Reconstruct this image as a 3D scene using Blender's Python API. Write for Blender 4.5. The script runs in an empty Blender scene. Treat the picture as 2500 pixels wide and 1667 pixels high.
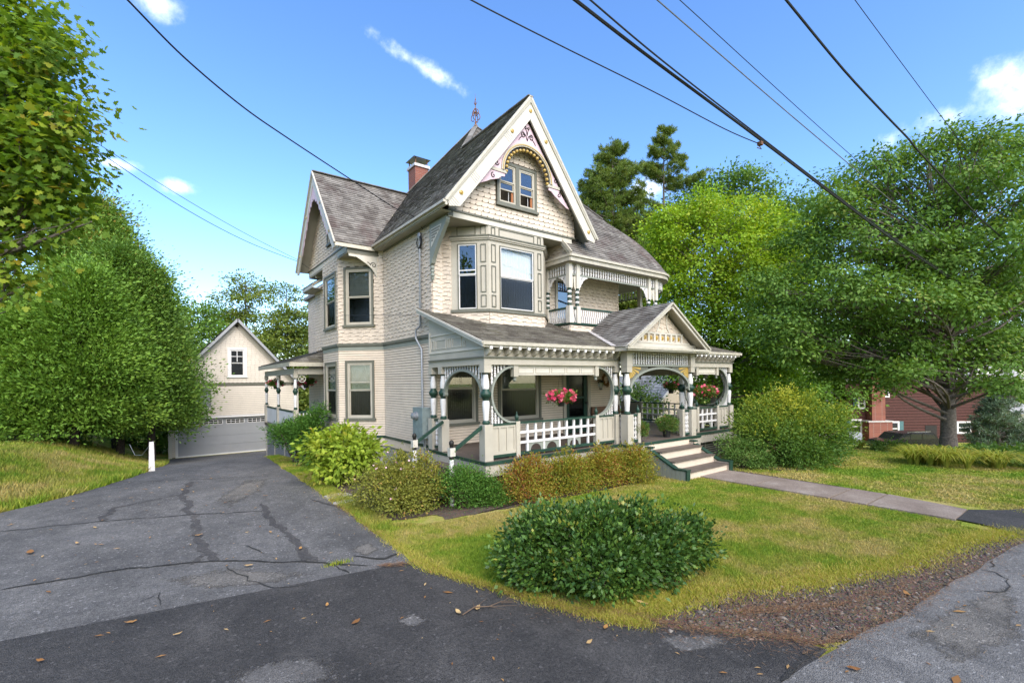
import bpy, math, random
import numpy as np
from math import sin, cos, pi, radians, sqrt, atan2
from mathutils import Vector, Matrix
random.seed(7)
scene = bpy.context.scene
COL = scene.collection

# ------------------------------------------------------------------ camera
CAM_H = 2.77
YAW = radians(52.94)
FPX = 1146.73
cam_d = bpy.data.cameras.new('camera')
cam_d.sensor_width = 36.0
cam_d.lens = FPX / 2500 * 36.0
cam_d.shift_y = 94.4 / 2500
cam_d.clip_start = 0.1
cam_d.clip_end = 3000
cam = bpy.data.objects.new('camera', cam_d)
COL.objects.link(cam)
cam.location = (0, 0, CAM_H)
cam.rotation_mode = 'XYZ'
_fw = Vector((cos(YAW), sin(YAW), 0))
_base = _fw.to_track_quat('-Z', 'Y').to_matrix()
cam.rotation_euler = (_base @ Matrix.Rotation(radians(-0.7153), 3, 'Z')).to_euler()
scene.camera = cam

# ------------------------------------------------------------------ light
SUN_DIR = Vector((-0.12, -0.74, 0.66)).normalized()      # towards the sun
SUN_EL = math.asin(SUN_DIR.z)
SUN_AZ = atan2(SUN_DIR.x, SUN_DIR.y)
world = bpy.data.worlds.new('World')
scene.world = world
world.use_nodes = True
wn = world.node_tree
wn.nodes.clear()


def WN(t, **k):
    n = wn.nodes.new(t)
    for a, b in k.items():
        setattr(n, a, b)
    return n


sky = WN('ShaderNodeTexSky', sky_type='NISHITA', sun_disc=False)
sky.sun_elevation = SUN_EL
sky.sun_rotation = SUN_AZ
sky.altitude = 300
sky.air_density = 1.0
sky.dust_density = 0.8
sky.ozone_density = 2.2
tc = WN('ShaderNodeTexCoord')
hsv = WN('ShaderNodeHueSaturation')
hsv.inputs['Saturation'].default_value = 1.20
hsv.inputs['Hue'].default_value = 0.506
hsv.inputs['Value'].default_value = 1.0
wn.links.new(sky.outputs[0], hsv.inputs['Color'])
noi = WN('ShaderNodeTexNoise')
noi.inputs['Scale'].default_value = 11.0
noi.inputs['Detail'].default_value = 7.0
noi.inputs['Roughness'].default_value = 0.62
wn.links.new(tc.outputs['Generated'], noi.inputs['Vector'])


def wmath(op, a, b=None, c=None):
    n = WN('ShaderNodeMath', operation=op)
    for i, x in enumerate((a, b, c)):
        if x is None:
            continue
        if isinstance(x, (int, float)):
            n.inputs[i].default_value = x
        else:
            wn.links.new(x, n.inputs[i])
    return n.outputs[0]


def wdot(vec):
    n = WN('ShaderNodeVectorMath', operation='DOT_PRODUCT')
    wn.links.new(tc.outputs['Generated'], n.inputs[0])
    n.inputs[1].default_value = vec
    return n.outputs['Value']


def cloud_mask(az_deg, el_deg, wid, hei, tilt):
    """one small fair-weather cloud at a compass direction (azimuth from +X, elevation)"""
    a, e = radians(az_deg), radians(el_deg)
    d = Vector((cos(e) * cos(a), cos(e) * sin(a), sin(e)))
    r = Vector((-sin(a), cos(a), 0))
    u = d.cross(r) * 1.0
    t = radians(tilt)
    r2 = r * cos(t) + u * sin(t)
    u2 = u * cos(t) - r * sin(t)
    x = wmath('DIVIDE', wdot(r2), wid)
    y = wmath('DIVIDE', wdot(u2), hei)
    q = wmath('ADD', wmath('MULTIPLY', x, x), wmath('MULTIPLY', y, y))
    front = wmath('GREATER_THAN', wdot(d), 0.0)
    m = wmath('SUBTRACT', 1.0, wmath('SQRT', q))
    m = wmath('ADD', m, wmath('MULTIPLY', wmath('SUBTRACT', noi.outputs[0], 0.5), 3.4))
    n = WN('ShaderNodeMapRange', interpolation_type='SMOOTHSTEP')
    n.inputs['From Min'].default_value = 0.05
    n.inputs['From Max'].default_value = 1.7
    wn.links.new(m, n.inputs['Value'])
    lim = wmath('LESS_THAN', q, 3.2)
    return wmath('MULTIPLY', wmath('MULTIPLY', n.outputs[0], front), lim)


cl = None
CLOUDS = [  # azimuth, elevation, half width, half height, tilt
    (63.8, 33.6, 0.085, 0.018, 24), (6.5, 21.5, 0.12, 0.055, 0), (88.2, 19.0, 0.032, 0.014, 0),
    (93.2, 19.8, 0.036, 0.012, 0), (89.5, 33.0, 0.035, 0.03, 0), (37.1, 20.8, 0.05, 0.04, 0), (44, 15.5, 0.08, 0.03, 0),
    (140, 30, .09, .03, 10), (175, 22, .12, .04, 0), (215, 36, .08, .03, -12), (250, 25, .12, .05, 0),
    (290, 33, .09, .035, 8), (325, 21, .13, .045, 0), (350, 42, .06, .02, 15), (120, 52, .07, .025, 20)]
for c in CLOUDS:
    m = cloud_mask(*c)
    cl = m if cl is None else wmath('MAXIMUM', cl, m)
mix = WN('ShaderNodeMix', data_type='RGBA')
wn.links.new(wmath('MULTIPLY', cl, 0.80), mix.inputs[0])
wn.links.new(hsv.outputs[0], mix.inputs[6])
mix.inputs[7].default_value = (7.6, 7.8, 8.3, 1)
bg = WN('ShaderNodeBackground')
bg.inputs['Strength'].default_value = 0.135
wn.links.new(mix.outputs[2], bg.inputs['Color'])
wo = WN('ShaderNodeOutputWorld')
wn.links.new(bg.outputs[0], wo.inputs['Surface'])

sun_d = bpy.data.lights.new('sun', 'SUN')
sun_d.energy = 2.6
sun_d.angle = radians(65)
sun_d.color = (1.0, 0.925, 0.81)
sun = bpy.data.objects.new('sun', sun_d)
COL.objects.link(sun)
sun.location = (0, 0, 40)
sun.rotation_euler = SUN_DIR.to_track_quat('Z', 'Y').to_euler()

scene.render.engine = 'CYCLES'
scene.view_settings.view_transform = 'Standard'
scene.view_settings.look = 'None'
scene.view_settings.exposure = 1.52
scene.view_settings.gamma = 1.0
scene.view_settings.use_curve_mapping = False
scene.cycles.max_bounces = 6
scene.cycles.diffuse_bounces = 3
scene.cycles.glossy_bounces = 3
scene.cycles.transparent_max_bounces = 8
scene.cycles.caustics_reflective = False
scene.cycles.caustics_refractive = False
scene.cycles.use_denoising = True


def at(px, py, d):
    """point seen at photo pixel (px, py) at forward distance d"""
    c, s = cos(radians(-.7153)), sin(radians(-.7153))
    dx, dy = px - 1250, py - 833.5
    u = c * dx + s * dy
    v = -s * dx + c * dy - 94.4
    return Vector((cos(YAW) * d + sin(YAW) * u / FPX * d, sin(YAW) * d - cos(YAW) * u / FPX * d, CAM_H - v / FPX * d))


# ------------------------------------------------------------------ materials
MATS = {}


def nodes_of(name):
    m = bpy.data.materials.new(name)
    m.use_nodes = True
    nt = m.node_tree
    return m, nt, nt.nodes['Principled BSDF']


def N(nt, t, ins=None, **k):
    n = nt.nodes.new(t)
    for a, b in k.items():
        setattr(n, a, b)
    for a, b in (ins or {}).items():
        if hasattr(b, 'is_linked'):
            nt.links.new(b, n.inputs[a])
        else:
            n.inputs[a].default_value = b
    return n


def ramp(nt, fac, stops):
    r = nt.nodes.new('ShaderNodeValToRGB')
    nt.links.new(fac, r.inputs[0])
    el = r.color_ramp.elements
    while len(el) < len(stops):
        el.new(0.5)
    for e, (p, c) in zip(el, stops):
        e.position = p
        e.color = (*c, 1)
    return r.outputs[0]


def objpos(nt, scale=(1, 1, 1)):
    g = nt.nodes.new('ShaderNodeNewGeometry')
    mp = N(nt, 'ShaderNodeMapping', {'Scale': scale})
    nt.links.new(g.outputs['Position'], mp.inputs['Vector'])
    return mp.outputs[0]


def noise(nt, vec, scale, detail=4, rough=.6):
    return N(nt, 'ShaderNodeTexNoise', {'Vector': vec, 'Scale': scale, 'Detail': detail, 'Roughness': rough}).outputs[0]


def mixc(nt, fac, a, b, mode='MIX'):
    n = nt.nodes.new('ShaderNodeMix')
    n.data_type = 'RGBA'
    n.blend_type = mode
    for i, x in ((0, fac), (6, a), (7, b)):
        if hasattr(x, 'is_linked'):
            nt.links.new(x, n.inputs[i])
        elif i == 0:
            n.inputs[0].default_value = x
        else:
            n.inputs[i].default_value = (*x, 1)
    return n.outputs[2]


def bump(nt, bs, h, strength=.3, dist=.01):
    b = N(nt, 'ShaderNodeBump', {'Strength': strength, 'Distance': dist, 'Height': h})
    nt.links.new(b.outputs[0], bs.inputs['Normal'])


def paint(name, col, rough=.55, wear=.16, dirt=(.30, .27, .22), spec=.3, streak=True):
    """house paint with brush/weather variation and a little grime"""
    m, nt, bs = nodes_of(name)
    p = objpos(nt)
    n1 = noise(nt, p, 2.3, 5)
    n2 = noise(nt, objpos(nt, (9, 9, .9)), 2.0, 4)
    c1 = tuple(x * (1 - wear) for x in col)
    c2 = tuple(min(1, x * (1 + wear * .45)) for x in col)
    c = ramp(nt, n1, [(.3, c1), (.7, c2)])
    f = ramp(nt, n2, [(.56, (0, 0, 0)), (.86, (1, 1, 1))])
    fm = N(nt, 'ShaderNodeMath', {0: f, 1: .28 if streak else .1}, operation='MULTIPLY').outputs[0]
    c = mixc(nt, fm, c, dirt)
    nt.links.new(c, bs.inputs['Base Color'])
    bs.inputs['Roughness'].default_value = rough
    bs.inputs['Specular IOR Level'].default_value = spec
    bump(nt, bs, noise(nt, p, 60, 3), .12, .004)
    MATS[name] = m
    return m


def flat(name, col, rough=.6, metal=0, spec=.4, var=.15, sc=8):
    m, nt, bs = nodes_of(name)
    n1 = noise(nt, objpos(nt), sc, 4)
    c = ramp(nt, n1, [(.3, tuple(x * (1 - var) for x in col)), (.7, tuple(min(1, x * (1 + var)) for x in col))])
    nt.links.new(c, bs.inputs['Base Color'])
    bs.inputs['Roughness'].default_value = rough
    bs.inputs['Metallic'].default_value = metal
    bs.inputs['Specular IOR Level'].default_value = spec
    MATS[name] = m
    return m


paint('cream', (.60, .505, .40), .62, .10)
paint('cream_shingle', (.575, .485, .39), .65, .16)
paint('sage', (.405, .372, .305), .5, .10)
paint('green_grey', (.125, .125, .098), .5, .14)
paint('slate_blue', (.225, .24, .205), .5, .10)
paint('deep_green', (.018, .048, .033), .38, .25, dirt=(.09, .10, .08))
paint('white', (.64, .62, .60), .42, .08, dirt=(.42, .40, .36))
paint('barge', (.52, .485, .415), .5, .08)
paint('pink', (.56, .41, .455), .5, .08)
paint('gold', (.42, .275, .06), .35, .15, spec=.6)
paint('garage_cream', (.56, .50, .42), .62, .08)
paint('brown_deck', (.112, .088, .070), .55, .25, dirt=(.30, .26, .22))
paint('panel_grey', (.27, .275, .285), .45, .05)
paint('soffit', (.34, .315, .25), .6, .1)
flat('iron', (.03, .028, .026), .5, .6)
flat('rust', (.16, .075, .035), .7, .3)
flat('conduit', (.27, .28, .30), .45, .5)
flat('meter_grey', (.22, .27, .27), .5, .3)
flat('black_cable', (.012, .012, .013), .55)
flat('alu_cable', (.20, .20, .20), .4, .5)
flat('lead', (.46, .43, .41), .5, .3, var=.2)
flat('concrete', (.30, .285, .26), .9, spec=.2, sc=3)
flat('sheathing_lap_shade', (.13, .105, .082), .95, spec=.05)  # wall backing, coloured dark to paint the shadow lines between boards and shingles
flat('glass_solid', (.022, .024, .026), .06, spec=.9, var=.1)
flat('stone_grey', (.33, .31, .28), .85, spec=.2, sc=5)
flat('plastic_black', (.018, .018, .018), .4)
flat('terracotta', (.22, .085, .05), .7)
flat('pine_orange', (.26, .105, .04), .8)
flat('bark', (.135, .115, .098), .95, spec=.1, var=.45, sc=14)
flat('bark_dark', (.06, .048, .04), .95, spec=.1, var=.4, sc=12)
flat('twig', (.12, .085, .06), .9, spec=.1)
flat('curtain', (.52, .53, .52), .9, spec=.05, var=.12)
flat('curtain_white', (.70, .72, .72), .9, spec=.05, var=.06)
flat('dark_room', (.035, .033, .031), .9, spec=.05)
flat('wood_warm', (.30, .11, .04), .5)
flat('bench_wood', (.14, .075, .045), .5)
flat('red_siding', (.062, .022, .017), .7, spec=.2, var=.2)
flat('teal_shutter', (.05, .12, .13), .5)
flat('roof_far', (.22, .215, .21), .9, spec=.1, var=.2, sc=4)
flat('tarp', (.22, .23, .25), .5)
flat('car_paint', (.03, .03, .032), .18, .4, spec=.6)
flat('rubber', (.015, .015, .015), .8)
flat('chrome', (.6, .6, .6), .15, 1)
flat('tail_red', (.5, .02, .02), .25)
flat('gutter', (.43, .395, .32), .45, .1)
flat('louver', (.20, .20, .21), .5)


def brick_mat(name, c1, c2, mortar, scale):
    m, nt, bs = nodes_of(name)
    g = nt.nodes.new('ShaderNodeNewGeometry')
    sep = N(nt, 'ShaderNodeSeparateXYZ', {0: g.outputs['Position']})
    ad = N(nt, 'ShaderNodeMath', {0: sep.outputs[0], 1: sep.outputs[1]}, operation='ADD')
    cb = N(nt, 'ShaderNodeCombineXYZ', {0: ad.outputs[0], 1: sep.outputs[2], 2: 0.0})
    b = N(nt, 'ShaderNodeTexBrick', {'Vector': cb.outputs[0], 'Color1': (*c1, 1), 'Color2': (*c2, 1), 'Mortar': (*mortar, 1),
                                     'Scale': scale, 'Mortar Size': .016, 'Row Height': .33, 'Brick Width': .9})
    nt.links.new(b.outputs[0], bs.inputs['Base Color'])
    bs.inputs['Roughness'].default_value = .85
    bump(nt, bs, b.outputs[1], -.4, .01)
    MATS[name] = m


brick_mat('brick', (.21, .062, .036), (.155, .043, .028), (.24, .20, .17), 4.0)


def shingle_mat(name, ca, cb, cc, red=.0, moss=.0):
    """asphalt roof shingles: per-tab tone from the 'var' attribute, grit and age stains"""
    m, nt, bs = nodes_of(name)
    at_ = nt.nodes.new('ShaderNodeAttribute')
    at_.attribute_name = 'var'
    c = ramp(nt, at_.outputs['Fac'], [(.0, ca), (.5, cb), (1., cc)])
    p = objpos(nt)
    grit = noise(nt, p, 120, 2)
    c = mixc(nt, .35, c, ramp(nt, grit, [(.3, (.12, .12, .12)), (.7, (.85, .85, .85))]), 'OVERLAY')
    st = noise(nt, objpos(nt, (1.1, 1.1, .35)), 1.6, 5)
    c = mixc(nt, N(nt, 'ShaderNodeMath', {0: ramp(nt, st, [(.46, (0, 0, 0)), (.66, (1, 1, 1))]), 1: .62}, operation='MULTIPLY').outputs[0],
             c, (.052, .040, .034))
    if red:
        s2 = noise(nt, objpos(nt, (1, 1, .5)), 1.1, 4)
        c = mixc(nt, N(nt, 'ShaderNodeMath', {0: ramp(nt, s2, [(.52, (0, 0, 0)), (.66, (1, 1, 1))]), 1: red}, operation='MULTIPLY').outputs[0],
                 c, (.075, .038, .036))
    if moss:
        s3 = noise(nt, p, .9, 5)
        c = mixc(nt, N(nt, 'ShaderNodeMath', {0: ramp(nt, s3, [(.58, (0, 0, 0)), (.72, (1, 1, 1))]), 1: moss}, operation='MULTIPLY').outputs[0],
                 c, (.14, .135, .03))
    nt.links.new(c, bs.inputs['Base Color'])
    bs.inputs['Roughness'].default_value = .9
    bs.inputs['Specular IOR Level'].default_value = .2
    bump(nt, bs, grit, .5, .004)
    MATS[name] = m


shingle_mat('roof', (.118, .112, .10), (.195, .186, .168), (.275, .263, .238), red=.10)
shingle_mat('roof_red', (.10, .091, .082), (.168, .155, .139), (.235, .219, .196), red=.42)
shingle_mat('roof_porch', (.10, .091, .077), (.16, .148, .125), (.22, .206, .175), moss=.4)
shingle_mat('roof_pale', (.25, .25, .245), (.34, .34, .335), (.44, .44, .43))


def glass_mat(name, tint, reflect=.30, rough=.015):
    m, nt, bs = nodes_of(name)
    out = nt.nodes['Material Output']
    tr = N(nt, 'ShaderNodeBsdfTransparent', {'Color': (*tint, 1)})
    gl = N(nt, 'ShaderNodeBsdfGlossy', {'Color': (.95, .97, 1, 1), 'Roughness': rough})
    lw = N(nt, 'ShaderNodeLayerWeight', {'Blend': .28})
    f = N(nt, 'ShaderNodeMath', {0: lw.outputs['Fresnel'], 1: reflect * 1.6, 2: reflect * .35}, operation='MULTIPLY_ADD')
    mx = N(nt, 'ShaderNodeMixShader', {0: f.outputs[0], 1: tr.outputs[0], 2: gl.outputs[0]})
    nt.links.new(mx.outputs[0], out.inputs['Surface'])
    nt.nodes.remove(bs)
    MATS[name] = m


glass_mat('glass', (.74, .77, .77), .24)
glass_mat('glass_screen', (.40, .40, .40), .08, .15)
glass_mat('glass_clear', (.92, .94, .94), .12)
glass_mat('glass_dark', (.25, .28, .30), .5)


def leaf_mat(name, stops, transl=.35, rough=.55, spec=.22, gloss=None):
    """leaf: colour by per-leaf random 'var', light also passes through"""
    m, nt, bs = nodes_of(name)
    out = nt.nodes['Material Output']
    a = nt.nodes.new('ShaderNodeAttribute')
    a.attribute_name = 'var'
    c = ramp(nt, a.outputs['Fac'], stops)
    nt.links.new(c, bs.inputs['Base Color'])
    bs.inputs['Roughness'].default_value = gloss or rough
    bs.inputs['Specular IOR Level'].default_value = spec
    t = N(nt, 'ShaderNodeBsdfTranslucent')
    c2 = mixc(nt, 1.0, c, (1.25, 1.15, .45), 'MULTIPLY')
    nt.links.new(c2, t.inputs['Color'])
    mx = N(nt, 'ShaderNodeMixShader', {0: transl, 1: bs.outputs[0], 2: t.outputs[0]})
    nt.links.new(mx.outputs[0], out.inputs['Surface'])
    MATS[name] = m


leaf_mat('maple_leaf', [(0, (0.085, 0.165, 0.016)), (.45, (0.137, 0.231, 0.025)), (.85, (0.239, 0.308, 0.025)), (1, (0.308, 0.253, 0.025))], .45)
leaf_mat('cedar_leaf', [(0, (0.063, 0.138, 0.023)), (.5, (0.120, 0.220, 0.034)), (.85, (0.194, 0.292, 0.049)), (1, (0.319, 0.242, 0.053))], .22)
leaf_mat('cedar_bright', [(0, (0.080, 0.171, 0.025)), (.5, (0.148, 0.270, 0.034)), (1, (0.228, 0.352, 0.049))], .22)
leaf_mat('pine_leaf', [(0, (0.080, 0.132, 0.025)), (.6, (0.137, 0.198, 0.037)), (1, (0.217, 0.237, 0.053))], .25)
leaf_mat('lime_leaf', [(0, (0.097, 0.209, 0.016)), (.45, (0.182, 0.319, 0.021)), (.85, (0.257, 0.396, 0.025)), (1, (0.331, 0.407, 0.033))], .36)
leaf_mat('oak_leaf', [(0, (0.068, 0.154, 0.025)), (.5, (0.120, 0.226, 0.037)), (.9, (0.188, 0.292, 0.049)), (1, (0.239, 0.286, 0.053))], .30)
leaf_mat('wood_leaf', [(0, (0.057, 0.132, 0.018)), (.5, (0.108, 0.209, 0.027)), (1, (0.177, 0.275, 0.041))], .32)
leaf_mat('birch_leaf', [(0, (0.080, 0.132, 0.025)), (.5, (0.137, 0.193, 0.033)), (.85, (0.217, 0.242, 0.041)), (1, (0.308, 0.220, 0.041))], .4)
leaf_mat('holly_leaf', [(0, (0.032, 0.077, 0.016)), (.5, (0.059, 0.127, 0.023)), (.88, (0.114, 0.198, 0.029)), (1, (0.251, 0.264, 0.041))], .15, gloss=.36, spec=.28)
leaf_mat('rose_leaf', [(0, (0.114, 0.127, 0.025)), (.4, (0.194, 0.209, 0.037)), (.8, (0.296, 0.286, 0.049)), (1, (0.342, 0.209, 0.057))], .3)
leaf_mat('box_leaf', [(0, (0.040, 0.110, 0.018)), (.6, (0.085, 0.187, 0.026)), (1, (0.160, 0.275, 0.041))], .2, spec=.2)
leaf_mat('hydrangea_leaf', [(0, (0.171, 0.264, 0.029)), (.5, (0.274, 0.374, 0.037)), (.9, (0.376, 0.418, 0.049)), (1, (0.433, 0.286, 0.057))], .4)
leaf_mat('spirea_leaf', [(0, (0.148, 0.187, 0.025)), (.45, (0.285, 0.286, 0.033)), (.75, (0.342, 0.242, 0.041)), (1, (0.308, 0.110, 0.041))], .35)
leaf_mat('yew_leaf', [(0, (0.034, 0.094, 0.016)), (.6, (0.068, 0.160, 0.023)), (1, (0.131, 0.242, 0.033))], .15, spec=.15)
leaf_mat('azalea_leaf', [(0, (0.057, 0.127, 0.018)), (.4, (0.108, 0.193, 0.025)), (.75, (0.217, 0.286, 0.029)), (1, (0.376, 0.385, 0.037))], .28)
leaf_mat('azalea_low', [(0, (0.046, 0.110, 0.021)), (.5, (0.085, 0.165, 0.025)), (1, (0.148, 0.209, 0.033))], .3)
leaf_mat('varieg_leaf', [(0, (0.063, 0.143, 0.029)), (.6, (0.125, 0.220, 0.045)), (.82, (0.205, 0.286, 0.074)), (1, (0.479, 0.484, 0.213))], .25, spec=.15)
leaf_mat('lily_leaf', [(0, (0.160, 0.231, 0.029)), (.5, (0.285, 0.319, 0.041)), (1, (0.456, 0.374, 0.082))], .35)
leaf_mat('mum_leaf', [(0, (0.068, 0.143, 0.029)), (.7, (0.125, 0.209, 0.041)), (.9, (0.228, 0.220, 0.066)), (1, (0.433, 0.176, 0.107))], .25)
leaf_mat('basket_leaf', [(0, (0.057, 0.110, 0.016)), (.7, (0.114, 0.187, 0.025)), (1, (0.251, 0.264, 0.049))], .3)
leaf_mat('pink_petal', [(0, (.58, .05, .13)), (.6, (.74, .10, .20)), (1, (.82, .30, .36))], .3)
leaf_mat('pale_petal', [(0, (.75, .42, .52)), (1, (.85, .66, .7))], .3)
leaf_mat('spruce_leaf', [(0, (0.068, 0.121, 0.070)), (1, (0.160, 0.220, 0.135))], .15)
leaf_mat('grass_leaf', [(0, (0.125, 0.209, 0.018)), (.45, (0.228, 0.314, 0.025)), (.75, (0.353, 0.363, 0.045)), (1, (0.502, 0.396, 0.107))], .35)
leaf_mat('fallen_leaf', [(0, (.20, .09, .03)), (.5, (.36, .19, .06)), (1, (.48, .34, .16))], .1)


# ------------------------------------------------------------------ mesh builder
class Fr:
    """wall frame: u runs left to right seen from outside, n points outward"""
    def __init__(s, x, y, ang):
        a = radians(ang)
        s.o = (x, y)
        s.U = (cos(a), sin(a))
        s.N = (sin(a), -cos(a))

    def p(s, u, n, z):
        return (s.o[0] + s.U[0] * u + s.N[0] * n, s.o[1] + s.U[1] * u + s.N[1] * n, z)


WORLD = Fr(0, 0, 0)    # u = X, n = -Y


class MB:
    def __init__(s):
        s.v = []
        s.f = []
        s.var = []
        s.isl = []

    def add(s, vs, fs, var=None):
        b = len(s.v)
        s.isl.append((b, len(s.f), len(vs), len(fs)))
        s.v.extend(vs)
        s.f.extend([tuple(i + b for i in f) for f in fs])
        if var is not None:
            s.var.extend([var] * len(fs))

    def hexa(s, p, var=None):
        """8 corners: 0-3 bottom loop, 4-7 top loop"""
        s.add(p, [(0, 3, 2, 1), (4, 5, 6, 7), (0, 1, 5, 4), (1, 2, 6, 5), (2, 3, 7, 6), (3, 0, 4, 7)], var)

    def fb(s, fr, u0, u1, n0, n1, z0, z1, var=None):
        P = fr.p
        s.hexa([P(u0, n1, z0), P(u1, n1, z0), P(u1, n0, z0), P(u0, n0, z0),
                P(u0, n1, z1), P(u1, n1, z1), P(u1, n0, z1), P(u0, n0, z1)], var)
        return s

    def box(s, x0, x1, y0, y1, z0, z1, var=None):
        s.hexa([(x0, y0, z0), (x1, y0, z0), (x1, y1, z0), (x0, y1, z0), (x0, y0, z1), (x1, y0, z1), (x1, y1, z1), (x0, y1, z1)], var)
        return s

    def prism(s, fr, poly, n0, n1, var=None):
        """polygon [(u,z)] extruded from n0 to n1 (n1 outward)"""
        k = len(poly)
        vs = [fr.p(u, n1, z) for u, z in poly] + [fr.p(u, n0, z) for u, z in poly]
        fs = [tuple(range(k)), tuple(range(2 * k - 1, k - 1, -1))]
        fs += [(i, i + k, (i + 1) % k + k, (i + 1) % k) for i in range(k)]
        s.add(vs, fs, var)
        return s

    def band(s, fr, inner, outer, n0, n1, closed=False):
        """strip between two matching (u,z) polylines, extruded"""
        k = len(inner)
        vs = []
        for a, b in zip(inner, outer):
            vs += [fr.p(a[0], n1, a[1]), fr.p(b[0], n1, b[1]), fr.p(a[0], n0, a[1]), fr.p(b[0], n0, b[1])]
        fs = []
        rng = range(k if closed else k - 1)
        for i in rng:
            j = (i + 1) % k
            a, b = 4 * i, 4 * j
            fs += [(a, a + 1, b + 1, b), (a + 2, b + 2, b + 3, a + 3), (a, b, b + 2, a + 2), (a + 1, a + 3, b + 3, b + 1)]
        if not closed:
            e = 4 * (k - 1)
            fs += [(0, 2, 3, 1), (e, e + 1, e + 3, e + 2)]
        s.add(vs, fs)
        return s

    def arc(s, fr, cu, cz, ri, ro, a0, a1, n0, n1, seg=24, sx=1., sz=1.):
        t = [radians(a0 + (a1 - a0) * i / seg) for i in range(seg + 1)]
        s.band(fr, [(cu + ri * cos(q) * sx, cz + ri * sin(q) * sz) for q in t], [(cu + ro * cos(q) * sx, cz + ro * sin(q) * sz) for q in t], n0, n1)
        return s

    def lathe(s, x, y, prof, seg=12, z=0):
        k = len(prof)
        vs = []
        for r, h in prof:
            for j in range(seg):
                a = 2 * pi * j / seg
                vs.append((x + r * cos(a), y + r * sin(a), z + h))
        fs = [(i * seg + j, i * seg + (j + 1) % seg, (i + 1) * seg + (j + 1) % seg, (i + 1) * seg + j) for i in range(k - 1) for j in range(seg)]
        fs += [tuple(range(seg - 1, -1, -1)), tuple((k - 1) * seg + j for j in range(seg))]
        s.add(vs, fs)
        return s

    def tube(s, pts, r, seg=6, var=None):
        pts = [Vector(p) for p in pts]
        k = len(pts)
        rs = r if isinstance(r, (list, tuple)) else [r] * k
        vs = []
        prev = None
        for i, p in enumerate(pts):
            t = (pts[min(i + 1, k - 1)] - pts[max(i - 1, 0)])
            t = t.normalized() if t.length > 1e-9 else Vector((0, 0, 1))
            if prev is None:
                a = Vector((0, 0, 1)) if abs(t.z) < .9 else Vector((1, 0, 0))
                e1 = t.cross(a).normalized()
            else:
                e1 = (prev - t * prev.dot(t))
                e1 = e1.normalized() if e1.length > 1e-6 else t.orthogonal().normalized()
            prev = e1
            e2 = t.cross(e1)
            for j in range(seg):
                an = 2 * pi * j / seg
                vs.append(tuple(p + e1 * (rs[i] * cos(an)) + e2 * (rs[i] * sin(an))))
        fs = [(i * seg + j, i * seg + (j + 1) % seg, (i + 1) * seg + (j + 1) % seg, (i + 1) * seg + j) for i in range(k - 1) for j in range(seg)]
        fs += [tuple(range(seg - 1, -1, -1)), tuple((k - 1) * seg + j for j in range(seg))]
        s.add(vs, fs, var)
        return s

    def bar(s, p, q, w, h, up=(0, 0, 1)):
        """rectangular bar from p to q, w sideways, h along up"""
        p, q = Vector(p), Vector(q)
        t = (q - p).normalized()
        sd = t.cross(Vector(up)).normalized() * (w / 2)
        u2 = sd.cross(t).normalized() * (h / 2)
        c = []
        for b in (p, q):
            c += [b - sd - u2, b + sd - u2, b + sd + u2, b - sd + u2]
        s.add([tuple(x) for x in c], [(3, 2, 1, 0), (4, 5, 6, 7), (0, 1, 5, 4), (1, 2, 6, 5), (2, 3, 7, 6), (3, 0, 4, 7)])
        return s

    def slab(s, poly3, thick):
        """planar 3d polygon thickened downwards along its normal"""
        P = [Vector(p) for p in poly3]
        nrm = Vector((0, 0, 0))
        for i in range(len(P)):
            a, b = P[i], P[(i + 1) % len(P)]
            nrm += a.cross(b)
        nrm.normalize()
        if nrm.z < 0:
            P.reverse()
            nrm = -nrm
        k = len(P)
        vs = [tuple(p) for p in P] + [tuple(p - nrm * thick) for p in P]
        fs = [tuple(range(k)), tuple(range(2 * k - 1, k - 1, -1))] + [(i, i + k, (i + 1) % k + k, (i + 1) % k) for i in range(k)]
        s.add(vs, fs)
        return s

    def mesh(s, name):
        me = bpy.data.meshes.new(name)
        me.from_pydata(s.v, [], s.f)
        if s.var and len(s.var) == len(s.f):
            a = me.attributes.new('var', 'FLOAT', 'FACE')
            a.data.foreach_set('value', s.var)
        me.update()
        return me

    def build(s, name, mat, parent=None, smooth=False, kind=None, label=None, loc=None):
        grp = s.pieces() if kind is None and 1 < len(s.isl) < 300 else None
        if grp and len(grp) > 1:
            first = None
            for g in grp:
                m2 = MB()
                for (vb, fb_, nv, nf) in (s.isl[i] for i in g):
                    sh = len(m2.v) - vb
                    m2.v.extend(s.v[vb:vb + nv])
                    m2.f.extend([tuple(i + sh for i in f) for f in s.f[fb_:fb_ + nf]])
                    if s.var:
                        m2.var.extend(s.var[fb_:fb_ + nf])
                o = m2._one(name, mat, parent, smooth, kind, label, loc)
                first = first or o
            return first
        return s._one(name, mat, parent, smooth, kind, label, loc)

    def pieces(s):
        """groups of islands that stand apart from each other"""
        bx = []
        for (vb, fb_, nv, nf) in s.isl:
            a = np.array(s.v[vb:vb + nv], float)
            bx.append((a.min(0), a.max(0)))
        k = len(bx)
        par = list(range(k))

        def find(i):
            while par[i] != i:
                par[i] = par[par[i]]
                i = par[i]
            return i
        for i in range(k):
            for j in range(i + 1, k):
                gap = np.maximum(0, np.maximum(bx[i][0] - bx[j][1], bx[j][0] - bx[i][1]))
                sz = max((bx[i][1] - bx[i][0]).max(), (bx[j][1] - bx[j][0]).max())
                if np.sqrt((gap ** 2).sum()) <= max(.02, .5 * sz) * .98:
                    par[find(i)] = find(j)
        out = {}
        for i in range(k):
            out.setdefault(find(i), []).append(i)
        return list(out.values())

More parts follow.
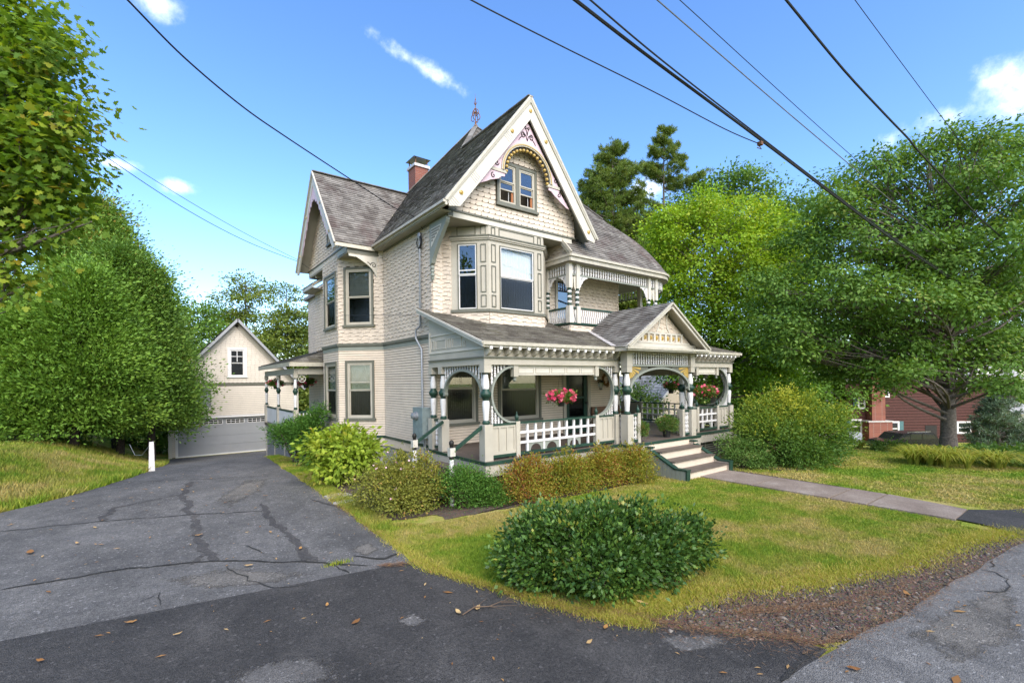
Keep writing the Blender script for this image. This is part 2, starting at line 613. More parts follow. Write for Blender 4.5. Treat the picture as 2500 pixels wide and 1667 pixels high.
    def _one(s, name, mat, parent, smooth, kind, label, loc):
        me = s.mesh(name)
        me.materials.append(MATS[mat])
        if smooth:
            smooth_by_angle(me)
        return link(name, me, parent, kind, label, loc)


def smooth_by_angle(me, deg=40):
    for p in me.polygons:
        p.use_smooth = True
    try:
        me.set_sharp_from_angle(angle=radians(deg))
    except Exception:
        pass


def link(name, me, parent=None, kind=None, label=None, loc=None):
    o = bpy.data.objects.new(name, me)
    COL.objects.link(o)
    if parent is not None:
        o.parent = parent
        if '_root' in parent.keys():
            o.location = -Vector(parent['_root'])
    if loc is not None:
        o.location = Vector(o.location) + Vector(loc)
    if kind:
        o['kind'] = kind
    if label:
        o['label'] = label
    return o


def thing(name, label, cat, loc=(0, 0, 0), group=None, world=True):
    """Empty at the thing's base; with world=True its parts are written in scene coordinates"""
    o = bpy.data.objects.new(name, None)
    COL.objects.link(o)
    o.location = loc
    o.empty_display_size = .2
    o['label'] = label
    o['category'] = cat
    if group:
        o['group'] = group
    if world:
        o['_root'] = tuple(loc)
    return o


def tag(o, label, cat, group=None):
    o['label'] = label
    o['category'] = cat
    if group:
        o['group'] = group
    return o


def dup(root, loc, label=None, rz=0, sc=1.0):
    def cp(o, par):
        c = o.copy()
        COL.objects.link(c)
        c.parent = par
        for ch in o.children:
            cp(ch, c)
        return c
    r = cp(root, None)
    r.location = loc
    r.rotation_euler = (0, 0, rz)
    r.scale = (sc, sc, sc)
    if label:
        r['label'] = label
    return r


def cut(u0, u1, holes):
    """interval minus holes"""
    segs = [(u0, u1)]
    for a, b in holes:
        nx = []
        for s, e in segs:
            if b <= s or a >= e:
                nx.append((s, e))
            else:
                if a > s:
                    nx.append((s, a))
                if b < e:
                    nx.append((b, e))
        segs = nx
    return [s for s in segs if s[1] - s[0] > .01]


def wall_rects(u0, u1, z0, z1, holes):
    """rectangle minus rectangular holes -> rectangles"""
    zs = sorted({z0, z1, *[min(max(h[i], z0), z1) for h in holes for i in (2, 3)]})
    out = []
    for a, b in zip(zs, zs[1:]):
        if b - a < 1e-4:
            continue
        m = (a + b) / 2
        for s, e in cut(u0, u1, [(h[0], h[1]) for h in holes if h[2] < m < h[3]]):
            out.append((s, e, a, b))
    return out

# ================================================================== VICTORIAN HOUSE
HB = (11.0, 16.5, -.2)
H = thing('victorian_house', 'cream and sage Victorian house with steep grey gables, round bays and turned porch posts', 'house', HB)

# wall frames (seen from outside, u left to right)
F_SIDE = Fr(6.6, 16.4, -90)      # left side wall, u 0..3.77
F_CANT = Fr(5.36, 17.64, -45)    # canted face of the left bay, 1.754
F_BAY = Fr(5.36, 19.6, -90)      # flat face of the left bay, 1.96
F_CANT2 = Fr(6.6, 20.84, -135)
F_REAR = Fr(6.6, 27.0, -90)      # side wall behind the bay
F_FRONT = Fr(6.6, 12.63, 0)      # front wall, u 0..8.4
F_RIGHT = Fr(15.0, 12.63, 90)
CANT_L = 1.754

# openings: outer casing rectangles (u0,u1,z0,z1)
WIN = {
    'c2': (F_CANT, .235, 1.375, 4.83, 6.97), 'b2': (F_BAY, .31, 1.79, 4.83, 6.90),
    'c1': (F_CANT, .255, 1.37, 1.43, 3.565), 'b1': (F_BAY, .30, 1.78, 1.43, 3.55),
    'f1': (F_FRONT, .28, 1.53, 1.44, 3.50), 'f2': (F_FRONT, 2.32, 4.17, 1.42, 3.50)}
DOOR = (5.27, 6.65, .766, 3.15)


def hole(k, m=.05):
    w = WIN[k]
    return (w[1] + m, w[2] - m, w[3] + m, w[4] - m)


def wallpart(fr, u0, u1, z0, z1, holes, mat='cream', th=.12):
    mb = MB()
    for a, b, c, d in wall_rects(u0, u1, z0, z1, holes):
        mb.fb(fr, a, b, -th, 0, c, d)
    return mb.build('wall', 'sheathing_lap_shade', H)


def clapboards(fr, u0, u1, z0, z1, parent, holes, mat='cream', e=.0855, single=True):
    allb = MB()
    z = z0
    i = 0
    while z < z1 - .01:
        t = min(z + e, z1)
        m = (z + t) / 2
        for a, b in cut(u0, u1, [(h[0] - .045, h[1] + .045) for h in holes if h[2] - .05 < m < h[3] + .05]):
            mb = MB() if single else allb
            P = fr.p
            j = random.uniform(-.0015, .0015)
            zb, zt = z, t - .0135
            mb.hexa([P(a, .034 + j, zb), P(b, .034 + j, zb), P(b, .001, zb), P(a, .001, zb),
                     P(a, .022, zt), P(b, .022, zt), P(b, .001, zt), P(a, .001, zt)])
            if single:
                mb.build('clapboard', mat, parent)
        z = t
        i += 1
    if not single:
        allb.build('clapboards', mat, parent, kind='stuff')


def shingle_poly(w, h, style, k):
    """outline of one wall shingle (u from 0..w, z from butt up)"""
    if style == 'stagger':
        d = -.034 if k % 2 else 0.0
        return [(.002, d), (w - .002, d), (w - .002, h - .013), (.002, h - .013)]
    if style == 'hook':
        return [(.003, 0), (w * .70, 0), (w - .003, h * .34), (w - .003, h - .003), (.003, h - .003)]
    if style == 'wave':
        return [(.002, -.012), (w * .5, -.03), (w - .002, -.012), (w - .002, h - .022), (.002, h - .022)]
    return [(0, 0), (w, 0), (w, h), (0, h)]


def wall_shingles(fr, u0, u1, z0, z1, parent, holes=(), style='stagger', w=.165, h=.128, bound=None, single=False, mat='cream_shingle'):
    """courses of wall shingles, butts proud of the course below"""
    allb = MB()
    row = 0
    z = z0
    while z < z1 - .02:
        hh = min(h, z1 - z)
        a0, a1 = (u0, u1) if bound is None else bound(z + hh * .5)
        u = a0 - (w * .5 if row % 2 else 0) - random.uniform(0, .02)
        k = row
        while u < a1:
            ww = w * random.uniform(.93, 1.07)
            c0, c1 = max(u, a0), min(u + ww, a1)
            m = z + hh * .5
            if c1 - c0 > .03:
                for s, e in cut(c0, c1, [(q[0] - .04, q[1] + .04) for q in holes if q[2] - .06 < m < q[3] + .06]):
                    if e - s < .03:
                        continue
                    poly = shingle_poly(e - s, hh, style if (e - s) > w * .6 else 'stagger', k)
                    poly = [(s + p, min(z + q, z1 + .01)) for p, q in poly]
                    mb = MB() if single else allb
                    n = len(poly)
                    thick = .035 + random.uniform(-.005, .005)
                    zb = min(q for _, q in poly)
                    zt = max(q for _, q in poly)
                    vs = [fr.p(p, thick * (1 - .45 * (q - zb) / (zt - zb + 1e-6)), q) for p, q in poly] + [fr.p(p, -.002, q) for p, q in poly]
                    fs = [tuple(range(n))] + [(i, i + n, (i + 1) % n + n, (i + 1) % n) for i in range(n)]
                    mb.add(vs, fs)
                    if single:
                        mb.build('shingle', mat, parent)
            u += ww
            k += 1
        z += hh
        row += 1
    if not single:
        allb.build('shingles', mat, parent, kind='stuff')


def curtain(mb, fr, u0, u1, n, z0, z1, amp=.012, per=.07):
    k = max(4, int((u1 - u0) / per * 4))
    vs = []
    for i in range(k + 1):
        u = u0 + (u1 - u0) * i / k
        nn = n + amp * sin(2 * pi * u / per + 1.7 * sin(u * 5))
        vs += [fr.p(u, nn, z0), fr.p(u, nn, z1)]
    mb.add(vs, [(2 * i, 2 * i + 2, 2 * i + 3, 2 * i + 1) for i in range(k)])


def window(fr, u0, u1, z0, z1, parent, casing='green_grey', inner='sage', cw=.075, meet=.5, drape='curtain', drape_to=0., cols=1, mull=False,
           upper='glass', lower='glass_screen', sill=True, extra_rail=None):
    """double hung window: casing, inner trim, two sashes with panes, sill, curtain and a dark room behind"""
    cs = MB()
    cs.fb(fr, u0, u0 + cw, -.02, .075, z0, z1)
    cs.fb(fr, u1 - cw, u1, -.02, .075, z0, z1)
    cs.fb(fr, u0 + cw, u1 - cw, -.02, .073, z1 - cw, z1)
    w = cs.build('window', casing, parent)
    a, b, c, d = u0 + cw, u1 - cw, z0 + .03, z1 - cw
    it = MB()
    iw = .07
    it.fb(fr, a, a + iw, -.04, .042, c, d)
    it.fb(fr, b - iw, b, -.04, .042, c, d)
    it.fb(fr, a + iw, b - iw, -.04, .040, d - iw, d)
    it.fb(fr, a + iw, b - iw, -.04, .040, c, c + iw)
    it.build('frame', inner, w)
    a, b, c, d = a + iw, b - iw, c + iw, d - iw
    zm = c + (d - c) * meet
    for (s0, s1, nn, gm) in ((zm, d, .012, upper), (c, zm, -.012, lower)):
        sh = MB()
        sw = .032
        sh.fb(fr, a, a + sw, nn - .02, nn + .012, s0, s1)
        sh.fb(fr, b - sw, b, nn - .02, nn + .012, s0, s1)
        sh.fb(fr, a + sw, b - sw, nn - .02, nn + .012, s1 - sw, s1)
        sh.fb(fr, a + sw, b - sw, nn - .02, nn + .0125, s0 - .0, s0 + sw)
        sh.build('sash', inner, w)
        pn = MB()
        pn.fb(fr, a + sw - .004, b - sw + .004, nn - .008, nn - .003, s0 + sw - .004, s1 - sw + .004)
        pn.build('pane', gm, w)
        if extra_rail and s0 == zm:
            er = MB()
            er.fb(fr, a + sw, b - sw, nn - .012, nn + .006, s0 + (s1 - s0) * extra_rail, s0 + (s1 - s0) * extra_rail + .025)
            er.build('bar', inner, w)
    if drape:
        cm = MB()
        curtain(cm, fr, a - .03, b + .03, -.115, max(c, z0 + .02) if drape_to == 0 else drape_to, d + .03)
        cm.build('curtain', drape, w)
    rm = MB()
    P = fr.p
    dz0, dz1, dn = z0 + .04, z1 - .04, -.6
    e0, e1 = u0 + .04, u1 - .04
    vs = [P(e0, -.13, dz0), P(e1, -.13, dz0), P(e1, -.13, dz1), P(e0, -.13, dz1), P(e0, dn, dz0), P(e1, dn, dz0), P(e1, dn, dz1), P(e0, dn, dz1)]
    rm.add(vs, [(4, 5, 6, 7), (0, 1, 5, 4), (1, 2, 6, 5), (2, 3, 7, 6), (3, 0, 4, 7)])
    rm.build('interior', 'dark_room', w)
    if sill:
        sl = MB()
        sl.fb(fr, u0 - .05, u1 + .05, -.02, .10, z0 - .05, z0 + .03)
        sl.build('sill', casing, w)
    return w


# ---- walls, ground floor
Z1, ZB = .82, 4.04
for fr, L, hs, single in ((F_SIDE, 3.77, (), True), (F_CANT, CANT_L, (hole('c1'),), True), (F_BAY, 1.96, (hole('b1'),), True), (F_CANT2, CANT_L, (), False),
                          (F_REAR, 6.16, (), False), (F_FRONT, 8.4, (hole('f1'), hole('f2'), DOOR), True), (F_RIGHT, 14.4, (), False)):
    w_ = wallpart(fr, 0, L, .55 if fr is not F_FRONT else .70, 4.2, hs)
    clapboards(fr, .03 if fr is F_SIDE else 0.0, L - (.09 if fr is F_SIDE else .0), Z1, ZB, w_, hs, single=single)
# ---- walls, upper floor
Z2, Z2T = 4.20, 7.62
for fr, L, hs in ((F_SIDE, 3.77, ()), (F_CANT, CANT_L, (hole('c2'),)), (F_BAY, 1.96, (hole('b2'),)), (F_CANT2, CANT_L, ()), (F_REAR, 6.16, ()),
                  (F_RIGHT, 14.4, ())):
    w_ = wallpart(fr, 0, L, 4.2, 7.68, hs)
    wall_shingles(fr, 0, L, Z2, Z2T if fr is not F_SIDE else 7.60, w_, hs)
BD = (4.95, 5.75, 4.75, 6.45)          # balcony door opening on the front wall
w_ = wallpart(F_FRONT, 0, 8.4, 4.2, 7.68, (BD,))
wall_shingles(F_FRONT, 0, .55, Z2 + .5, 7.6, w_)
wall_shingles(F_FRONT, 4.1, 8.4, Z2 + .25, 7.6, w_, (BD,), style='stagger')
mb = MB()
mb.box(6.7, 14.9, 26.85, 27.0, .5, 7.68)
mb.build('wall', 'cream', H)
# corner boards where bay meets wall, and house corner
mb = MB()
mb.fb(F_FRONT, -.03, .10, -.02, .034, .76, 4.0)
mb.fb(F_SIDE, 3.67, 3.80, -.02, .032, .80, 4.0)
mb.build('corner_board', 'sage', H)
# belt course between the floors, with a sage frieze board under it
bl, fz, kick = MB(), MB(), MB()
for fr, L, e0, e1 in ((F_SIDE, 3.77, -.02, 0.05), (F_CANT, CANT_L, -.02, -.02), (F_BAY, 1.96, -.03, .03), (F_CANT2, CANT_L, 0, 0), (F_REAR, 6.16, 0, 0)):
    bl.fb(fr, e0, L + e1, -.02, .085, 4.10, 4.185)
    bl.fb(fr, e0, L + e1, -.02, .060, 4.06, 4.10)
    fz.fb(fr, 0, L, -.02, .040, 3.93, 4.06)
bl.build('belt_course', 'green_grey', H)
fz.build('belt_frieze', 'slate_blue', H)
# water table and skirt
wt, sk = MB(), MB()
for fr, L, e1 in ((F_SIDE, 3.77, .02), (F_CANT, CANT_L, -.02), (F_BAY, 1.96, .03), (F_CANT2, CANT_L, 0), (F_REAR, 6.16, 0)):
    wt.fb(fr, 0, L + e1, -.02, .062, .745, .83)
    sk.fb(fr, 0, L + e1, -.05, .040, .47, .745)
wt.build('water_table', 'deep_green', H)
sk.build('skirt_board', 'cream', H)
mb = MB()
for fr, L in ((F_SIDE, 3.77), (F_CANT, CANT_L), (F_BAY, 1.96), (F_CANT2, CANT_L), (F_REAR, 6.16)):
    mb.fb(fr, -.02, L + .02, -.35, -.01, -2.3, .48)
mb.box(6.62, 15.0, 12.66, 12.9, -.8, .6)
mb.box(14.9, 15.0, 12.7, 27, -2., .6)
mb.build('foundation', 'concrete', H)
# a small basement window
mb = MB()
mb.fb(F_SIDE, 1.1, 1.75, -.02, .02, .10, .42)
mb.build('basement_window', 'glass_dark', H)

# ---- windows of the left bay and front wall
for k, kw in (('c2', dict(drape=None, upper='glass')), ('b2', dict(drape=None, upper='glass')), ('c1', dict(drape='curtain', extra_rail=.30)),
              ('b1', dict(drape='curtain')), ('f1', dict(drape='curtain', meet=.55)), ('f2', dict(drape='curtain', meet=.52, cw=.10))):
    fr, a, b, c, d = WIN[k]
    w_ = window(fr, a, b, c, d, H, **kw)
    if k == 'c2':
        mb = MB()
        for i in range(34):
            z = 5.88 + i * .027
            mb.fb(fr, a + .16, b - .16, -.10, -.075, z, z + .012)
        mb.build('blind', 'curtain', w_)
# orange glass shade hanging in the porch window
mb = MB()
mb.lathe(9.72, 12.86, [(.02, .22), (.045, .2), (.09, .09), (.12, .0), (.10, -.01)], 12, 2.42)
mb.build('window_lamp', 'wood_warm', H, smooth=True)

# ---- front door
dr = MB()
u0, u1, z0, z1 = DOOR
dr.fb(F_FRONT, u0 - .02, u0 + .12, -.02, .06, z0, z1 + .1)
dr.fb(F_FRONT, u1 - .12, u1 + .02, -.02, .06, z0, z1 + .1)
dr.fb(F_FRONT, u0 + .12, u1 - .12, -.02, .058, z1 - .05, z1 + .1)
dr = dr.build('door', 'sage', H)
mb = MB()
a, b = u0 + .14, u1 - .14
mb.fb(F_FRONT, a, a + .16, -.04, .015, z0 + .02, z1 - .06)
mb.fb(F_FRONT, b - .16, b, -.04, .015, z0 + .02, z1 - .06)
mb.fb(F_FRONT, a + .16, b - .16, -.04, .014, z1 - .24, z1 - .06)
mb.fb(F_FRONT, a + .16, b - .16, -.04, .014, z0 + .02, z0 + .62)
mb.fb(F_FRONT, a + .16, b - .16, -.04, .014, z0 + 1.28, z0 + 1.36)
mb.build('door_leaf', 'deep_green', dr)
for q0, q1 in ((z0 + .62, z0 + 1.28), (z0 + 1.36, z1 - .24)):
    mb = MB()
    mb.fb(F_FRONT, a + .155, b - .155, -.03, -.022, q0 - .005, q1 + .005)
    mb.build('pane', 'glass_screen', dr)
mb = MB()
curtain(mb, F_FRONT, a + .15, b - .15, -.09, z0 + .9, z1 - .2)
mb.build('curtain', 'curtain', dr)
mb = MB()
mb.lathe(*F_FRONT.p(b - .08, .06, 0)[:2], [(.02, -.05), (.045, -.03), (.05, 0), (.045, .03), (.02, .05)], 10, z0 + 1.12)
mb.build('handle', 'iron', dr, smooth=True)
mb = MB()
mb.fb(F_FRONT, u0, u1, -.6, -.5, z0, z1)
mb.build('interior', 'dark_room', dr)

# ---- front bay window of the upper floor (projects to the gable plane)
YG = 11.6
F_BL = Fr(6.92, 12.63, -45)     # left canted face, length 1.457
F_BF = Fr(7.95, YG, 0)          # front face 2.15 wide
F_BR = Fr(10.10, YG, 45)
BLEN, BW = 1.457, 2.15
BAYW = {'L': (.50, 1.10, 4.905, 6.89), 'F': (.385, 1.735, 4.93, 6.86)}
for fr, L, hs in ((F_BL, BLEN, (BAYW['L'],)), (F_BF, BW, (BAYW['F'],)), (F_BR, BLEN, ())):
    hs = tuple((h[0] + .03, h[1] - .03, h[2] + .03, h[3] - .03) for h in hs)
    mb = MB()
    for a, b, c, d in wall_rects(0, L, 4.10, 7.5, hs):
        mb.fb(fr, a, b, -.12, 0, c, d)
    w_ = mb.build('bay_wall', 'sage', H)
    wall_shingles(fr, 0, L, 4.10, 4.84, w_, w=.20)
wall_shingles(F_BL, .0, .30, 4.84, 7.3, H)
trim, cor, lip, cas, pan = MB(), MB(), MB(), MB(), MB()
for fr, L, s0 in ((F_BL, BLEN, .32), (F_BF, BW, 0), (F_BR, BLEN, 0)):
    e = .02
    cor.fb(fr, s0 - .05, L + e, -.02, .075, 7.03, 7.085)
    cor.fb(fr, s0 - .03, L + e, -.02, .045, 6.985, 7.03)
    lip.fb(fr, s0 - .06, L + e + .02, -.02, .10, 7.085, 7.115)
    cas.fb(fr, s0 - .04, L + .015, -.02, .07, 4.825, 4.905)
cor.build('bay_cornice', 'sage', H)
lip.build('bay_cornice_lip', 'green_grey', H)
cas.build('bay_sill', 'green_grey', H)


def rect_frame(mb, fr, u0, u1, z0, z1, w, n0, n1):
    mb.fb(fr, u0, u1, n0, n1, z0, z0 + w)
    mb.fb(fr, u0, u1, n0, n1, z1 - w, z1)
    mb.fb(fr, u0, u0 + w, n0, n1 - .001, z0 + w, z1 - w)
    mb.fb(fr, u1 - w, u1, n0, n1 - .001, z0 + w, z1 - w)


def panel(fr, u0, u1, z0, z1, w=.022):
    mb = MB()
    rect_frame(mb, fr, u0, u1, z0, z1, w, -.01, .022)
    mb.build('panel_moulding', 'green_grey', H)


for z0, z1 in ((6.32, 6.86), (5.42, 6.22), (4.98, 5.34)):
    panel(F_BL, 1.205, 1.375, z0, z1)
    panel(F_BF, .085, .245, z0, z1)
    panel(F_BF, 1.90, 2.05, z0, z1)
panel(F_BL, .48, 1.06, 7.13, 7.40)
panel(F_BL, 1.205, 1.375, 7.13, 7.40)
panel(F_BF, .085, .235, 7.13, 7.38)
panel(F_BF, .37, 1.76, 7.13, 7.38)
panel(F_BF, 1.90, 2.04, 7.13, 7.38)


def plain_window(fr, u0, u1, z0, z1, drape, drape_z, upper, lower, meet=.52, rail=None):
    cs = MB()
    rect_frame(cs, fr, u0, u1, z0, z1, .028, -.02, .030)
    w = cs.build('window', 'green_grey', H)
    a, b, c, d = u0 + .028, u1 - .028, z0 + .028, z1 - .028
    zm = c + (d - c) * meet
    for s0, s1, gm, nn in ((zm, d, upper, .01), (c, zm, lower, -.01)):
        sh = MB()
        rect_frame(sh, fr, a, b, s0, s1, .03, nn - .02, nn + .01)
        sh.build('sash', 'white', w)
        pn = MB()
        pn.fb(fr, a + .026, b - .026, nn - .010, nn - .004, s0 + .026, s1 - .026)
        pn.build('pane', gm, w)
    if rail:
        er = MB()
        er.fb(fr, a + .03, b - .03, -.02, .012, zm + rail, zm + rail + .03)
        er.build('bar', 'white', w)
    cm = MB()
    curtain(cm, fr, a, b, -.10, drape_z, d)
    cm.build('curtain', drape, w)
    rm = MB()
    P = fr.p
    vs = [P(a, -.13, c), P(b, -.13, c), P(b, -.13, d), P(a, -.13, d), P(a + .1, -.45, c), P(b - .1, -.45, c), P(b - .1, -.45, d), P(a + .1, -.45, d)]
    rm.add(vs, [(4, 5, 6, 7), (0, 1, 5, 4), (1, 2, 6, 5), (2, 3, 7, 6), (3, 0, 4, 7)])
    rm.build('interior', 'dark_room', w)


plain_window(F_BL, *BAYW['L'], 'curtain', 6.9, 'glass', 'glass_screen', .53, .12)
plain_window(F_BF, *BAYW['F'], 'curtain_white', 4.96, 'glass_clear', 'glass_screen', .52)

# ---- front gable
ZF0, ZF1 = 7.41, 7.60                 # frieze under the gable
XGL, XGR, XR, ZR = 6.60, 11.50, 9.26, 11.36
mb = MB()
mb.fb(WORLD, XGL, XGR, -YG - .1, -YG, 7.55, 7.62)
F_G = Fr(0, YG, 0)                    # u = X
SL, SRt = (ZR - 7.62) / (XR - 6.30), (ZR - 7.62) / (12.12 - XR)


def gable_bound(z):
    return (max(XGL, XR - (ZR - .05 - z) / SL + .06), min(XGR, XR + (ZR - .05 - z) / SRt - .06))


GW = (8.245, 9.81, 8.12, 9.46)
mb.prism(F_G, [(XGL, 7.6), (XGR, 7.6), (XGR, 8.35), (XR, ZR - .1), (XGL, 7.98)], -.6, -.5)
zz = 7.6
while zz < 11.2:
    z2 = zz + .12
    a, b = gable_bound(zz + .1)
    for s, e in cut(a, b, [(GW[0] + .06, GW[1] - .06)] if GW[2] + .02 < zz + .06 < GW[3] - .02 else []):
        if e > s:
            mb.fb(F_G, s, e, -.12, 0, zz, z2)
    zz = z2
gw = mb.build('gable_wall', 'sheathing_lap_shade', H)
wall_shingles(F_G, XGL, XGR, 7.62, 11.1, gw, (GW,), style='hook', w=.215, h=.145, bound=gable_bound, single=True)
mb = MB()
mb.fb(F_G, XGL - .02, XGR - .12, -.12, .022, ZF0, ZF1 - .03)
mb.fb(Fr(XGL, 12.62, -90), 0, 1.02, -.12, .018, ZF0, ZF1 - .03)
mb.build('gable_frieze', 'barge', H)
mb = MB()
mb.fb(F_G, XGL - .05, XGR + .02, -.12, .055, ZF1 - .03, ZF1 + .025)
mb.fb(Fr(XGL, 16.3, -90), 0, 4.74, -.12, .05, ZF1 - .17, ZF1 + .02)
mb.build('gable_moulding', 'green_grey', H)
mb = MB()
mb.box(XGL + .02, XGR, YG + .02, 12.62, 7.40, 7.43)
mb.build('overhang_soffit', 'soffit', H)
# attic double window
um = (GW[0] + GW[1]) / 2
cs = MB()
rect_frame(cs, F_G, GW[0], GW[1], GW[2], GW[3], .085, -.03, .07)
cs.fb(F_G, um - .07, um + .07, -.03, .072, GW[2] + .085, GW[3] - .085)
cs.fb(F_G, GW[0] - .05, GW[1] + .05, -.03, .11, GW[2] - .05, GW[2] + .02)
aw = cs.build('window', 'green_grey', H)
for a, b in ((GW[0] + .085, um - .07), (um + .07, GW[1] - .085)):
    it = MB()
    rect_frame(it, F_G, a, b, GW[2] + .085, GW[3] - .085, .05, -.04, .045)
    it.build('frame', 'sage', aw)
    c, d = GW[2] + .135, GW[3] - .135
    zm = (c + d) / 2 + .05
    for s0, s1, nn, gm in ((zm, d, .02, 'glass'), (c + .34, zm, -.005, 'glass')):
        sh = MB()
        rect_frame(sh, F_G, a + .05, b - .05, s0, s1, .035, nn - .03, nn + .012)
        sh.build('sash', 'sage', aw)
        pn = MB()
        pn.fb(F_G, a + .08, b - .08, nn - .012, nn - .006, s0 + .03, s1 - .03)
        pn.build('pane', gm, aw)
    sc = MB()
    sc.fb(F_G, (a + b) / 2 + .1, (a + b) / 2 + .112, -.06, -.045, c, c + .34)
    sc.fb(F_G, a + .08, a + .092, -.06, -.045, c, c + .34)
    sc.build('screen_bar', 'white', aw)
    jm = MB()
    jm.fb(F_G, b - .12, b - .055, -.05, -.02, c, c + .34)
    jm.build('jamb', 'wood_warm', aw)
mb = MB()
mb.fb(F_G, GW[0] + .05, GW[1] - .05, -.8, -.7, GW[2] + .02, GW[3])
mb.build('interior', 'dark_room', aw)


# ---- roofs -----------------------------------------------------------------
def roof_plane(pts, course, tab, mat, name='roof', th=.10, parent=None, base='roof', over=.020):
    """planar roof polygon (list of 3d points, first edge = eave): slab + courses of shingle tabs (joined)"""
    P = [Vector(p) for p in pts]
    slab = MB()
    slab.slab(pts, th)
    o = slab.build(name, 'soffit', parent or H)
    U = (P[1] - P[0])
    U.normalize()
    nrm = Vector((0, 0, 0))
    for i in range(len(P)):
        nrm += P[i].cross(P[(i + 1) % len(P)])
    nrm.normalize()
    if nrm.z < 0:
        nrm = -nrm
    V = nrm.cross(U)
    if V.z < 0:
        V = -V
    O = P[0]
    q = [((p - O).dot(U), (p - O).dot(V)) for p in P]
    vmin, vmax = min(b for a, b in q), max(b for a, b in q)

    def span(v):
        xs = []
        for i in range(len(q)):
            (a0, b0), (a1, b1) = q[i], q[(i + 1) % len(q)]
            if (b0 - v) * (b1 - v) <= 0 and abs(b1 - b0) > 1e-9:
                xs.append(a0 + (a1 - a0) * (v - b0) / (b1 - b0))
        return (min(xs), max(xs)) if len(xs) > 1 else None
    mb = MB()
    v = vmin
    r = 0
    while v < vmax - .02:
        h = min(course, vmax - v)
        s = span(v + h * .02) if r == 0 else span(v)
        t = span(min(v + h, vmax - 1e-4))
        if s:
            t = t or ((s[0] + s[1]) / 2,) * 2
            tone = random.uniform(.25, .65)
            u = s[0] - random.uniform(0, tab)
            while u < s[1]:
                w = tab * random.choice((.6, .8, 1, 1.3))
                a, b = max(u, s[0]), min(u + w, s[1])
                if b - a > .004:
                    fa, fb_ = (a - s[0]) / (s[1] - s[0] + 1e-9), (b - s[0]) / (s[1] - s[0] + 1e-9)
                    a2 = t[0] + (t[1] - t[0]) * fa if a <= s[0] + 1e-6 or s[1] - s[0] < .6 else min(max(a, t[0]), t[1])
                    b2 = t[0] + (t[1] - t[0]) * fb_ if b >= s[1] - 1e-6 or s[1] - s[0] < .6 else min(max(b, t[0]), t[1])
                    lift = over + random.uniform(0, .010)
                    d = random.uniform(-.004, .006)
                    p0 = O + U * a + V * (v - d) + nrm * lift
                    p1 = O + U * b + V * (v - d) + nrm * lift
                    p2 = O + U * b2 + V * (v + h * 1.04) + nrm * .003
                    p3 = O + U * a2 + V * (v + h * 1.04) + nrm * .003
                    p4 = O + U * a + V * (v - d) + nrm * .0005
                    p5 = O + U * b + V * (v - d) + nrm * .0005
                    mb.add([tuple(x) for x in (p0, p1, p2, p3, p4, p5)], [(0, 1, 2, 3), (4, 5, 1, 0)],
                           min(1, max(0, tone + random.gauss(0, .2))))
                u += w
        v += h
        r += 1
    mb.build('roof_shingles', mat, o, kind='stuff')
    return o


SLP = 1.25
AP = (11.18, 17.2, 13.84)


def lz(x):
    return 7.70 + SLP * (x - 6.25)


FS = (AP[2] - 6.95) / (AP[1] - 11.2)          # slope of front face


def fz_(y):
    return 6.95 + FS * (y - 11.2)


YHIP = 11.2 + (lz(9.27) - 6.95) / FS
T = (14.95, 13.35, fz_(13.35))
roof_plane([(6.25, 22.15, lz(6.25)), (6.25, 11.12, lz(6.25)), (9.27, 11.12, lz(9.27)), (9.27, YHIP, lz(9.27)), AP], .135, .20, 'roof')
zr0 = lz(9.27)
sr = (zr0 - 7.62) / (12.15 - 9.27)
roof_plane([(12.15, 11.12, 7.62), (12.15, 11.2 + (7.62 - 6.95) / FS + .05, 7.62), (9.27, YHIP, zr0), (9.27, 11.12, zr0)], .135, .20, 'roof')
roof_plane([(10.95, 11.2, 6.95), (15.9, 11.2, 6.95), T, AP, (9.3, YHIP, fz_(YHIP)), (10.95, 13.2, fz_(13.2))], .135, .22, 'roof_red')
roof_plane([(17.3, 12.6, 6.95), (17.3, 21.8, 6.95), AP, T], .14, .22, 'roof_red')
roof_plane([(16.1, 22.15, 7.0), (6.25, 22.15, 7.7), AP], .16, .25, 'roof')
mb = MB()      # flat roof over the rear wing
mb.box(6.4, 15.2, 20.5, 27.2, 7.2, 7.35)
mb.build('rear_roof', 'roof_far', H)
# rounded corner of the balcony roof
mb, cone = MB(), MB()
CC, CR = (15.9, 12.6), 1.4
NR, NS = 17, 20
Tv = Vector(T)
ring = []
for i in range(NR + 1):
    f = i / NR
    bulge = .20 * sin(pi * min(1, f * 1.05)) * (1 - .25 * f)
    row = []
    for j in range(NS + 1):
        a = radians(-90 + 90 * j / NS)
        E_ = Vector((CC[0] + CR * cos(a), CC[1] + CR * sin(a), 6.95))
        p = E_.lerp(Tv, f)
        p = p + Vector((cos(a), sin(a), .8)).normalized() * (bulge * sin(pi * j / NS) ** .6 * 1.15)
        row.append(p)
    ring.append(row)
for i in range(NR):
    tone = random.uniform(.3, .6)
    for j in range(NS):
        a, b, c, d = ring[i][j], ring[i][j + 1], ring[i + 1][j + 1], ring[i + 1][j]
        n = (b - a).cross(d - a)
        n = n.normalized() if n.length > 1e-9 else Vector((0, 0, 1))
        lf = n * (.012 + random.uniform(0, .005))
        cone.add([tuple(x) for x in (a + lf, b + lf, c + n * .002, d + n * .002, a, b)], [(0, 1, 2, 3), (4, 5, 1, 0)], min(1, max(0, tone + random.gauss(0, .2))))
        mb.add([tuple(x - n * .02) for x in (a, b, c, d)], [(0, 1, 2, 3)])
ob = mb.build('roof', 'soffit', H)
cone.build('roof_shingles', 'roof_red', ob, kind='stuff')
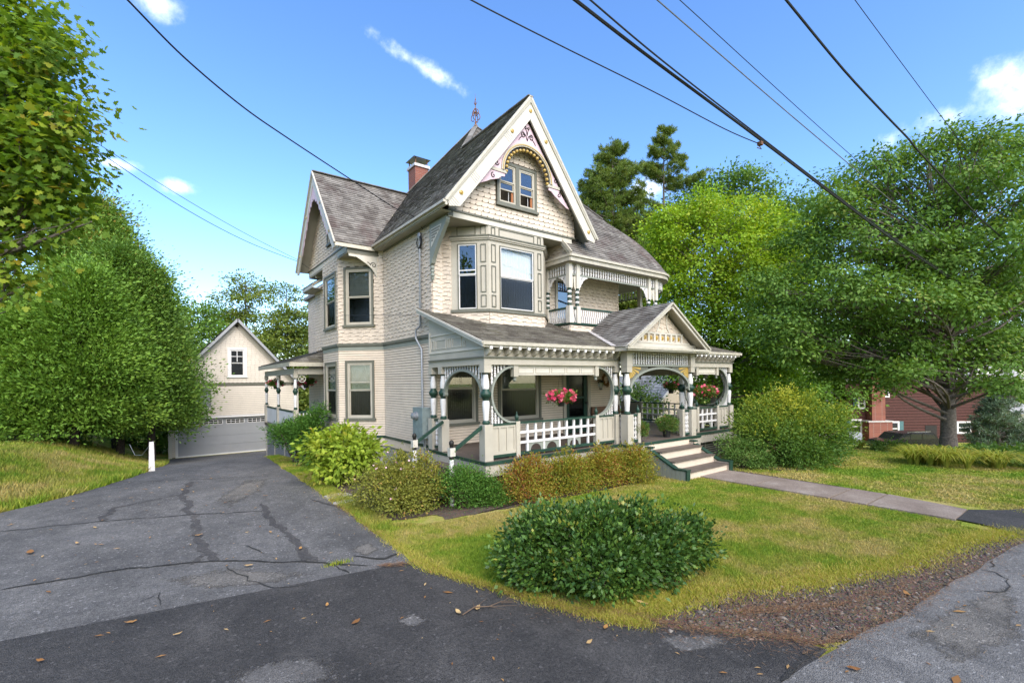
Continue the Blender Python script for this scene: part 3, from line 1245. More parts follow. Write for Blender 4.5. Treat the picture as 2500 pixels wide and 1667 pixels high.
# left gable over the bay
YL, ZL = 19.15, 10.93
XV = lambda z: 6.25 + (z - 7.7) / SLP
ZE = 7.60
sl2 = (ZL - ZE) / (YL - 16.42)
roof_plane([(4.86, 16.42, ZE), (XV(ZE), 16.42, ZE), (XV(ZL), YL, ZL), (4.86, YL, ZL)], .135, .22, 'roof_red')
roof_plane([(XV(ZE), 21.88, ZE), (4.86, 21.88, ZE), (4.86, YL, ZL), (XV(ZL), YL, ZL)], .15, .25, 'roof')
# ridge and hip caps
mb = MB()
for p, q in (((9.27, 11.12, zr0 + .03), (9.27, YHIP, zr0 + .03)), ((4.86, YL, ZL + .03), (XV(ZL) + .05, YL, ZL + .03)),
             (AP, (6.25, 22.15, 7.72)), (AP, T), (AP, (9.27, YHIP, zr0 + .02))):
    p, q = Vector(p), Vector(q)
    k = max(2, int((q - p).length / .28))
    for i in range(k):
        mb.bar(p.lerp(q, i / k) + Vector((0, 0, .012 + .004 * (i % 2))), p.lerp(q, (i + 1) / k) + Vector((0, 0, .012)), .20, .03)
mb.var = [random.uniform(.2, .6) for _ in mb.f]
mb.build('ridge_cap', 'roof', H)
# eave gutters and fascia
mb = MB()
mb.bar((6.27, 11.14, 7.60), (6.27, 16.42, 7.60), .07, .14)
mb.bar((6.20, 11.12, 7.62), (6.20, 16.42, 7.62), .08, .07)
mb.build('eave_board', 'gutter', H)
mb = MB()
mb.box(6.26, 6.62, 11.5, 16.5, 7.50, 7.54)
mb.build('eave_soffit', 'soffit', H)
mb = MB()
mb.bar((4.88, 16.44, 7.52), (6.3, 16.44, 7.52), .06, .12)
mb.build('eave_board', 'gutter', H)

# ---- barge boards of the front gable
YBG = 11.17


def barge(fr, apex, foot, wid, n0, n1, mat, end_cut=True):
    """raking board: apex,foot = (u,z) of its outer edge, width inward"""
    a, f = Vector(apex), Vector(foot)
    t = (f - a).normalized()
    s = Vector((t.y, -t.x)) if f.x > a.x else Vector((-t.y, t.x))
    if s.y > 0:
        s = -s
    vx = Vector((a.x, a.y - wid / abs(s.y) * 1.0 if abs(s.y) > .05 else a.y - wid))
    fi = f + s * wid
    foot2 = fi - t * (.16 if end_cut else 0)
    fm = f + s * (wid * .42) + t * .10
    poly = [tuple(a), tuple(f), tuple(fm), tuple(foot2), tuple(vx)] if f.x > a.x else [tuple(vx), tuple(foot2), tuple(fm), tuple(f), tuple(a)]
    mb = MB()
    mb.prism(fr, poly, n0, n1)
    return mb.build('barge_board', mat, H)


FBG = Fr(0, YBG, 0)
bL = barge(FBG, (9.262, zr0 - .03), (6.30, lz(6.30) - .06), .40, -.035, .02, 'barge')
bR = barge(FBG, (9.268, zr0 - .03), (12.12, 7.62), .40, -.035, .02, 'barge')
mb = MB()      # rake moulding right under the shingles
for a, b in (((9.265, zr0 + .02), (6.24, lz(6.24) - .03)), ((9.265, zr0 + .02), (12.2, 7.575))):
    mb.bar((a[0], YBG - .03, a[1]), (b[0], YBG - .03, b[1]), .07, .055, (0, -1, 0))
mb.build('rake_moulding', 'gutter', H)
for x, sgn in ((9.265 - .72, -1), (9.265 + .62, 1), (9.265 - 2.52, -1), (9.265 + 2.5, 1), (9.265, 0)):
    zc = (zr0 - .03 - SLP * abs(x - 9.265) if x < 9.265 else zr0 - .03 - sr * abs(x - 9.265)) - .33
    if sgn == 0:
        zc = zr0 - .42
    rs = MB()
    k = 12
    pr = [(.065, 0), (.06, .02), (.035, .03), (.03, .022), (.0, .04)]
    vs = []
    for r, h in pr:
        for j in range(k):
            a = 2 * pi * j / k
            vs.append(FBG.p(x + r * cos(a), .02 + h, zc + r * sin(a)))
    rs.add(vs, [(i * k + j, i * k + (j + 1) % k, (i + 1) * k + (j + 1) % k, (i + 1) * k + j) for i in range(len(pr) - 1) for j in range(k)])
    rs.build('rosette', 'gold', bL if x < 9.265 else bR, smooth=True)
# fluting lines on the barge boards
mb = MB()
for sgn, slope in ((-1, SLP), (1, sr)):
    ln = sqrt(1 + slope * slope)
    for d0 in (.95, 2.15, 2.85):
        for i in range(4):
            dd = d0 + i * .045
            cx_, cz_ = 9.265 + sgn * dd, zr0 - .06 - slope * dd
            nx, nz = -sgn * (-slope / ln), -1 / ln
            nx = -sgn * slope / ln
            mb.bar(FBG.p(cx_ + nx * .10, .021, cz_ + nz * .10), FBG.p(cx_ + nx * .34, .021, cz_ + nz * .34), .004, .008, (0, -1, 0))
mb.build('fluting', 'green_grey', H)


# ---- gable ornament: arch with gold beads and pink fretwork
def spiral(cu, cz, r0, turns, a0, dirn, k=22):
    pts = []
    for i in range(k + 1):
        f = i / k
        a = a0 + dirn * f * turns * 2 * pi
        pts.append((cu + r0 * (1 - .82 * f) * cos(a), cz + r0 * (1 - .82 * f) * sin(a)))
    return pts


def scroll(mb, fr, pts, n, r=.014):
    mb.tube([fr.p(u, n, z) for u, z in pts], r, 5)


FFR = Fr(0, 11.28, 0)
AC, AR, AZ = 9.215, .91, 9.03      # arch centre, radius, spring height
ASZ = 1.0 / .86
n0, n1 = -.03, .012
zt_ = zr0 - .03 - .40 * sqrt(1 + SLP ** 2)       # inner apex of the barge boards
tp = []
K = 30
mbp = MB()
for sgn, slope in ((-1, SLP), (1, sr)):
    inner_apex = zr0 - .03 - .40 * sqrt(1 + slope ** 2)
    pi_, po_ = [], []
    for i in range(K + 1):
        q = radians(90 - 90 * i / K)
        u, z = AC + sgn * (AR + .10) * cos(q), AZ + (AR + .10) * ASZ * sin(q) * .86
        zo = max(inner_apex - slope * abs(u - AC), z + .002)
        # walk outward horizontally when under the rake
        pi_.append((u, z))
        po_.append((u, zo))
    mbp.band(FFR, pi_, po_, n0 + .01, n1 - .004)
    # lower spandrel reaching out to the rake at the spring line
    ux = AC + sgn * (inner_apex - AZ) / slope
    u_in = AC + sgn * (AR + .10)
    poly = [(u_in, AZ), (ux, AZ), (u_in, inner_apex - slope * abs(u_in - AC))]
    if abs(ux - AC) > abs(u_in - AC):
        mbp.prism(FFR, poly if sgn < 0 else poly[::-1], n0 + .01, n1 - .004)
    # tail below the spring board
    z5 = AZ - .62
    tail = [(u_in - sgn * .14, AZ - .10), (ux, AZ - .10), (AC + sgn * (inner_apex - z5) / slope, z5)]
    sc_ = [(AC + sgn * ((inner_apex - z5) / slope - .12), z5 + .02), (AC + sgn * ((inner_apex - AZ) / slope + .08), AZ - .46),
           (AC + sgn * ((inner_apex - AZ) / slope - .02), AZ - .40), (u_in + sgn * .10, AZ - .30), (u_in - sgn * .02, AZ - .20), (u_in - sgn * .14, AZ - .18)]
    pl = tail + sc_
    mbp.prism(FFR, pl if sgn < 0 else pl[::-1], n0 + .01, n1 - .004)
fp = mbp.build('gable_fretwork', 'pink', H)
sc_m = MB()
zc0 = AZ + 1.01 + .28
for s in (-1, 1):
    scroll(sc_m, FFR, spiral(AC + s * .15, zc0 - .02, .09, 1.25, pi * (.5 if s > 0 else .5), -s), n1 + .004)
    scroll(sc_m, FFR, [(AC, zc0 - .16), (AC + s * .05, zc0 - .02), (AC + s * .15, zc0 + .07)], n1 + .004)
    scroll(sc_m, FFR, spiral(AC + s * .055, zc0 + .25, .05, 1.0, 0 if s < 0 else pi, s), n1 + .004, .012)
    scroll(sc_m, FFR, [(AC, zc0 + .0), (AC + s * .03, zc0 + .15), (AC + s * .1, zc0 + .25)], n1 + .004, .012)
    scroll(sc_m, FFR, [(AC + s * .2, zc0 - .06), (AC + s * .3, zc0 - .16), (AC + s * .33, zc0 - .22)], n1 + .004, .012)
    scroll(sc_m, FFR, spiral(AC + s * 1.17, AZ + .16, .085, 1.2, 0, s), n1 + .004, .013)
    scroll(sc_m, FFR, [(AC + s * 1.16, AZ + .24), (AC + s * 1.10, AZ + .34), (AC + s * 1.06, AZ + .42)], n1 + .004, .012)
    scroll(sc_m, FFR, spiral(AC + s * 1.30, AZ - .25, .085, 1.1, pi / 2, -s), n1 + .004, .013)
sc_m.build('scrollwork', 'iron', fp)
mb = MB()
q = [radians(180 - 180 * i / 40) for i in range(41)]
mb.band(FFR, [(AC + AR * cos(t), AZ + AR * sin(t) * ASZ * .86) for t in q], [(AC + (AR + .10) * cos(t), AZ + (AR + .10) * sin(t) * ASZ * .86) for t in q], -.05, .05)
for s in (-1, 1):
    u_in = AC + s * (AR + .22)
    ux = AC + s * ((zt_ - AZ) / (SLP if s < 0 else sr) + .02)
    mb.fb(FFR, min(AC + s * (AR - .10), ux), max(AC + s * (AR - .10), ux), -.05, .03, AZ - .09, AZ)
ga = mb.build('gable_arch', 'sage', H)
mb = MB()
mb.band(FFR, [(AC + (AR + .035) * cos(t), AZ + (AR + .035) * sin(t) * ASZ * .86) for t in q], [(AC + (AR + .06) * cos(t), AZ + (AR + .06) * sin(t) * ASZ * .86) for t in q], -.06, .065)
mb.build('arch_moulding', 'gold', ga)
nb = 19
bead, scal = MB(), MB()
for i in range(nb):
    t = radians(180 - 180 * i / (nb - 1))
    u, z = AC + (AR - .10) * cos(t), AZ + (AR - .10) * sin(t) * ASZ * .86
    b = MB()
    k = 10
    pr = [(.0, -.055), (.035, -.042), (.052, 0), (.035, .042), (0, .055)]
    vs = []
    for hh, rr in ((-.055, .001), (-.04, .035), (0, .052), (.04, .035), (.055, .001)):
        for j in range(k):
            a = 2 * pi * j / k
            vs.append(FFR.p(u + rr * cos(a), .0 + hh, z + rr * sin(a)))
    b.add(vs, [(m * k + j, m * k + (j + 1) % k, (m + 1) * k + (j + 1) % k, (m + 1) * k + j) for m in range(4) for j in range(k)])
    b.build('bead', 'gold', ga, smooth=True)
    t2 = t - radians(4.7)
    if i < nb - 1:
        scal.arc(FFR, AC + (AR - .03) * cos(t2), AZ + (AR - .03) * sin(t2) * ASZ * .86, .0, .055, 0, 360, -.03, -.005, 8)
scal.build('scallop', 'iron', ga)

# ---- left gable wall, barge boards and fret
F_LG = Fr(5.36, 21.7, -90)           # u = 21.7 - Y
UL = 21.7 - YL


def lg_bound(z):
    d = (ZL - .08 - z) / sl2 - .06
    return (max(.0, UL - d), min(21.7 - 16.56, UL + d))


LW = (2.90, 3.58, 8.06, 9.35)
mb = MB()
zz = 7.36
while zz < 10.7:
    a, b = lg_bound(zz + .1)
    if b > a:
        mb.fb(F_LG, a, b, -.12, 0, zz, zz + .12)
    zz += .12
lw = mb.build('gable_wall', 'sheathing_lap_shade', H)
wall_shingles(F_LG, 0, 5.14, 7.62, 10.6, lw, ((LW[0], LW[1], LW[2], LW[3]),), bound=lg_bound)
window(F_LG, LW[0], LW[1], LW[2], LW[3], H, drape=None)
mb = MB()
mb.fb(F_LG, 0, 5.16, -.1, .025, 7.36, 7.56)
mb.build('gable_frieze', 'barge', H)
mb = MB()
mb.fb(F_LG, 0, 5.19, -.1, .05, 7.56, 7.61)
mb.fb(Fr(5.36, 16.54, 0), -.03, 1.24, -.05, .03, 7.32, 7.52)
mb.build('gable_moulding', 'green_grey', H)
mb = MB()
mb.box(5.34, 6.62, 16.52, 21.7, 7.30, 7.34)
mb.build('overhang_soffit', 'soffit', H)
FLB = Fr(4.90, 0, -90)               # u = -Y
barge(FLB, (-YL - .002, ZL - .03), (-21.86, 7.58), .30, -.035, .02, 'barge', False)
barge(FLB, (-YL + .002, ZL - .03), (-16.44, 7.58), .30, -.035, .02, 'barge', False)
mb = MB()
for yy in (21.92, 16.38):
    mb.bar((4.86, YL, ZL + .01), (4.86, yy, 7.54), .07, .06, (-1, 0, 0))
mb.build('rake_moulding', 'gutter', H)
mb = MB()
for s in (-1, 1):
    ia = ZL - .03 - .30 * sqrt(1 + sl2 ** 2)
    pi_, po_ = [], []
    for i in range(25):
        f = i / 24
        d = .02 + f * 1.75
        zo = ia - sl2 * d
        wv = .16 + .05 * sin(f * 46) + (.35 * max(0, 1 - f * 3.2))
        pi_.append((-YL + s * d, zo - wv))
        po_.append((-YL + s * d, zo))
    mb.band(FLB, pi_, po_, -.02, .004)
mb.build('gable_fretwork', 'pink', H)
mb = MB()
for s, d in ((-1, 1.0), (1, 1.0), (-1, 2.1), (1, 2.1)):
    zc = ZL - .03 - sl2 * d - .24
    mb.arc(FLB, -YL + s * d, zc, .0, .05, 0, 360, .02, .045, 10)
mb.build('rosettes', 'gold', H)
# curved bracket under the bay overhang
F_OV = Fr(5.36, 16.54, 0)


def bracket_poly():
    pts = [(0.02, 7.30), (1.24, 7.30), (1.24, 6.05), (1.16, 6.12), (1.13, 6.30), (1.09, 6.50), (1.0, 6.62), (.96, 6.70)]
    for i in range(9):
        f = i / 8
        pts.append((.96 - .66 * f, 6.70 + .50 * (f ** .65)))
    pts += [(.16, 7.2), (.05, 7.2)]
    return pts


for fr_ in (F_OV, Fr(6.6, 20.9, 180)):
    mb = MB()
    poly = bracket_poly() if fr_ is F_OV else [(1.24 - u, z) for u, z in bracket_poly()][::-1]
    mb.prism(fr_, poly[::-1], -.05, .0)
    br = mb.build('bay_bracket', 'barge', H)
    mb = MB()
    if fr_ is F_OV:
        scroll(mb, fr_, spiral(.92, 6.98, .11, 1.3, pi, -1), .004, .012)
        scroll(mb, fr_, [(.81, 6.98), (.74, 7.06), (.68, 7.06)], .004, .012)
        mb.build('scrollwork', 'iron', br)
# large console bracket under the front overhang
F_CB = Fr(6.62, 12.62, -90)     # u towards the street
mb = MB()
pts = [(0, 7.42), (1.0, 7.42), (1.02, 7.33)]
for i in range(11):
    f = i / 10
    pts.append((.86 * (1 - f) ** 1.25 + .11, 7.25 - .98 * f))
pts += [(.02, 6.22), (0, 6.22)]
inn = []
mb.prism(F_CB, pts[::-1], -.02, .10)
cb = mb.build('console_bracket', 'slate_blue', H)
mb = MB()
mb.prism(F_CB, [(.09, 7.27), (.09, 6.72), (.20, 6.80), (.38, 6.95), (.60, 7.12), (.74, 7.27)], .10, .108)
mb.build('bracket_panel', 'barge', cb)
mb = MB()
for i in range(9):
    for j in range(5):
        u, z = .13 + i * .06, 7.24 - j * .075
        if z > 6.86 + max(0, (u - .12)) * .68:
            mb.fb(F_CB, u, u + .035, .108, .114, z - .05, z)
mb.build('lattice', 'green_grey', cb)
mb = MB()
for i in range(3):
    mb.lathe(*F_CB.p(.07, .05, 0)[:2], [(.03, -.06), (.06, -.03), (.06, .03), (.03, .06)], 10, 6.15 - i * .11)
mb.lathe(*F_CB.p(.07, .05, 0)[:2], [(.0, -.08), (.045, -.02), (.05, .03)], 10, 5.83)
mb.build('drop', 'slate_blue', cb, smooth=True)

# ---- finial and chimney
mb = MB()
ax, ay, az = AP
mb.lathe(ax, ay, [(.09, -.05), (.09, .02), (.035, .10), (.05, .16), (.02, .22), (.018, .55), (.05, .60), (.018, .66), (.014, 1.12), (.03, 1.16), (.008, 1.22), (.004, 1.42)], 8, az)
for k in range(4):
    a = k * pi / 2 + .5
    for s0, hh, rr in ((.42, .36, .20), (.62, .26, .14)):
        pts = []
        for i in range(13):
            f = i / 12
            pts.append((ax + cos(a) * rr * sin(pi * f * .9) * 1.1, ay + sin(a) * rr * sin(pi * f * .9) * 1.1, az + s0 + hh * .5 * cos(pi * 1.1 * f)))
        mb.tube(pts, .018, 5)
    mb.tube([(ax, ay, az + .92), (ax + cos(a) * .05, ay + sin(a) * .05, az + .98), (ax + cos(a) * .10, ay + sin(a) * .10, az + 1.07)], [.02, .015, .003], 5)
fo = mb.build('finial', 'rust', H, smooth=True)
CX0, CX1, CY0, CY1 = 9.50, 10.16, 19.72, 20.45
CZ = 12.62
mb = MB()
mb.box(CX0, CX1, CY0, CY1, 9.5, CZ)
ch = mb.build('chimney', 'brick', H)
mb = MB()
mb.box(CX0 - .06, CX1 + .06, CY0 - .06, CY1 + .06, CZ, CZ + .12)
mb.build('chimney_cap', 'lead', ch)
mb = MB()
for x in (CX0 + .04, CX1 - .04):
    for y in (CY0 + .04, CY1 - .04):
        mb.box(x - .02, x + .02, y - .02, y + .02, CZ + .12, CZ + .40)
mb.build('hood_leg', 'rust', ch)
mb = MB()
cxm, cym = (CX0 + CX1) / 2, (CY0 + CY1) / 2
mb.add([(CX0 - .1, CY0 - .1, CZ + .40), (CX1 + .1, CY0 - .1, CZ + .40), (CX1 + .1, CY1 + .1, CZ + .40), (CX0 - .1, CY1 + .1, CZ + .40), (cxm, cym, CZ + .62)],
       [(0, 1, 4), (1, 2, 4), (2, 3, 4), (3, 0, 4), (3, 2, 1, 0)])
mb.build('hood', 'conduit', ch)

# small wing further back on the side wall, with its own eave
roof_plane([(5.22, 22.4, 6.92), (5.22, 20.7, 6.92), (6.65, 20.7, 7.95), (6.65, 22.4, 7.95)], .14, .22, 'roof')
mb = MB()
mb.bar((5.25, 20.7, 6.83), (5.25, 22.4, 6.83), .06, .13)
mb.build('eave_board', 'gutter', H)
mb = MB()
mb.box(5.26, 6.6, 20.72, 22.38, 6.74, 6.77)
mb.build('eave_soffit', 'soffit', H)
F_WG = Fr(5.70, 22.06, -90)
mb = MB()
mb.fb(F_WG, 0, 1.4, -.9, 0, 4.0, 6.9)
w_ = mb.build('wall', 'sheathing_lap_shade', H)
wall_shingles(F_WG, 0, 1.4, 4.2, 6.75, w_)

# ---- service mast, meter and cabinets on the side wall
mb = MB()
mb.tube([(6.50, 13.24, 7.15), (6.50, 13.26, 4.5), (6.42, 13.42, 4.35), (6.42, 13.42, 4.10), (6.49, 13.18, 3.75), (6.49, 13.16, 1.98)], .032, 8)
mb.lathe(6.50, 13.24, [(.0, .22), (.06, .18), (.075, .06), (.05, -.02), (.03, -.06)], 10, 7.15)
mb.build('service_mast', 'conduit', H, smooth=True)
mb = MB()
mb.box(6.30, 6.58, 12.80, 13.46, 1.05, 1.98)
mc = mb.build('meter_cabinet', 'meter_grey', H)
mb = MB()
k = 14
vs = []
for rr, nn in ((.13, 0), (.13, .06), (.10, .07), (.10, .14), (.07, .16), (.0, .165)):
    for j in range(k):
        a = 2 * pi * j / k
        vs.append((6.30 - nn, 13.2 + rr * cos(a), 1.72 + rr * sin(a)))
mb.add(vs, [(i * k + j, i * k + (j + 1) % k, (i + 1) * k + (j + 1) % k, (i + 1) * k + j) for i in range(5) for j in range(k)])
mb.build('meter', 'conduit', mc, smooth=True)
mb = MB()
mb.tube([(6.47, 13.05, 1.06), (6.47, 13.05, -.15)], .022, 6)
mb.tube([(6.47, 12.95, 1.06), (6.47, 12.95, .3)], .015, 6)
mb.build('conduit', 'conduit', mc)
mb = MB()
mb.box(6.44, 6.58, 12.55, 12.74, .92, 1.20)
mb.build('junction_box', 'conduit', H)

# ================================================================== PORCH (parts of the house)
PZ = .766
YF = 9.76
F_P = Fr(0, YF, 0)                   # porch front line, u = X
BEAM0, BEAM1 = 3.166, 3.34


def shared(mb, name, mat, smooth=False):
    me = mb.mesh(name)
    me.materials.append(MATS[mat])
    if smooth:
        smooth_by_angle(me)
    return me


# floor with planks
mb = MB()
mb.box(6.42, 18.25, 9.58, 12.63, .62, .735)
mb.box(15.0, 18.25, 12.63, 18.0, .62, .735)
mb.box(11.30, 15.15, 9.2, 9.58, .62, .735)
fl = mb.build('porch_floor', 'brown_deck', H)
x = 6.40
while x < 18.25:
    y0 = 9.56 if not (11.28 < x < 15.1) else 9.2
    y1 = 12.63 if x < 15 else 17.9
    mb = MB()
    mb.box(x + .002, min(x + .148, 18.27), y0, y1, .735, PZ + random.uniform(-.003, .003))
    mb.build('plank', 'brown_deck', fl)
    x += .15
# green floor edge and skirts
ed, skb = MB(), MB()
EDGE = [((6.37, 12.6), (6.37, 9.50)), ((6.37, 9.52), (11.27, 9.52)), ((11.27, 9.52), (11.27, 9.17)), ((11.27, 9.17), (15.18, 9.17)),
        ((15.18, 9.17), (15.18, 9.52)), ((15.18, 9.52), (18.30, 9.52)), ((18.30, 9.50), (18.30, 18.0))]
for (a, b) in EDGE:
    ed.bar((a[0], a[1], .735), (b[0], b[1], .735), .06, .075)
    skb.bar((a[0], a[1] + .02, .55), (b[0], b[1] + .02, .55), .03, .29)
ed.build('floor_edge', 'deep_green', H)
skb.build('porch_skirt', 'sage', H)
# lattice and brick piers under the floor
for x in (7.0, 9.0, 11.4, 15.1, 18.1):
    mb = MB()
    mb.box(x - .22, x + .22, 9.6, 10.0, -.45, .42)
    mb.build('brick_pier', 'brick', H)
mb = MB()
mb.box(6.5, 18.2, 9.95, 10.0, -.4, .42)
mb.build('underporch_shade', 'dark_room', H)  # near-black sheet standing in for the shade beneath the porch floor
for i in range(7):
    mb = MB()
    mb.box(15.3, 18.0, 9.62, 9.65, -.16 + i * .082, -.16 + i * .082 + .045)
    mb.build('lattice_slat', 'green_grey', H)
for x in (15.3, 16.2, 17.1, 18.0):
    mb = MB()
    mb.box(x - .03, x + .03, 9.595, 9.62, -.2, .42)
    mb.build('lattice_slat', 'green_grey', H)

# ---- turned posts: shared meshes at origin
PED, BLK, WHT, GRN = MB(), MB(), MB(), MB()
PED.box(-.125, .125, -.125, .125, 0, .905)
PED.box(-.11, .11, -.11, .11, 2.20, 2.40)
PED.box(-.03, .03, -.03, .03, .905, 2.20)
RINGS = ([(.085, .905), (.095, .92), (.10, .96), (.085, .995), (.068, 1.005)],
         [(.078, 1.50), (.085, 1.53), (.075, 1.545), (.10, 1.565), (.132, 1.62), (.142, 1.66), (.132, 1.70), (.09, 1.745), (.085, 1.78), (.07, 1.795)],
         [(.062, 2.155), (.085, 2.17), (.10, 2.20)])
WHT.lathe(0, 0, [(.064, 1.0), (.072, 1.12), (.09, 1.32), (.094, 1.44), (.08, 1.50)], 16)
WHT2 = MB()
WHT2.lathe(0, 0, [(.084, 1.79), (.094, 1.84), (.09, 1.95), (.07, 2.08), (.062, 2.16)], 16)
ME_PED = shared(PED, 'porch_post', 'sage')
ME_GRN = [shared(MB().lathe(0, 0, r_, 16), 'turned_ring', 'deep_green', True) for r_ in RINGS]
ME_WHT = [shared(w_, 'turned_shaft', 'white', True) for w_ in (WHT, WHT2)]


def post(x, y, sc=1.0):
    o = link('porch_post', ME_PED, H, loc=(x, y, PZ))
    for me in ME_GRN:
        link('turned_ring', me, o)
    for me in ME_WHT:
        link('turned_shaft', me, o)
    if sc != 1:
        o.scale = (sc, sc, 1)
    return o


for x, y, s in ((6.55, 9.77, 1), (6.55, 11.96, .95), (6.55, 12.56, .95), (11.40, YF, 1), (11.52, 9.40, 1.08), (14.97, YF, 1), (14.93, 9.40, 1.08), (18.2, YF, 1),
                (18.2, 15.0, 1), (18.2, 17.6, 1)):
    post(x, y, s)

# ---- small spindles (unit height 1, scaled)
SP = MB()
SP.lathe(0, 0, [(.022, 0), (.022, .05), (.03, .07), (.03, .12), (.016, .15), (.024, .22), (.032, .30), (.024, .38), (.014, .42), (.03, .46), (.03, .50),
                (.014, .54), (.024, .60), (.032, .70), (.024, .78), (.016, .85), (.03, .88), (.03, .93), (.022, .95), (.022, 1.)], 8)
ME_SP = shared(SP, 'spindle', 'white', True)


def spindle(parent, x, y, z0, z1, w=1.0):
    o = link('spindle', ME_SP, parent, loc=(x, y, z0))
    o.scale = (w, w, z1 - z0)
    return o


# ---- newel with finial
NW, NF = MB(), MB()
NW.box(-.065, .065, -.065, .065, 0, .93)
NF.lathe(0, 0, [(.06, .93), (.062, .945), (.03, .955), (.035, .97), (.055, 1.01), (.055, 1.04), (.035, 1.09), (.015, 1.12), (.022, 1.14), (.012, 1.17), (.0, 1.19)], 12)
ME_NW, ME_NF = shared(NW, 'newel', 'sage'), shared(NF, 'finial', 'deep_green', True)


def newel(x, y, z=PZ, s=1):
    o = link('newel', ME_NW, H, loc=(x, y, z))
    link('finial', ME_NF, o)
    return o


def rail_panel(fr, u0, u1, k):
    """low wainscot panel between a post and a newel"""
    mb = MB()
    mb.fb(fr, u0, u1, -.025, .012, PZ + .12, PZ + .86)
    o = mb.build('porch_panel', 'sage', H)
    mb = MB()
    st = .05
    wd = (u1 - u0 - st * (k + 1)) / k
    for i in range(k + 1):
        a = u0 + i * (wd + st)
        mb.fb(fr, a, a + st, .012, .035, PZ + .20, PZ + .80)
    mb.fb(fr, u0, u1, .012, .036, PZ + .80, PZ + .86)
    mb.fb(fr, u0, u1, .012, .036, PZ + .12, PZ + .20)
    mb.build('panel_frame', 'sage', o)
    mb = MB()
    mb.fb(fr, u0, u1, -.05, .055, PZ + .86, PZ + .905)
    mb.fb(fr, u0, u1, -.05, .055, PZ + .05, PZ + .12)
    mb.build('panel_rail', 'deep_green', o)


def rail_lattice(fr, u0, u1, cols):
    mb = MB()
    mb.fb(fr, u0, u1, -.05, .055, PZ + .86, PZ + .905)
    mb.fb(fr, u0, u1, -.045, .05, PZ + .05, PZ + .12)
    o = mb.build('porch_rail', 'deep_green', H)
    for z in (.60, .335):
        m2 = MB()
        m2.fb(fr, u0, u1, -.022, .03, PZ + z, PZ + z + .062)
        m2.build('slat', 'white', o)
    st = (u1 - u0) / (cols + 1)
    for i in range(1, cols + 1):
        u = u0 + st * i
        m2 = MB()
        lo = .12 if i % 2 == 1 or i in (1, cols) else .397
        m2.fb(fr, u - .031, u + .031, -.034, .018, PZ + lo, PZ + .86)
        m2.build('slat', 'white', o)
    i = 1
    while i + 2 <= cols:
        a, b = u0 + st * i + .031, u0 + st * (i + 2) - .031
        c, r = (a + b) / 2, (b - a) * .36
        K = 14
        t = [pi - pi * j / K for j in range(K + 1)]
        inn = [(c + r * cos(q), PZ + .12 + r * sin(q) * .95) for q in t]
        m2 = MB()
        outp = []
        for (u, z) in inn:
            f = (u - (c - r)) / (2 * r)
            outp.append((a + (b - a) * f, PZ + .335))
        outp[0], outp[-1] = (a, PZ + .12), (b, PZ + .12)
        outp[1], outp[-2] = (a, PZ + .335), (b, PZ + .335)
        m2.band(fr, inn, outp, -.012, .008)
        m2.build('arch_board', 'slate_blue', o)
        i += 2 if cols > 4 and i != cols // 2 - 1 else 3


def moon_arc(fr, cu, side, post_edge, y_of):
    """half ring beside a post with spindles in the corners"""
    cz, r = 2.40, .755
    mb = MB()
    a0, a1 = (90, 270) if side < 0 else (-90, 90)
    mb.arc(fr, cu, cz, r - .055, r, a0, a1, -.055, .055, 28)
    mb.arc(fr, cu - side * .0, cz + r - .06, .0, .055, 0, 360, -.05, .06, 10)
    o = mb.build('moon_arch', 'slate_blue', H)
    k = 5
    for i in range(k):
        u = post_edge - side * (.055 + i * .098)
        dx = abs(u - cu)
        if dx >= r:
            h = 0.0
        else:
            h = sqrt(r * r - dx * dx)
        x, y, _ = fr.p(u, 0, 0)
        if cz + h < BEAM0 - .05:
            spindle(o, x, y, cz + h - .01, BEAM0 + .005)
        if cz - h > PZ + .905 + .05:
            spindle(o, x, y, PZ + .90, cz - h + .01)


def drop_panel(fr, u0, u1, k):
    mb = MB()
    mb.fb(fr, u0, u1, -.04, .02, 2.90, BEAM0 + .004)
    o = mb.build('drop_panel', 'barge', H)
    mb = MB()
    wd = (u1 - u0 - .16) / k
    for i in range(k):
        a = u0 + .08 + i * wd
        rect_frame(mb, fr, a + .03, a + wd - .03, 2.945, 3.115, .018, .018, .032)
    mb.build('panel_moulding', 'sage', o)
    for u in (u0, u1):
        mb = MB()
        mb.fb(fr, u - .075, u + .075, -.07, .07, 2.86, BEAM0 + .006)
        q = mb.build('pendant_block', 'sage', o)
        mb = MB()
        X, Y, _ = fr.p(u, 0, 0)
        mb.lathe(X, Y, [(.0, -.135), (.03, -.12), (.05, -.09), (.045, -.05), (.03, -.04), (.05, -.02), (.052, .0)], 12, 2.86)
        mb.build('pendant', 'slate_blue', o, smooth=True)


# front left section
rail_panel(F_P, 6.675, 7.445, 3)
newel(7.51, YF)
rail_lattice(F_P, 7.575, 10.455, 9)
newel(10.52, YF)
rail_panel(F_P, 10.585, 11.275, 3)
moon_arc(F_P, 7.43, -1, 6.675, None)
moon_arc(F_P, 10.55, 1, 11.285, None)
drop_panel(F_P, 7.46, 10.52, 5)
# front right section
rail_panel(F_P, 15.095, 15.855, 3)
newel(15.92, YF)
rail_lattice(F_P, 15.985, 17.235, 3)
newel(17.30, YF)
rail_panel(F_P, 17.365, 18.075, 3)
moon_arc(F_P, 15.85, -1, 15.095, None)
moon_arc(F_P, 17.33, 1, 18.075, None)
drop_panel(F_P, 15.90, 17.28, 1)
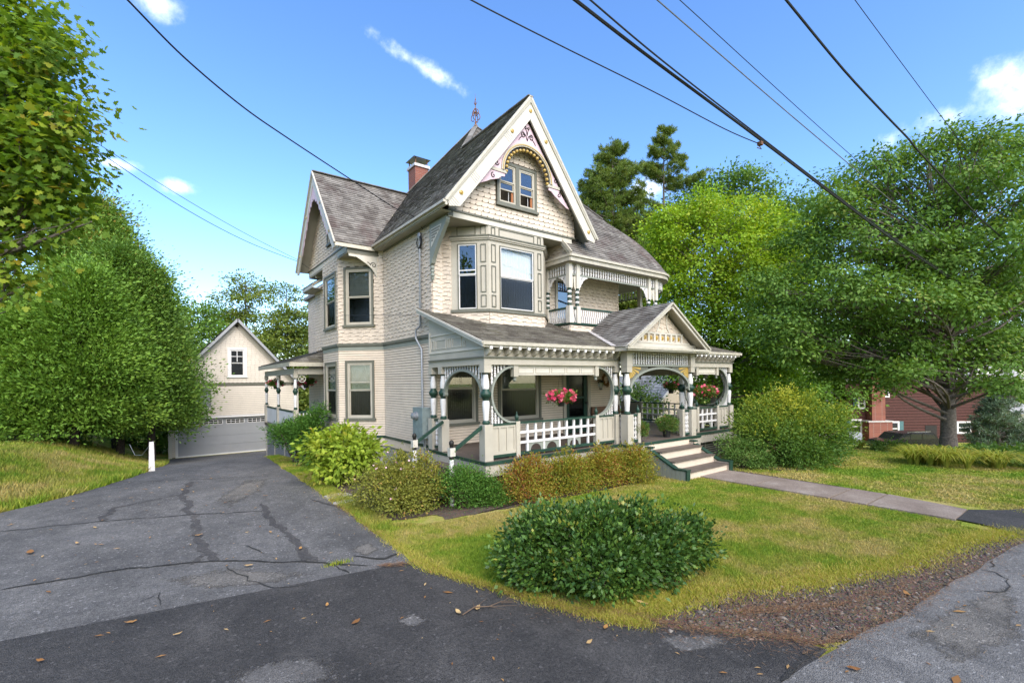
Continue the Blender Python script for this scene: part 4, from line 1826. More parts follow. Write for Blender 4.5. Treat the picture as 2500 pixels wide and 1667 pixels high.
# right side section (seen through the entrance arch)
F_PR = Fr(18.2, 0, 90)               # u = Y
rail_panel(F_PR, 9.885, 11.2, 5)
newel(18.2, 11.27)
rail_lattice(F_PR, 11.34, 13.96, 8)
newel(18.2, 14.03)
rail_panel(F_PR, 14.10, 14.88, 3)
moon_arc(F_PR, 14.12, 1, 14.875, None)
moon_arc(F_PR, 10.64, -1, 9.885, None)
drop_panel(F_PR, 10.7, 14.05, 5)

# ---- left end: arch between two posts, spindles over it
F_PS = Fr(6.55, 11.96, -90)
mb = MB()
cu, hw, hz, sp_z = 1.095, .985, .66, 2.42
K = 28
t = [pi - pi * j / K for j in range(K + 1)]
mb.band(F_PS, [(cu + (hw - .07) * cos(q), sp_z + (hz - .06) * sin(q)) for q in t], [(cu + hw * cos(q), sp_z + hz * sin(q)) for q in t], -.05, .05)
for s in (-1, 1):
    mb.arc(F_PS, cu + s * (hw - .03), sp_z - .03, 0, .06, 0, 360, -.055, .06, 10)
sa = mb.build('side_arch', 'slate_blue', H)
for i in range(15):
    u = .16 + i * .1335
    f = abs(u - cu) / hw
    z0 = sp_z + hz * sqrt(max(0, 1 - f * f)) if f < 1 else sp_z
    x, y, _ = F_PS.p(u, 0, 0)
    spindle(sa, x, y, z0 - .005, BEAM0 + .005)
mb = MB()
mb.fb(F_PS, -.50, -.10, -.05, .05, PZ + .84, PZ + .90)
mb.fb(F_PS, -.50, -.10, -.05, .05, PZ + .05, PZ + .12)
sr_ = mb.build('porch_rail', 'deep_green', H)
for i in range(3):
    spindle(sr_, 6.55, 12.14 + i * .12, PZ + .12, PZ + .84, 1.15)

# ---- entablature
mb = MB()
mb.box(6.44, 11.50, YF - .105, YF + .10, BEAM0, BEAM1)
mb.box(14.88, 18.32, YF - .105, YF + .10, BEAM0, BEAM1)
mb.box(6.445, 6.65, YF + .10, 12.63, BEAM0, BEAM1)
mb.box(18.10, 18.315, YF + .10, 17.5, BEAM0, BEAM1)
mb.build('porch_beam', 'sage', H)
mb = MB()
mb.box(6.40, 11.46, YF - .15, YF - .105, BEAM1 - .005, BEAM1 + .035)
mb.box(14.92, 18.36, YF - .15, YF - .105, BEAM1 - .005, BEAM1 + .035)
mb.box(6.40, 6.445, YF - .105, 12.6, BEAM1 - .005, BEAM1 + .035)
mb.box(6.445, 11.48, YF - .105, YF + .05, BEAM1, BEAM1 + .034)
mb.box(14.9, 18.3, YF - .105, YF + .05, BEAM1, BEAM1 + .034)
mb.build('beam_moulding', 'green_grey', H)
mb = MB()
mb.box(6.47, 11.49, YF - .075, YF + .05, BEAM1 + .036, 3.62)
mb.box(14.89, 18.30, YF - .075, YF + .05, BEAM1 + .036, 3.62)
mb.box(6.475, 6.60, YF + .05, 12.62, BEAM1 + .036, 3.58)
mb.build('porch_frieze', 'sage', H)
mb = MB()
mb.box(6.36, 18.5, 9.50, 9.70, 3.585, 3.605)
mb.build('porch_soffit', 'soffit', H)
mb = MB()
mb.box(6.6, 11.5, YF, 12.6, 3.40, 3.42)
mb.box(14.9, 18.2, YF, 12.6, 3.40, 3.42)
mb.box(11.5, 14.9, 9.45, 12.6, 3.63, 3.65)
mb.box(15.0, 18.2, 12.6, 17.6, 3.40, 3.42)
mb.build('porch_ceiling', 'sage', H)
# console brackets along the front: shared mesh
CBm = MB()
fr0 = Fr(0, 0, -90)      # u = -Y direction outward
pl = [(0, .0), (0, .235), (.215, .235), (.215, .20)]
for i in range(8):
    a = radians(10 + 80 * i / 7)
    pl.append((.04 + .17 * cos(a) * 1.0, .20 - .185 * sin(a)))
pl += [(.035, .0)]
CBm.prism(fr0, pl[::-1], -.035, .035)
ME_CB = shared(CBm, 'bracket', 'sage')
FCm = MB()
FCm.box(-.04, .04, -.235, -.205, .16, .235)
ME_FC = shared(FCm, 'bracket_face', 'white')
xs = [6.52 + i * .298 for i in range(17)] + [15.5 + i * .298 for i in range(10)]
for x in xs:
    o = link('bracket', ME_CB, H, loc=(x, YF - .075, BEAM1 + .04))
    link('bracket_face', ME_FC, o)
# left end gable: panels and rake
mb = MB()
zr_ = lambda y: 3.62 + (y - 9.55) * .345
mb.prism(Fr(6.47, 12.63, -90), [(0, 3.58), (2.95, 3.58), (2.9, 3.66), (0, 4.66)], -.03, 0)
o = mb.build('porch_end_wall', 'sage', H)
mb = MB()
FE = Fr(6.47, 12.63, -90)
rect_frame(mb, FE, .04, 2.95, 3.56, 3.62, .03, 0, .02)
for a, b in ((.14, .32), (.42, 1.02), (1.12, 1.26), (1.36, 1.86), (1.95, 2.06)):
    rect_frame(mb, FE, a, b, 3.68, 3.68 + (.27 if b < 1.9 else .15), .022, 0, .018)
mb.fb(FE, .02, .08, 0, .03, 3.56, 4.2)
mb.fb(FE, .08, 1.55, 0, .025, 4.06, 4.10)
mb.build('panel_moulding', 'barge', o)

# ---- porch roof
EZ = 3.735
ws = (4.82 - EZ) / (12.63 - 9.47)
ZW = 4.82
roof_plane([(6.28, 9.47, EZ), (18.62, 9.47, EZ), (15.46, 12.63, ZW), (6.28, 12.63, ZW)], .115, .20, 'roof_porch', th=.05)
roof_plane([(6.28, 12.6, ZW - .01), (6.62, 12.6, ZW - .01), (6.62, 13.05, ZW + .14), (6.28, 13.05, ZW + .14)], .115, .2, 'roof_porch', th=.05)
roof_plane([(18.62, 9.47, EZ), (18.62, 18.2, EZ), (15.0, 18.2, 4.95), (15.0, 12.63, 4.95), (15.46, 12.63, ZW)], .115, .20, 'roof_porch', th=.05)
mb = MB()
mb.box(6.29, 11.2, 9.485, 9.53, 3.59, 3.69)
mb.box(15.2, 18.6, 9.485, 9.53, 3.59, 3.69)
mb.box(18.55, 18.6, 9.53, 18.2, 3.59, 3.69)
mb.build('fascia', 'barge', H)
mb = MB()
mb.box(6.28, 11.2, 9.43, 9.485, 3.645, 3.73)
mb.box(15.2, 18.66, 9.43, 9.485, 3.645, 3.73)
mb.build('gutter', 'gutter', H)
mb = MB()
mb.bar((6.30, 9.45, 3.655), (6.30, 13.06, 4.90), .05, .12)
mb.bar((6.26, 9.45, 3.70), (6.26, 13.06, 4.945), .04, .05)
mb.build('rake_board', 'barge', H)

# ---- entrance portico
YP = 9.40
F_PO = Fr(0, YP, 0)
PX0, PX1, PXM = 11.52, 14.93, 13.225
GY, GZ, GE = 8.98, 5.20, 3.72          # pediment front, ridge, eave heights
GX0, GX1 = 11.02, 15.43
mb = MB()
mb.box(PX0 - .13, PX0 + .13, YP - .13, YP + .13, 3.15, 3.60)
mb.box(PX1 - .13, PX1 + .13, YP - .13, YP + .13, 3.15, 3.60)
mb.build('portico_block', 'sage', H)
mb = MB()
mb.box(PX0 + .13, PX1 - .13, YP - .05, YP + .05, 3.155, 3.215)
mb.build('spindle_rail', 'slate_blue', H)
fz_o = MB()
fz_o.box(PX0 + .13, PX1 - .13, YP - .03, YP + .03, 3.585, 3.605)
fz_o = fz_o.build('portico_frieze', 'soffit', H)
for i in range(25):
    spindle(fz_o, PX0 + .20 + i * (PX1 - PX0 - .40) / 24, YP - .01, 3.215, 3.60, 1.1)
mb = MB()
hw, hz, sz_ = (PX1 - PX0) / 2 - .09, .70, 2.44
K = 36
t = [pi - pi * j / K for j in range(K + 1)]
mb.band(F_PO, [(PXM + (hw - .085) * cos(q), sz_ + (hz - .07) * sin(q)) for q in t], [(PXM + hw * cos(q), sz_ + hz * sin(q)) for q in t], -.06, .06)
for s in (-1, 1):
    mb.arc(F_PO, PXM + s * (hw - .05), sz_ - .03, 0, .07, 0, 360, -.065, .07, 10)
pa = mb.build('portico_arch', 'slate_blue', H)
for s in (-1, 1):
    pts = [(PXM + s * (hw + .01), 3.155), (PXM + s * .62, 3.155)]
    arcp = []
    for j in range(9):
        q = radians(66 - 56 * j / 8)
        arcp.append((PXM + s * hw * cos(q), sz_ + hz * sin(q)))
    pl = [(PXM + s * (hw + .005), 3.155)] + [(PXM + s * hw * cos(radians(66)), 3.155)] + arcp + [(PXM + s * (hw + .005), arcp[-1][1])]
    mb = MB()
    mb.prism(F_PO, pl if s > 0 else pl[::-1], -.02, .0)
    so = mb.build('spandrel', 'green_grey', pa)
    mb = MB()
    c0 = (PXM + s * (hw - .02), 3.14)
    for j in range(6):
        a = radians(186 + j * 15.5)
        ux, uz = cos(a) * (-1 if s < 0 else 1), sin(a)
        ln = .50 if j in (0, 1) else .36
        if j == 0:
            ln = .56
        p0 = (c0[0] + ux * .04, c0[1] + uz * .04)
        nx, nz = -uz, ux
        w0, w1 = .008, .038
        p1 = (c0[0] + ux * ln, c0[1] + uz * ln)
        quad = [(p0[0] + nx * w0, p0[1] + nz * w0), (p1[0] + nx * w1, p1[1] + nz * w1), (p1[0] - nx * w1, p1[1] - nz * w1), (p0[0] - nx * w0, p0[1] - nz * w0)]
        ar = sum(quad[i][0] * quad[(i + 1) % 4][1] - quad[(i + 1) % 4][0] * quad[i][1] for i in range(4))
        mb.prism(F_PO, quad if ar > 0 else quad[::-1], .0, .015)
    mb.build('sunburst', 'gold', so)
# small balustrade panels beside the steps
for a, b in ((PX0 + .135, 11.96), (14.50, PX1 - .135)):
    mb = MB()
    mb.fb(F_PO, a, b, -.05, .05, PZ + .84, PZ + .90)
    mb.fb(F_PO, a, b, -.05, .05, PZ + .04, PZ + .11)
    o = mb.build('porch_rail', 'deep_green', H)
    for i in range(3):
        spindle(o, a + (b - a) * (i + .5) / 3, YP, PZ + .11, PZ + .84, 1.1)
newel(12.03, YP)
newel(14.43, YP)
# returns between portico posts and the porch line
for x in (11.46, 14.95):
    mb = MB()
    mb.box(x - .04, x + .04, YP + .1, YF - .1, PZ + .84, PZ + .90)
    o = mb.build('porch_rail', 'deep_green', H)
    spindle(o, x, YP + .19, PZ + .05, PZ + .84)
# pediment
gs = (GZ - GE) / ((GX1 - GX0) / 2)
gm = (GX0 + GX1) / 2
roof_plane([(GX0, 11.6, GE), (GX0, GY - .06, GE), (gm, GY - .06, GZ), (gm, 11.6, GZ)], .135, .24, 'roof', th=.05)
roof_plane([(GX1, GY - .06, GE), (GX1, 11.6, GE), (gm, 11.6, GZ), (gm, GY - .06, GZ)], .135, .24, 'roof_red', th=.05)
mb = MB()
F_PD = Fr(0, GY, 0)
mb.box(GX0 + .03, GX1 - .03, GY - .03, GY + .40, 3.615, 3.70)
mb.box(GX0 - .03, GX1 + .03, GY - .075, GY + .02, 3.66, 3.735)
mb.box(GX0 + .02, GX0 + .10, GY + .02, 9.5, 3.60, 3.70)
mb.box(GX1 - .10, GX1 - .02, GY + .02, 9.5, 3.60, 3.70)
mb.build('pediment_cornice', 'gutter', H)
mb = MB()
mb.box(GX0 + .1, GX1 - .1, GY + .02, 9.6, 3.60, 3.614)
mb.build('porch_soffit', 'soffit', H)
mb = MB()
for s, x in ((-1, GX0), (1, GX1)):
    mb.bar((gm, GY - .02, GZ - .09), (x - s * .02, GY - .02, GE - .02), .05, .13, (0, -1, 0) if False else (0, 0, 1))
mb.build('rake_board', 'barge', H)
mb = MB()
for s, x in ((-1, GX0), (1, GX1)):
    mb.bar((gm, GY - .07, GZ - .02), (x, GY - .07, GE + .02), .06, .055)
mb.build('rake_moulding', 'gutter', H)
mb = MB()
F_PT = Fr(0, GY + .34, 0)
mb.prism(F_PT, [(GX0 + .25, 3.70), (GX1 - .25, 3.70), (gm, GZ - .18)], -.05, 0)
pt = mb.build('pediment_wall', 'cream_shingle', H)
wall_shingles(F_PT, GX0, GX1, 4.27, GZ - .25, pt, w=.16, h=.15, style='stagger', bound=lambda z: (gm - (GZ - .24 - z) / gs + .05, gm + (GZ - .24 - z) / gs - .05))
mb = MB()
mb.fb(F_PT, gm - 1.12, gm + 1.12, 0, .05, 4.20, 4.26)
mb.fb(F_PT, gm - 1.50, gm + 1.50, 0, .05, 3.90, 3.96)
mb.fb(F_PT, GX0 + .30, GX1 - .30, 0, .035, 3.70, 3.90)
for i in range(8):
    u = gm - 1.05 + i * .30
    mb.fb(F_PT, u - .05, u + .05, 0, .048, 3.96, 4.20)
mb.build('pediment_trim', 'barge', pt)
for i in range(7):
    u = gm - .90 + i * .30
    mb = MB()
    k = 12
    vs = []
    for rr, nn in ((.075, .0), (.07, .02), (.04, .025), (.035, .045), (.0, .055)):
        for j in range(k):
            a = 2 * pi * j / k
            vs.append(F_PT.p(u + rr * cos(a), nn, 4.08 + rr * sin(a)))
    mb.add(vs, [(m * k + j, m * k + (j + 1) % k, (m + 1) * k + (j + 1) % k, (m + 1) * k + j) for m in range(4) for j in range(k)])
    mb.build('rosette', 'gold', pt, smooth=True)
mb = MB()
for s in (-1, 1):
    mb.arc(F_PT, gm + s * .62, 4.62, .40, .46, (-50 if s < 0 else 130), (35 if s < 0 else 230), .0, .05, 10)
mb.build('pediment_strap', 'barge', pt)
# valley flashing
mb = MB()
zv = lambda y: EZ + (y - 9.47) * ws
for s, x0 in ((-1, GX0), (1, GX1)):
    yb = 9.47 + (4.75 - EZ) / ws
    xb = gm + s * (GZ - 4.75) / gs
    mb.bar((x0 + s * .02, 9.45, EZ + .035), (xb, yb, 4.75 + .035), .16, .012)
mb.build('valley_flashing', 'lead', H)

# ---- front steps
SX0, SX1 = 12.24, 14.48
st = MB()
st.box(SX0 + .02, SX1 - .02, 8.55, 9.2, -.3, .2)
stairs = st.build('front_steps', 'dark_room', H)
for i in range(4):
    zt = -.205 + .2425 * (i + 1)
    yf = 7.84 + .44 * i
    mb = MB()
    mb.box(SX0, SX1, yf, yf + .03, zt - .2425, zt - .035)
    mb.build('riser', 'cream' if i else 'cream', stairs)
    if i < 3:
        mb = MB()
        mb.box(SX0, SX1, yf - .04, yf + .46, zt - .035, zt)
        mb.build('tread', 'brown_deck', stairs)
for x0, x1, side in ((12.10, 12.24, 0), (14.48, 14.62, 1)):
    pr = [(9.18, -.3), (9.18, .62), (9.0, .62), (8.95, .52), (8.17, .09), (7.78, .09), (7.78, -.3)]
    frs = Fr(0, 0, -90)      # u = -Y, n = -X
    mb = MB()
    mb.prism(frs, [(-y, z) for y, z in pr], -x1, -x0)
    o = mb.build('stair_wall', 'slate_blue' if side == 0 else 'cream', stairs)
    mb = MB()
    xm = (x0 + x1) / 2
    for p, q in (((9.18, .635), (8.95, .635)), ((9.0, .55), (8.14, .105)), ((8.175, .105), (7.73, .105))):
        mb.bar((xm, p[0], p[1]), (xm, q[0], q[1]), .20, .04)
    mb.box(x0 - .02, x1 + .02, 7.74, 7.775, -.3, .09)
    mb.build('stair_cap', 'deep_green', o)
    if side == 0:
        for i in range(9):
            y = 7.82 + i * .15
            zt = .085 if y < 8.17 else (.09 + (y - 8.17) * .55)
            mb = MB()
            mb.box(x0 - .013, x0, y, y + .142, -.3, min(zt, .60))
            mb.build('board', 'slate_blue', o)
# ---- side steps at the left end
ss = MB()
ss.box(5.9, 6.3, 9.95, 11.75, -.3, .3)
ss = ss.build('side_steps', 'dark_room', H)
for i, (xa, z) in enumerate(((5.95, .52), (5.52, .28), (5.10, .04))):
    mb = MB()
    mb.box(xa, xa + .47, 9.85, 11.85, z - .04, z)
    mb.build('tread', 'brown_deck', ss)
    mb = MB()
    mb.box(xa + .03, xa + .06, 9.88, 11.82, z - .28, z - .04)
    mb.build('riser', 'brown_deck', ss)
for y in (9.80, 11.82):
    mb = MB()
    mb.box(5.50, 5.64, y - .07, y + .07, .98, 1.18)
    o = mb.build('step_post', 'barge', ss)
    mb = MB()
    mb.lathe(5.57, y, [(.05, -.3), (.05, .1), (.065, .4), (.06, .75), (.05, .90)], 12)
    mb.build('turned_leg', 'white', o, smooth=True)
    mb = MB()
    mb.lathe(5.57, y, [(.05, .90), (.06, .93), (.05, .98)], 12)
    mb.lathe(5.57, y, [(.06, 1.18), (.035, 1.20), (.045, 1.22), (.058, 1.27), (.058, 1.31), (.04, 1.35), (.0, 1.37)], 12)
    mb.build('post_cap', 'iron', o, smooth=True)
    mb = MB()
    mb.bar((5.62, y, 1.10), (6.45, y - .01, 1.62), .07, .075)
    mb.build('handrail', 'deep_green', o)

# ---- wall lantern and bench corner
mb = MB()
lx, ly = 13.68, 12.42
mb.lathe(lx, ly, [(.0, .20), (.10, .14), (.12, .10), (.11, .09)], 8, 2.55)
mb.lathe(lx, ly, [(.06, -.16), (.07, -.17), (.0, -.2)], 8, 2.55)
mb.bar((lx, 12.63, 2.72), (lx, ly, 2.74), .02, .03)
la = mb.build('wall_lantern', 'iron', H)
mb = MB()
mb.lathe(lx, ly, [(.05, -.16), (.085, -.05), (.095, .09)], 8, 2.55)
mb.build('lantern_glass', 'glass', la)

# ---- upper balcony
BYF, BX0, BX1 = 11.45, 11.12, 15.9
mb = MB()
F_BA = Fr(0, BYF, 0)
FBL = Fr(BX0, 12.63, -90)
mb.box(BX0, BX1, BYF, 12.63, 4.60, 4.70)
mb.box(15.0, 16.9, 12.63, 17.0, 4.60, 4.70)
bf = mb.build('balcony_floor', 'brown_deck', H)
mb = MB()
mb.fb(F_BA, BX0, BX1, -.1, 0, 3.9, 4.62)
mb.fb(FBL, 0, 1.18, -.1, 0, 3.9, 4.62)
bs_ = mb.build('balcony_skirt', 'sheathing_lap_shade', H)
wall_shingles(F_BA, BX0, BX1, 4.0, 4.62, bs_, w=.19, h=.14)
wall_shingles(FBL, 0, 1.18, 4.0, 4.62, bs_, w=.19, h=.14)
mb = MB()
mb.fb(F_BA, BX0 - .05, BX1, -.02, .06, 4.63, 4.70)
mb.fb(FBL, 0, 1.20, -.02, .06, 4.63, 4.70)
mb.fb(F_BA, BX0, BX1, -.05, .045, 5.17, 5.225)
mb.fb(FBL, 0, 1.18, -.045, .04, 5.17, 5.225)
br_ = mb.build('balcony_rail', 'deep_green', H)
BA = MB()
K = 8
prf = [(.0 + .022 * sin(2 * pi * i / K), i / K) for i in range(K + 1)]
BA.band(Fr(0, 0, 0), [(a - .022, z) for a, z in prf], [(a + .022, z) for a, z in prf], -.012, .012)
ME_BA = shared(BA, 'baluster', 'white')


def balus(x, y, rz=0):
    o = link('baluster', ME_BA, br_, loc=(x, y, 4.70))
    o.scale = (1, 1, .47)
    o.rotation_euler = (0, 0, rz)


for i in range(46):
    balus(BX0 + .17 + i * .1, BYF)
for i in range(9):
    balus(BX0, BYF + .20 + i * .1, -pi / 2)
BP, BPg, BPw = MB(), MB(), MB()
BP.box(-.085, .085, -.085, .085, -.02, .56)
BP.box(-.075, .075, -.075, .075, 1.16, 2.02)
BP.box(-.03, .03, -.03, .03, .56, 1.16)
BPg.lathe(0, 0, [(.046, .56), (.046, 1.16)], 8)
BPw.lathe(0, 0, [(.044, .56), (.044, 1.16)], 8)
for i in range(7):
    z = .56 + i * .0857
    (BPg if i % 2 == 0 or i == 0 else BPw).lathe(0, 0, [(.05, z), (.072, z + .02), (.076, z + .043), (.072, z + .066), (.05, z + .0857)], 12)
ME_BP, ME_BPg, ME_BPw = shared(BP, 'balcony_post', 'barge'), shared(BPg, 'turned_ring', 'deep_green', True), shared(BPw, 'turned_band', 'white', True)
for x, y in ((BX0, BYF), (BX0 + .36, BYF), (15.40, BYF), (15.84, BYF), (BX0, 12.55), (16.75, 12.9), (16.75, 16.6)):
    o = link('balcony_post', ME_BP, H, loc=(x, y, 4.70))
    link('turned_ring', ME_BPg, o)
    link('turned_band', ME_BPw, o)
# frieze of sawn spindles with scalloped corner brackets
mb = MB()
mb.fb(F_BA, BX0, BX1, -.03, .03, 6.30, 6.345)
mb.fb(FBL, 0, 1.18, -.03, .028, 6.30, 6.345)
mb.build('spindle_rail', 'slate_blue', H)
fzb = MB()
fzb.fb(F_BA, BX0, BX1, -.03, .03, 6.655, 6.70)
fzb.fb(FBL, .05, 1.10, -.03, .03, 6.655, 6.70)
fzb = fzb.build('balcony_frieze', 'soffit', H)
for i in range(37):
    x = BX0 + .17 + i * .127
    spindle(fzb, x, BYF + .01, 6.345, 6.66, 1.2)
for i in range(8):
    spindle(fzb, BX0, BYF + .16 + i * .125, 6.345, 6.66, 1.2)


def corner_br(fr, u, s):
    pl = [(u, 6.30), (u + s * .46, 6.30), (u + s * .40, 6.24), (u + s * .36, 6.26), (u + s * .30, 6.20), (u + s * .22, 6.16), (u + s * .17, 6.06), (u + s * .10, 6.0),
          (u + s * .11, 5.95), (u + s * .05, 5.90), (u + s * .045, 5.82), (u, 5.80)]
    mb = MB()
    mb.prism(fr, pl[::-1] if s > 0 else pl, -.015, .015)
    o = mb.build('corner_bracket', 'white', H)
    m2 = MB()
    m2.arc(fr, u + s * .16, 6.22, .028, .045, 0, 300, .015, .02, 10)
    m2.build('fret', 'iron', o)


corner_br(F_BA, BX0 + .435, 1)
corner_br(F_BA, 15.325, -1)
corner_br(FBL, 1.105, -1)
corner_br(FBL, .10, 1)
mb = MB()
for a, b in ((BX0 + .075, BX0 + .285), (15.475, 15.765)):
    m_ = (a + b) / 2
    mb.band(F_BA, [(a, 5.78), (a, 6.30)], [(m_ - .035, 5.9), (m_ - .01, 6.25)], -.012, .012)
    mb.band(F_BA, [(m_ + .035, 5.9), (m_ + .01, 6.25)], [(b, 5.78), (b, 6.30)], -.012, .012)
mb.build('fret_panel', 'barge', H)
# rounded end of the balcony: frieze, rail and eave follow the arc
def arcpts(r, a0, a1, k, z):
    return [(CC[0] + r * cos(radians(a0 + (a1 - a0) * i / k)), CC[1] + r * sin(radians(a0 + (a1 - a0) * i / k)), z) for i in range(k + 1)]


mb = MB()
pts = arcpts(1.15, -90, 0, 14, 6.32) + [(17.05, 16.8, 6.32)]
for p, q in zip(pts, pts[1:]):
    mb.bar(p, q, .06, .045)
    mb.bar((p[0], p[1], 5.2), (q[0], q[1], 5.2), .07, .05)
mb.build('spindle_rail', 'slate_blue', H)
for i in range(1, 12):
    a = radians(-90 + 90 * i / 12)
    spindle(fzb, CC[0] + 1.15 * cos(a), CC[1] + 1.15 * sin(a), 6.345, 6.66, 1.2)
    balus(CC[0] + 1.15 * cos(a), CC[1] + 1.15 * sin(a), a + pi / 2)
for i in range(24):
    spindle(fzb, 17.05, 12.75 + i * .165, 6.345, 6.66, 1.2)
mb = MB()
pts = [(10.95, 12.63, 6.80), (10.95, 11.22, 6.80), (15.9, 11.22, 6.80)] + arcpts(1.38, -90, 0, 18, 6.80)[1:] + [(17.28, 21.5, 6.80)]
for p, q in zip(pts, pts[1:]):
    mb.bar(p, q, .05, .17)
mb.build('fascia', 'gutter', H)
mb = MB()
pts2 = [(10.93, 12.63, 6.90), (10.93, 11.17, 6.90), (15.9, 11.17, 6.90)] + arcpts(1.43, -90, 0, 18, 6.90)[1:] + [(17.33, 21.5, 6.90)]
for p, q in zip(pts2, pts2[1:]):
    mb.bar(p, q, .06, .08)
mb.build('gutter', 'gutter', H)
mb = MB()
arcs = arcpts(1.36, -90, 0, 18, 6.70)
mb.add([(10.97, 11.24, 6.70), (15.9, 11.24, 6.70), (15.9, 12.62, 6.70), (10.97, 12.62, 6.70)], [(0, 3, 2, 1)])
mb.add([(15.9, 12.6, 6.70)] + arcs, [(0, i + 2, i + 1) for i in range(18)])
mb.add([(15.0, 12.62, 6.702), (17.26, 12.62, 6.702), (17.26, 21, 6.702), (15.0, 21, 6.702)], [(0, 3, 2, 1)])
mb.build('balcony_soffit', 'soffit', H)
# shingled cheek between roof edge and return eave, rake trim
mb = MB()
fr_ck = Fr(11.12, 12.63, -90)
mb.prism(fr_ck, [(0, 6.86), (1.35, 6.86), (0, 8.3)], -.05, 0)
ck = mb.build('wall', 'sheathing_lap_shade', H)
wall_shingles(fr_ck, 0, 1.3, 6.88, 8.2, ck, bound=lambda z: (0, max(.02, 1.33 * (8.3 - z) / 1.44)))
mb = MB()
mb.bar((10.96, 11.18, 6.98), (10.96, 12.7, fz_(12.7) + .03), .06, .10)
mb.build('rake_board', 'gutter', H)
# balcony door
dr = MB()
rect_frame(dr, F_FRONT, BD[0], BD[1], BD[2], BD[3], .09, -.02, .05)
bd = dr.build('door', 'barge', H)
mb = MB()
mb.fb(F_FRONT, BD[0] + .09, BD[1] - .09, -.05, -.03, BD[2] + .09, BD[3] - .09)
mb.build('pane', 'glass_dark', bd)
mb = MB()
mb.fb(F_FRONT, BD[0], BD[1], -.5, -.4, BD[2], BD[3])
mb.build('interior', 'dark_room', bd)

# ---- rear side porch behind the left bay
RX, RY0, RY1 = 4.5, 20.6, 27.1
mb = MB()
mb.box(RX - .1, 6.6, RY0, RY1, .64, .766)
mb.build('rear_porch_floor', 'brown_deck', H)
mb = MB()
mb.box(RX - .06, RX + .06, RY0, RY1, 3.12, 3.36)
mb.box(RX + .06, 6.6, RY0 - .06, RY0 + .06, 3.12, 3.36)
mb.build('rear_porch_beam', 'sage', H)
for y in (20.66, 24.0, 27.0):
    o = post(RX, y, .72)
mb = MB()
mb.box(RX - .02, RX + .02, RY0, RY1, PZ + .76, PZ + .84)
mb.box(RX, 6.5, RY0 - .02, RY0 + .02, PZ + .76, PZ + .84)
rr_ = mb.build('porch_rail', 'deep_green', H)
mb = MB()
mb.box(RX - .012, RX + .012, RY0 + .1, RY1, PZ + .05, PZ + .76)
mb.build('rail_board', 'white', rr_)
for i in range(14):
    mb = MB()
    x = RX + .14 + i * .14
    mb.box(x - .02, x + .02, RY0 - .015, RY0 + .015, PZ + .05, PZ + .76)
    mb.build('baluster', 'white', rr_)
roof_plane([(4.22, 27.5, 3.62), (4.22, 20.25, 3.62), (6.6, 21.2, 4.35), (6.6, 27.5, 4.35)], .12, .2, 'roof_porch', th=.06)
roof_plane([(4.22, 20.25, 3.62), (6.6, 20.25, 3.62), (6.6, 21.2, 4.35)], .12, .2, 'roof_porch', th=.06)
mb = MB()
mb.bar((4.24, 20.27, 3.52), (4.24, 27.5, 3.52), .06, .16)
mb.bar((4.24, 20.27, 3.52), (6.6, 20.27, 3.52), .06, .16)
mb.build('fascia', 'gutter', H)
for x, y, a in ((RX + .12, 20.66, 0), (RX, 24.15, 1)):
    mb = MB()
    fr_ = Fr(x, y, 0) if a == 0 else Fr(x, y, -90)
    mb.arc(fr_, .14, 2.93, .12, .15, 0, 360, -.015, .015, 16)
    mb.arc(fr_, .14, 2.93, .02, .05, 0, 360, -.015, .015, 10)
    for q in range(4):
        an = q * pi / 2 + pi / 4
        mb.bar(fr_.p(.14 + .04 * cos(an), 0, 2.93 + .04 * sin(an)), fr_.p(.14 + .13 * cos(an), 0, 2.93 + .13 * sin(an)), .02, .02)
    mb.fb(fr_, 0, .34, -.015, .015, 3.08, 3.12)
    mb.build('fret_bracket', 'barge', H)
for i in range(24):
    mb = MB()
    z = -1.15 + i * .075
    mb.hexa([(RX - .02, 20.72, z), (RX + .02, 20.72, z + .02), (RX + .02, 27.0, z + .02), (RX - .02, 27.0, z),
             (RX - .02, 20.72, z + .04), (RX + .02, 20.72, z + .06), (RX + .02, 27.0, z + .06), (RX - .02, 27.0, z + .04)])
    mb.build('louver_slat', 'louver', H)
for y in (20.66, 22.7, 24.9, 27.0):
    mb = MB()
    mb.box(RX - .04, RX - .02, y - .05, y + .05, -1.6, .64)
    mb.build('louver_post', 'sage', H)
mb = MB()
mb.box(RX - .05, RX - .02, RY0, RY1, .50, .66)
mb.box(RX + .05, RX + .08, RY0, RY1, -1.7, .6)
mb.build('porch_skirt', 'sage', H)

# ================================================================== TERRAIN HEIGHT
def lerp_tab(v, tab):
    xs = [a for a, b in tab]
    ys = [b for a, b in tab]
    return np.interp(v, xs, ys)


def sstep(a, b, v):
    t = np.clip((v - a) / (b - a), 0, 1)
    return t * t * (3 - 2 * t)


BACK = [(15, 0), (18, -.05), (20, -.14), (24, -.42), (27, -.80), (32, -1.38), (36, -1.72), (45, -1.95), (80, -2.6), (200, -3)]
RIGHT = [(17, 0), (22, -.14), (28, -.62), (36, -1.6), (44, -2.45), (60, -3.0), (300, -5)]
DLEFT = [(-30, -5.5), (13, -4.6), (14.5, -3.7), (16.2, -3.0), (17.8, -1.75), (20, -.9), (22.7, -.25), (27, .15), (32, .4), (37, .55)]


def zg(x, y):
    x, y = np.asarray(x, float), np.asarray(y, float)
    dl = lerp_tab(y, DLEFT) - x
    s = sstep(0., 5.0, dl) * sstep(9, 15, y)
    back = lerp_tab(y, BACK)
    z = -.205 + back * (1 - .55 * s) + .95 * s
    z = z + lerp_tab(x, RIGHT) * (1 - .5 * sstep(20, 40, y))
    return z


def zg1(x, y):
    return float(zg(x, y))


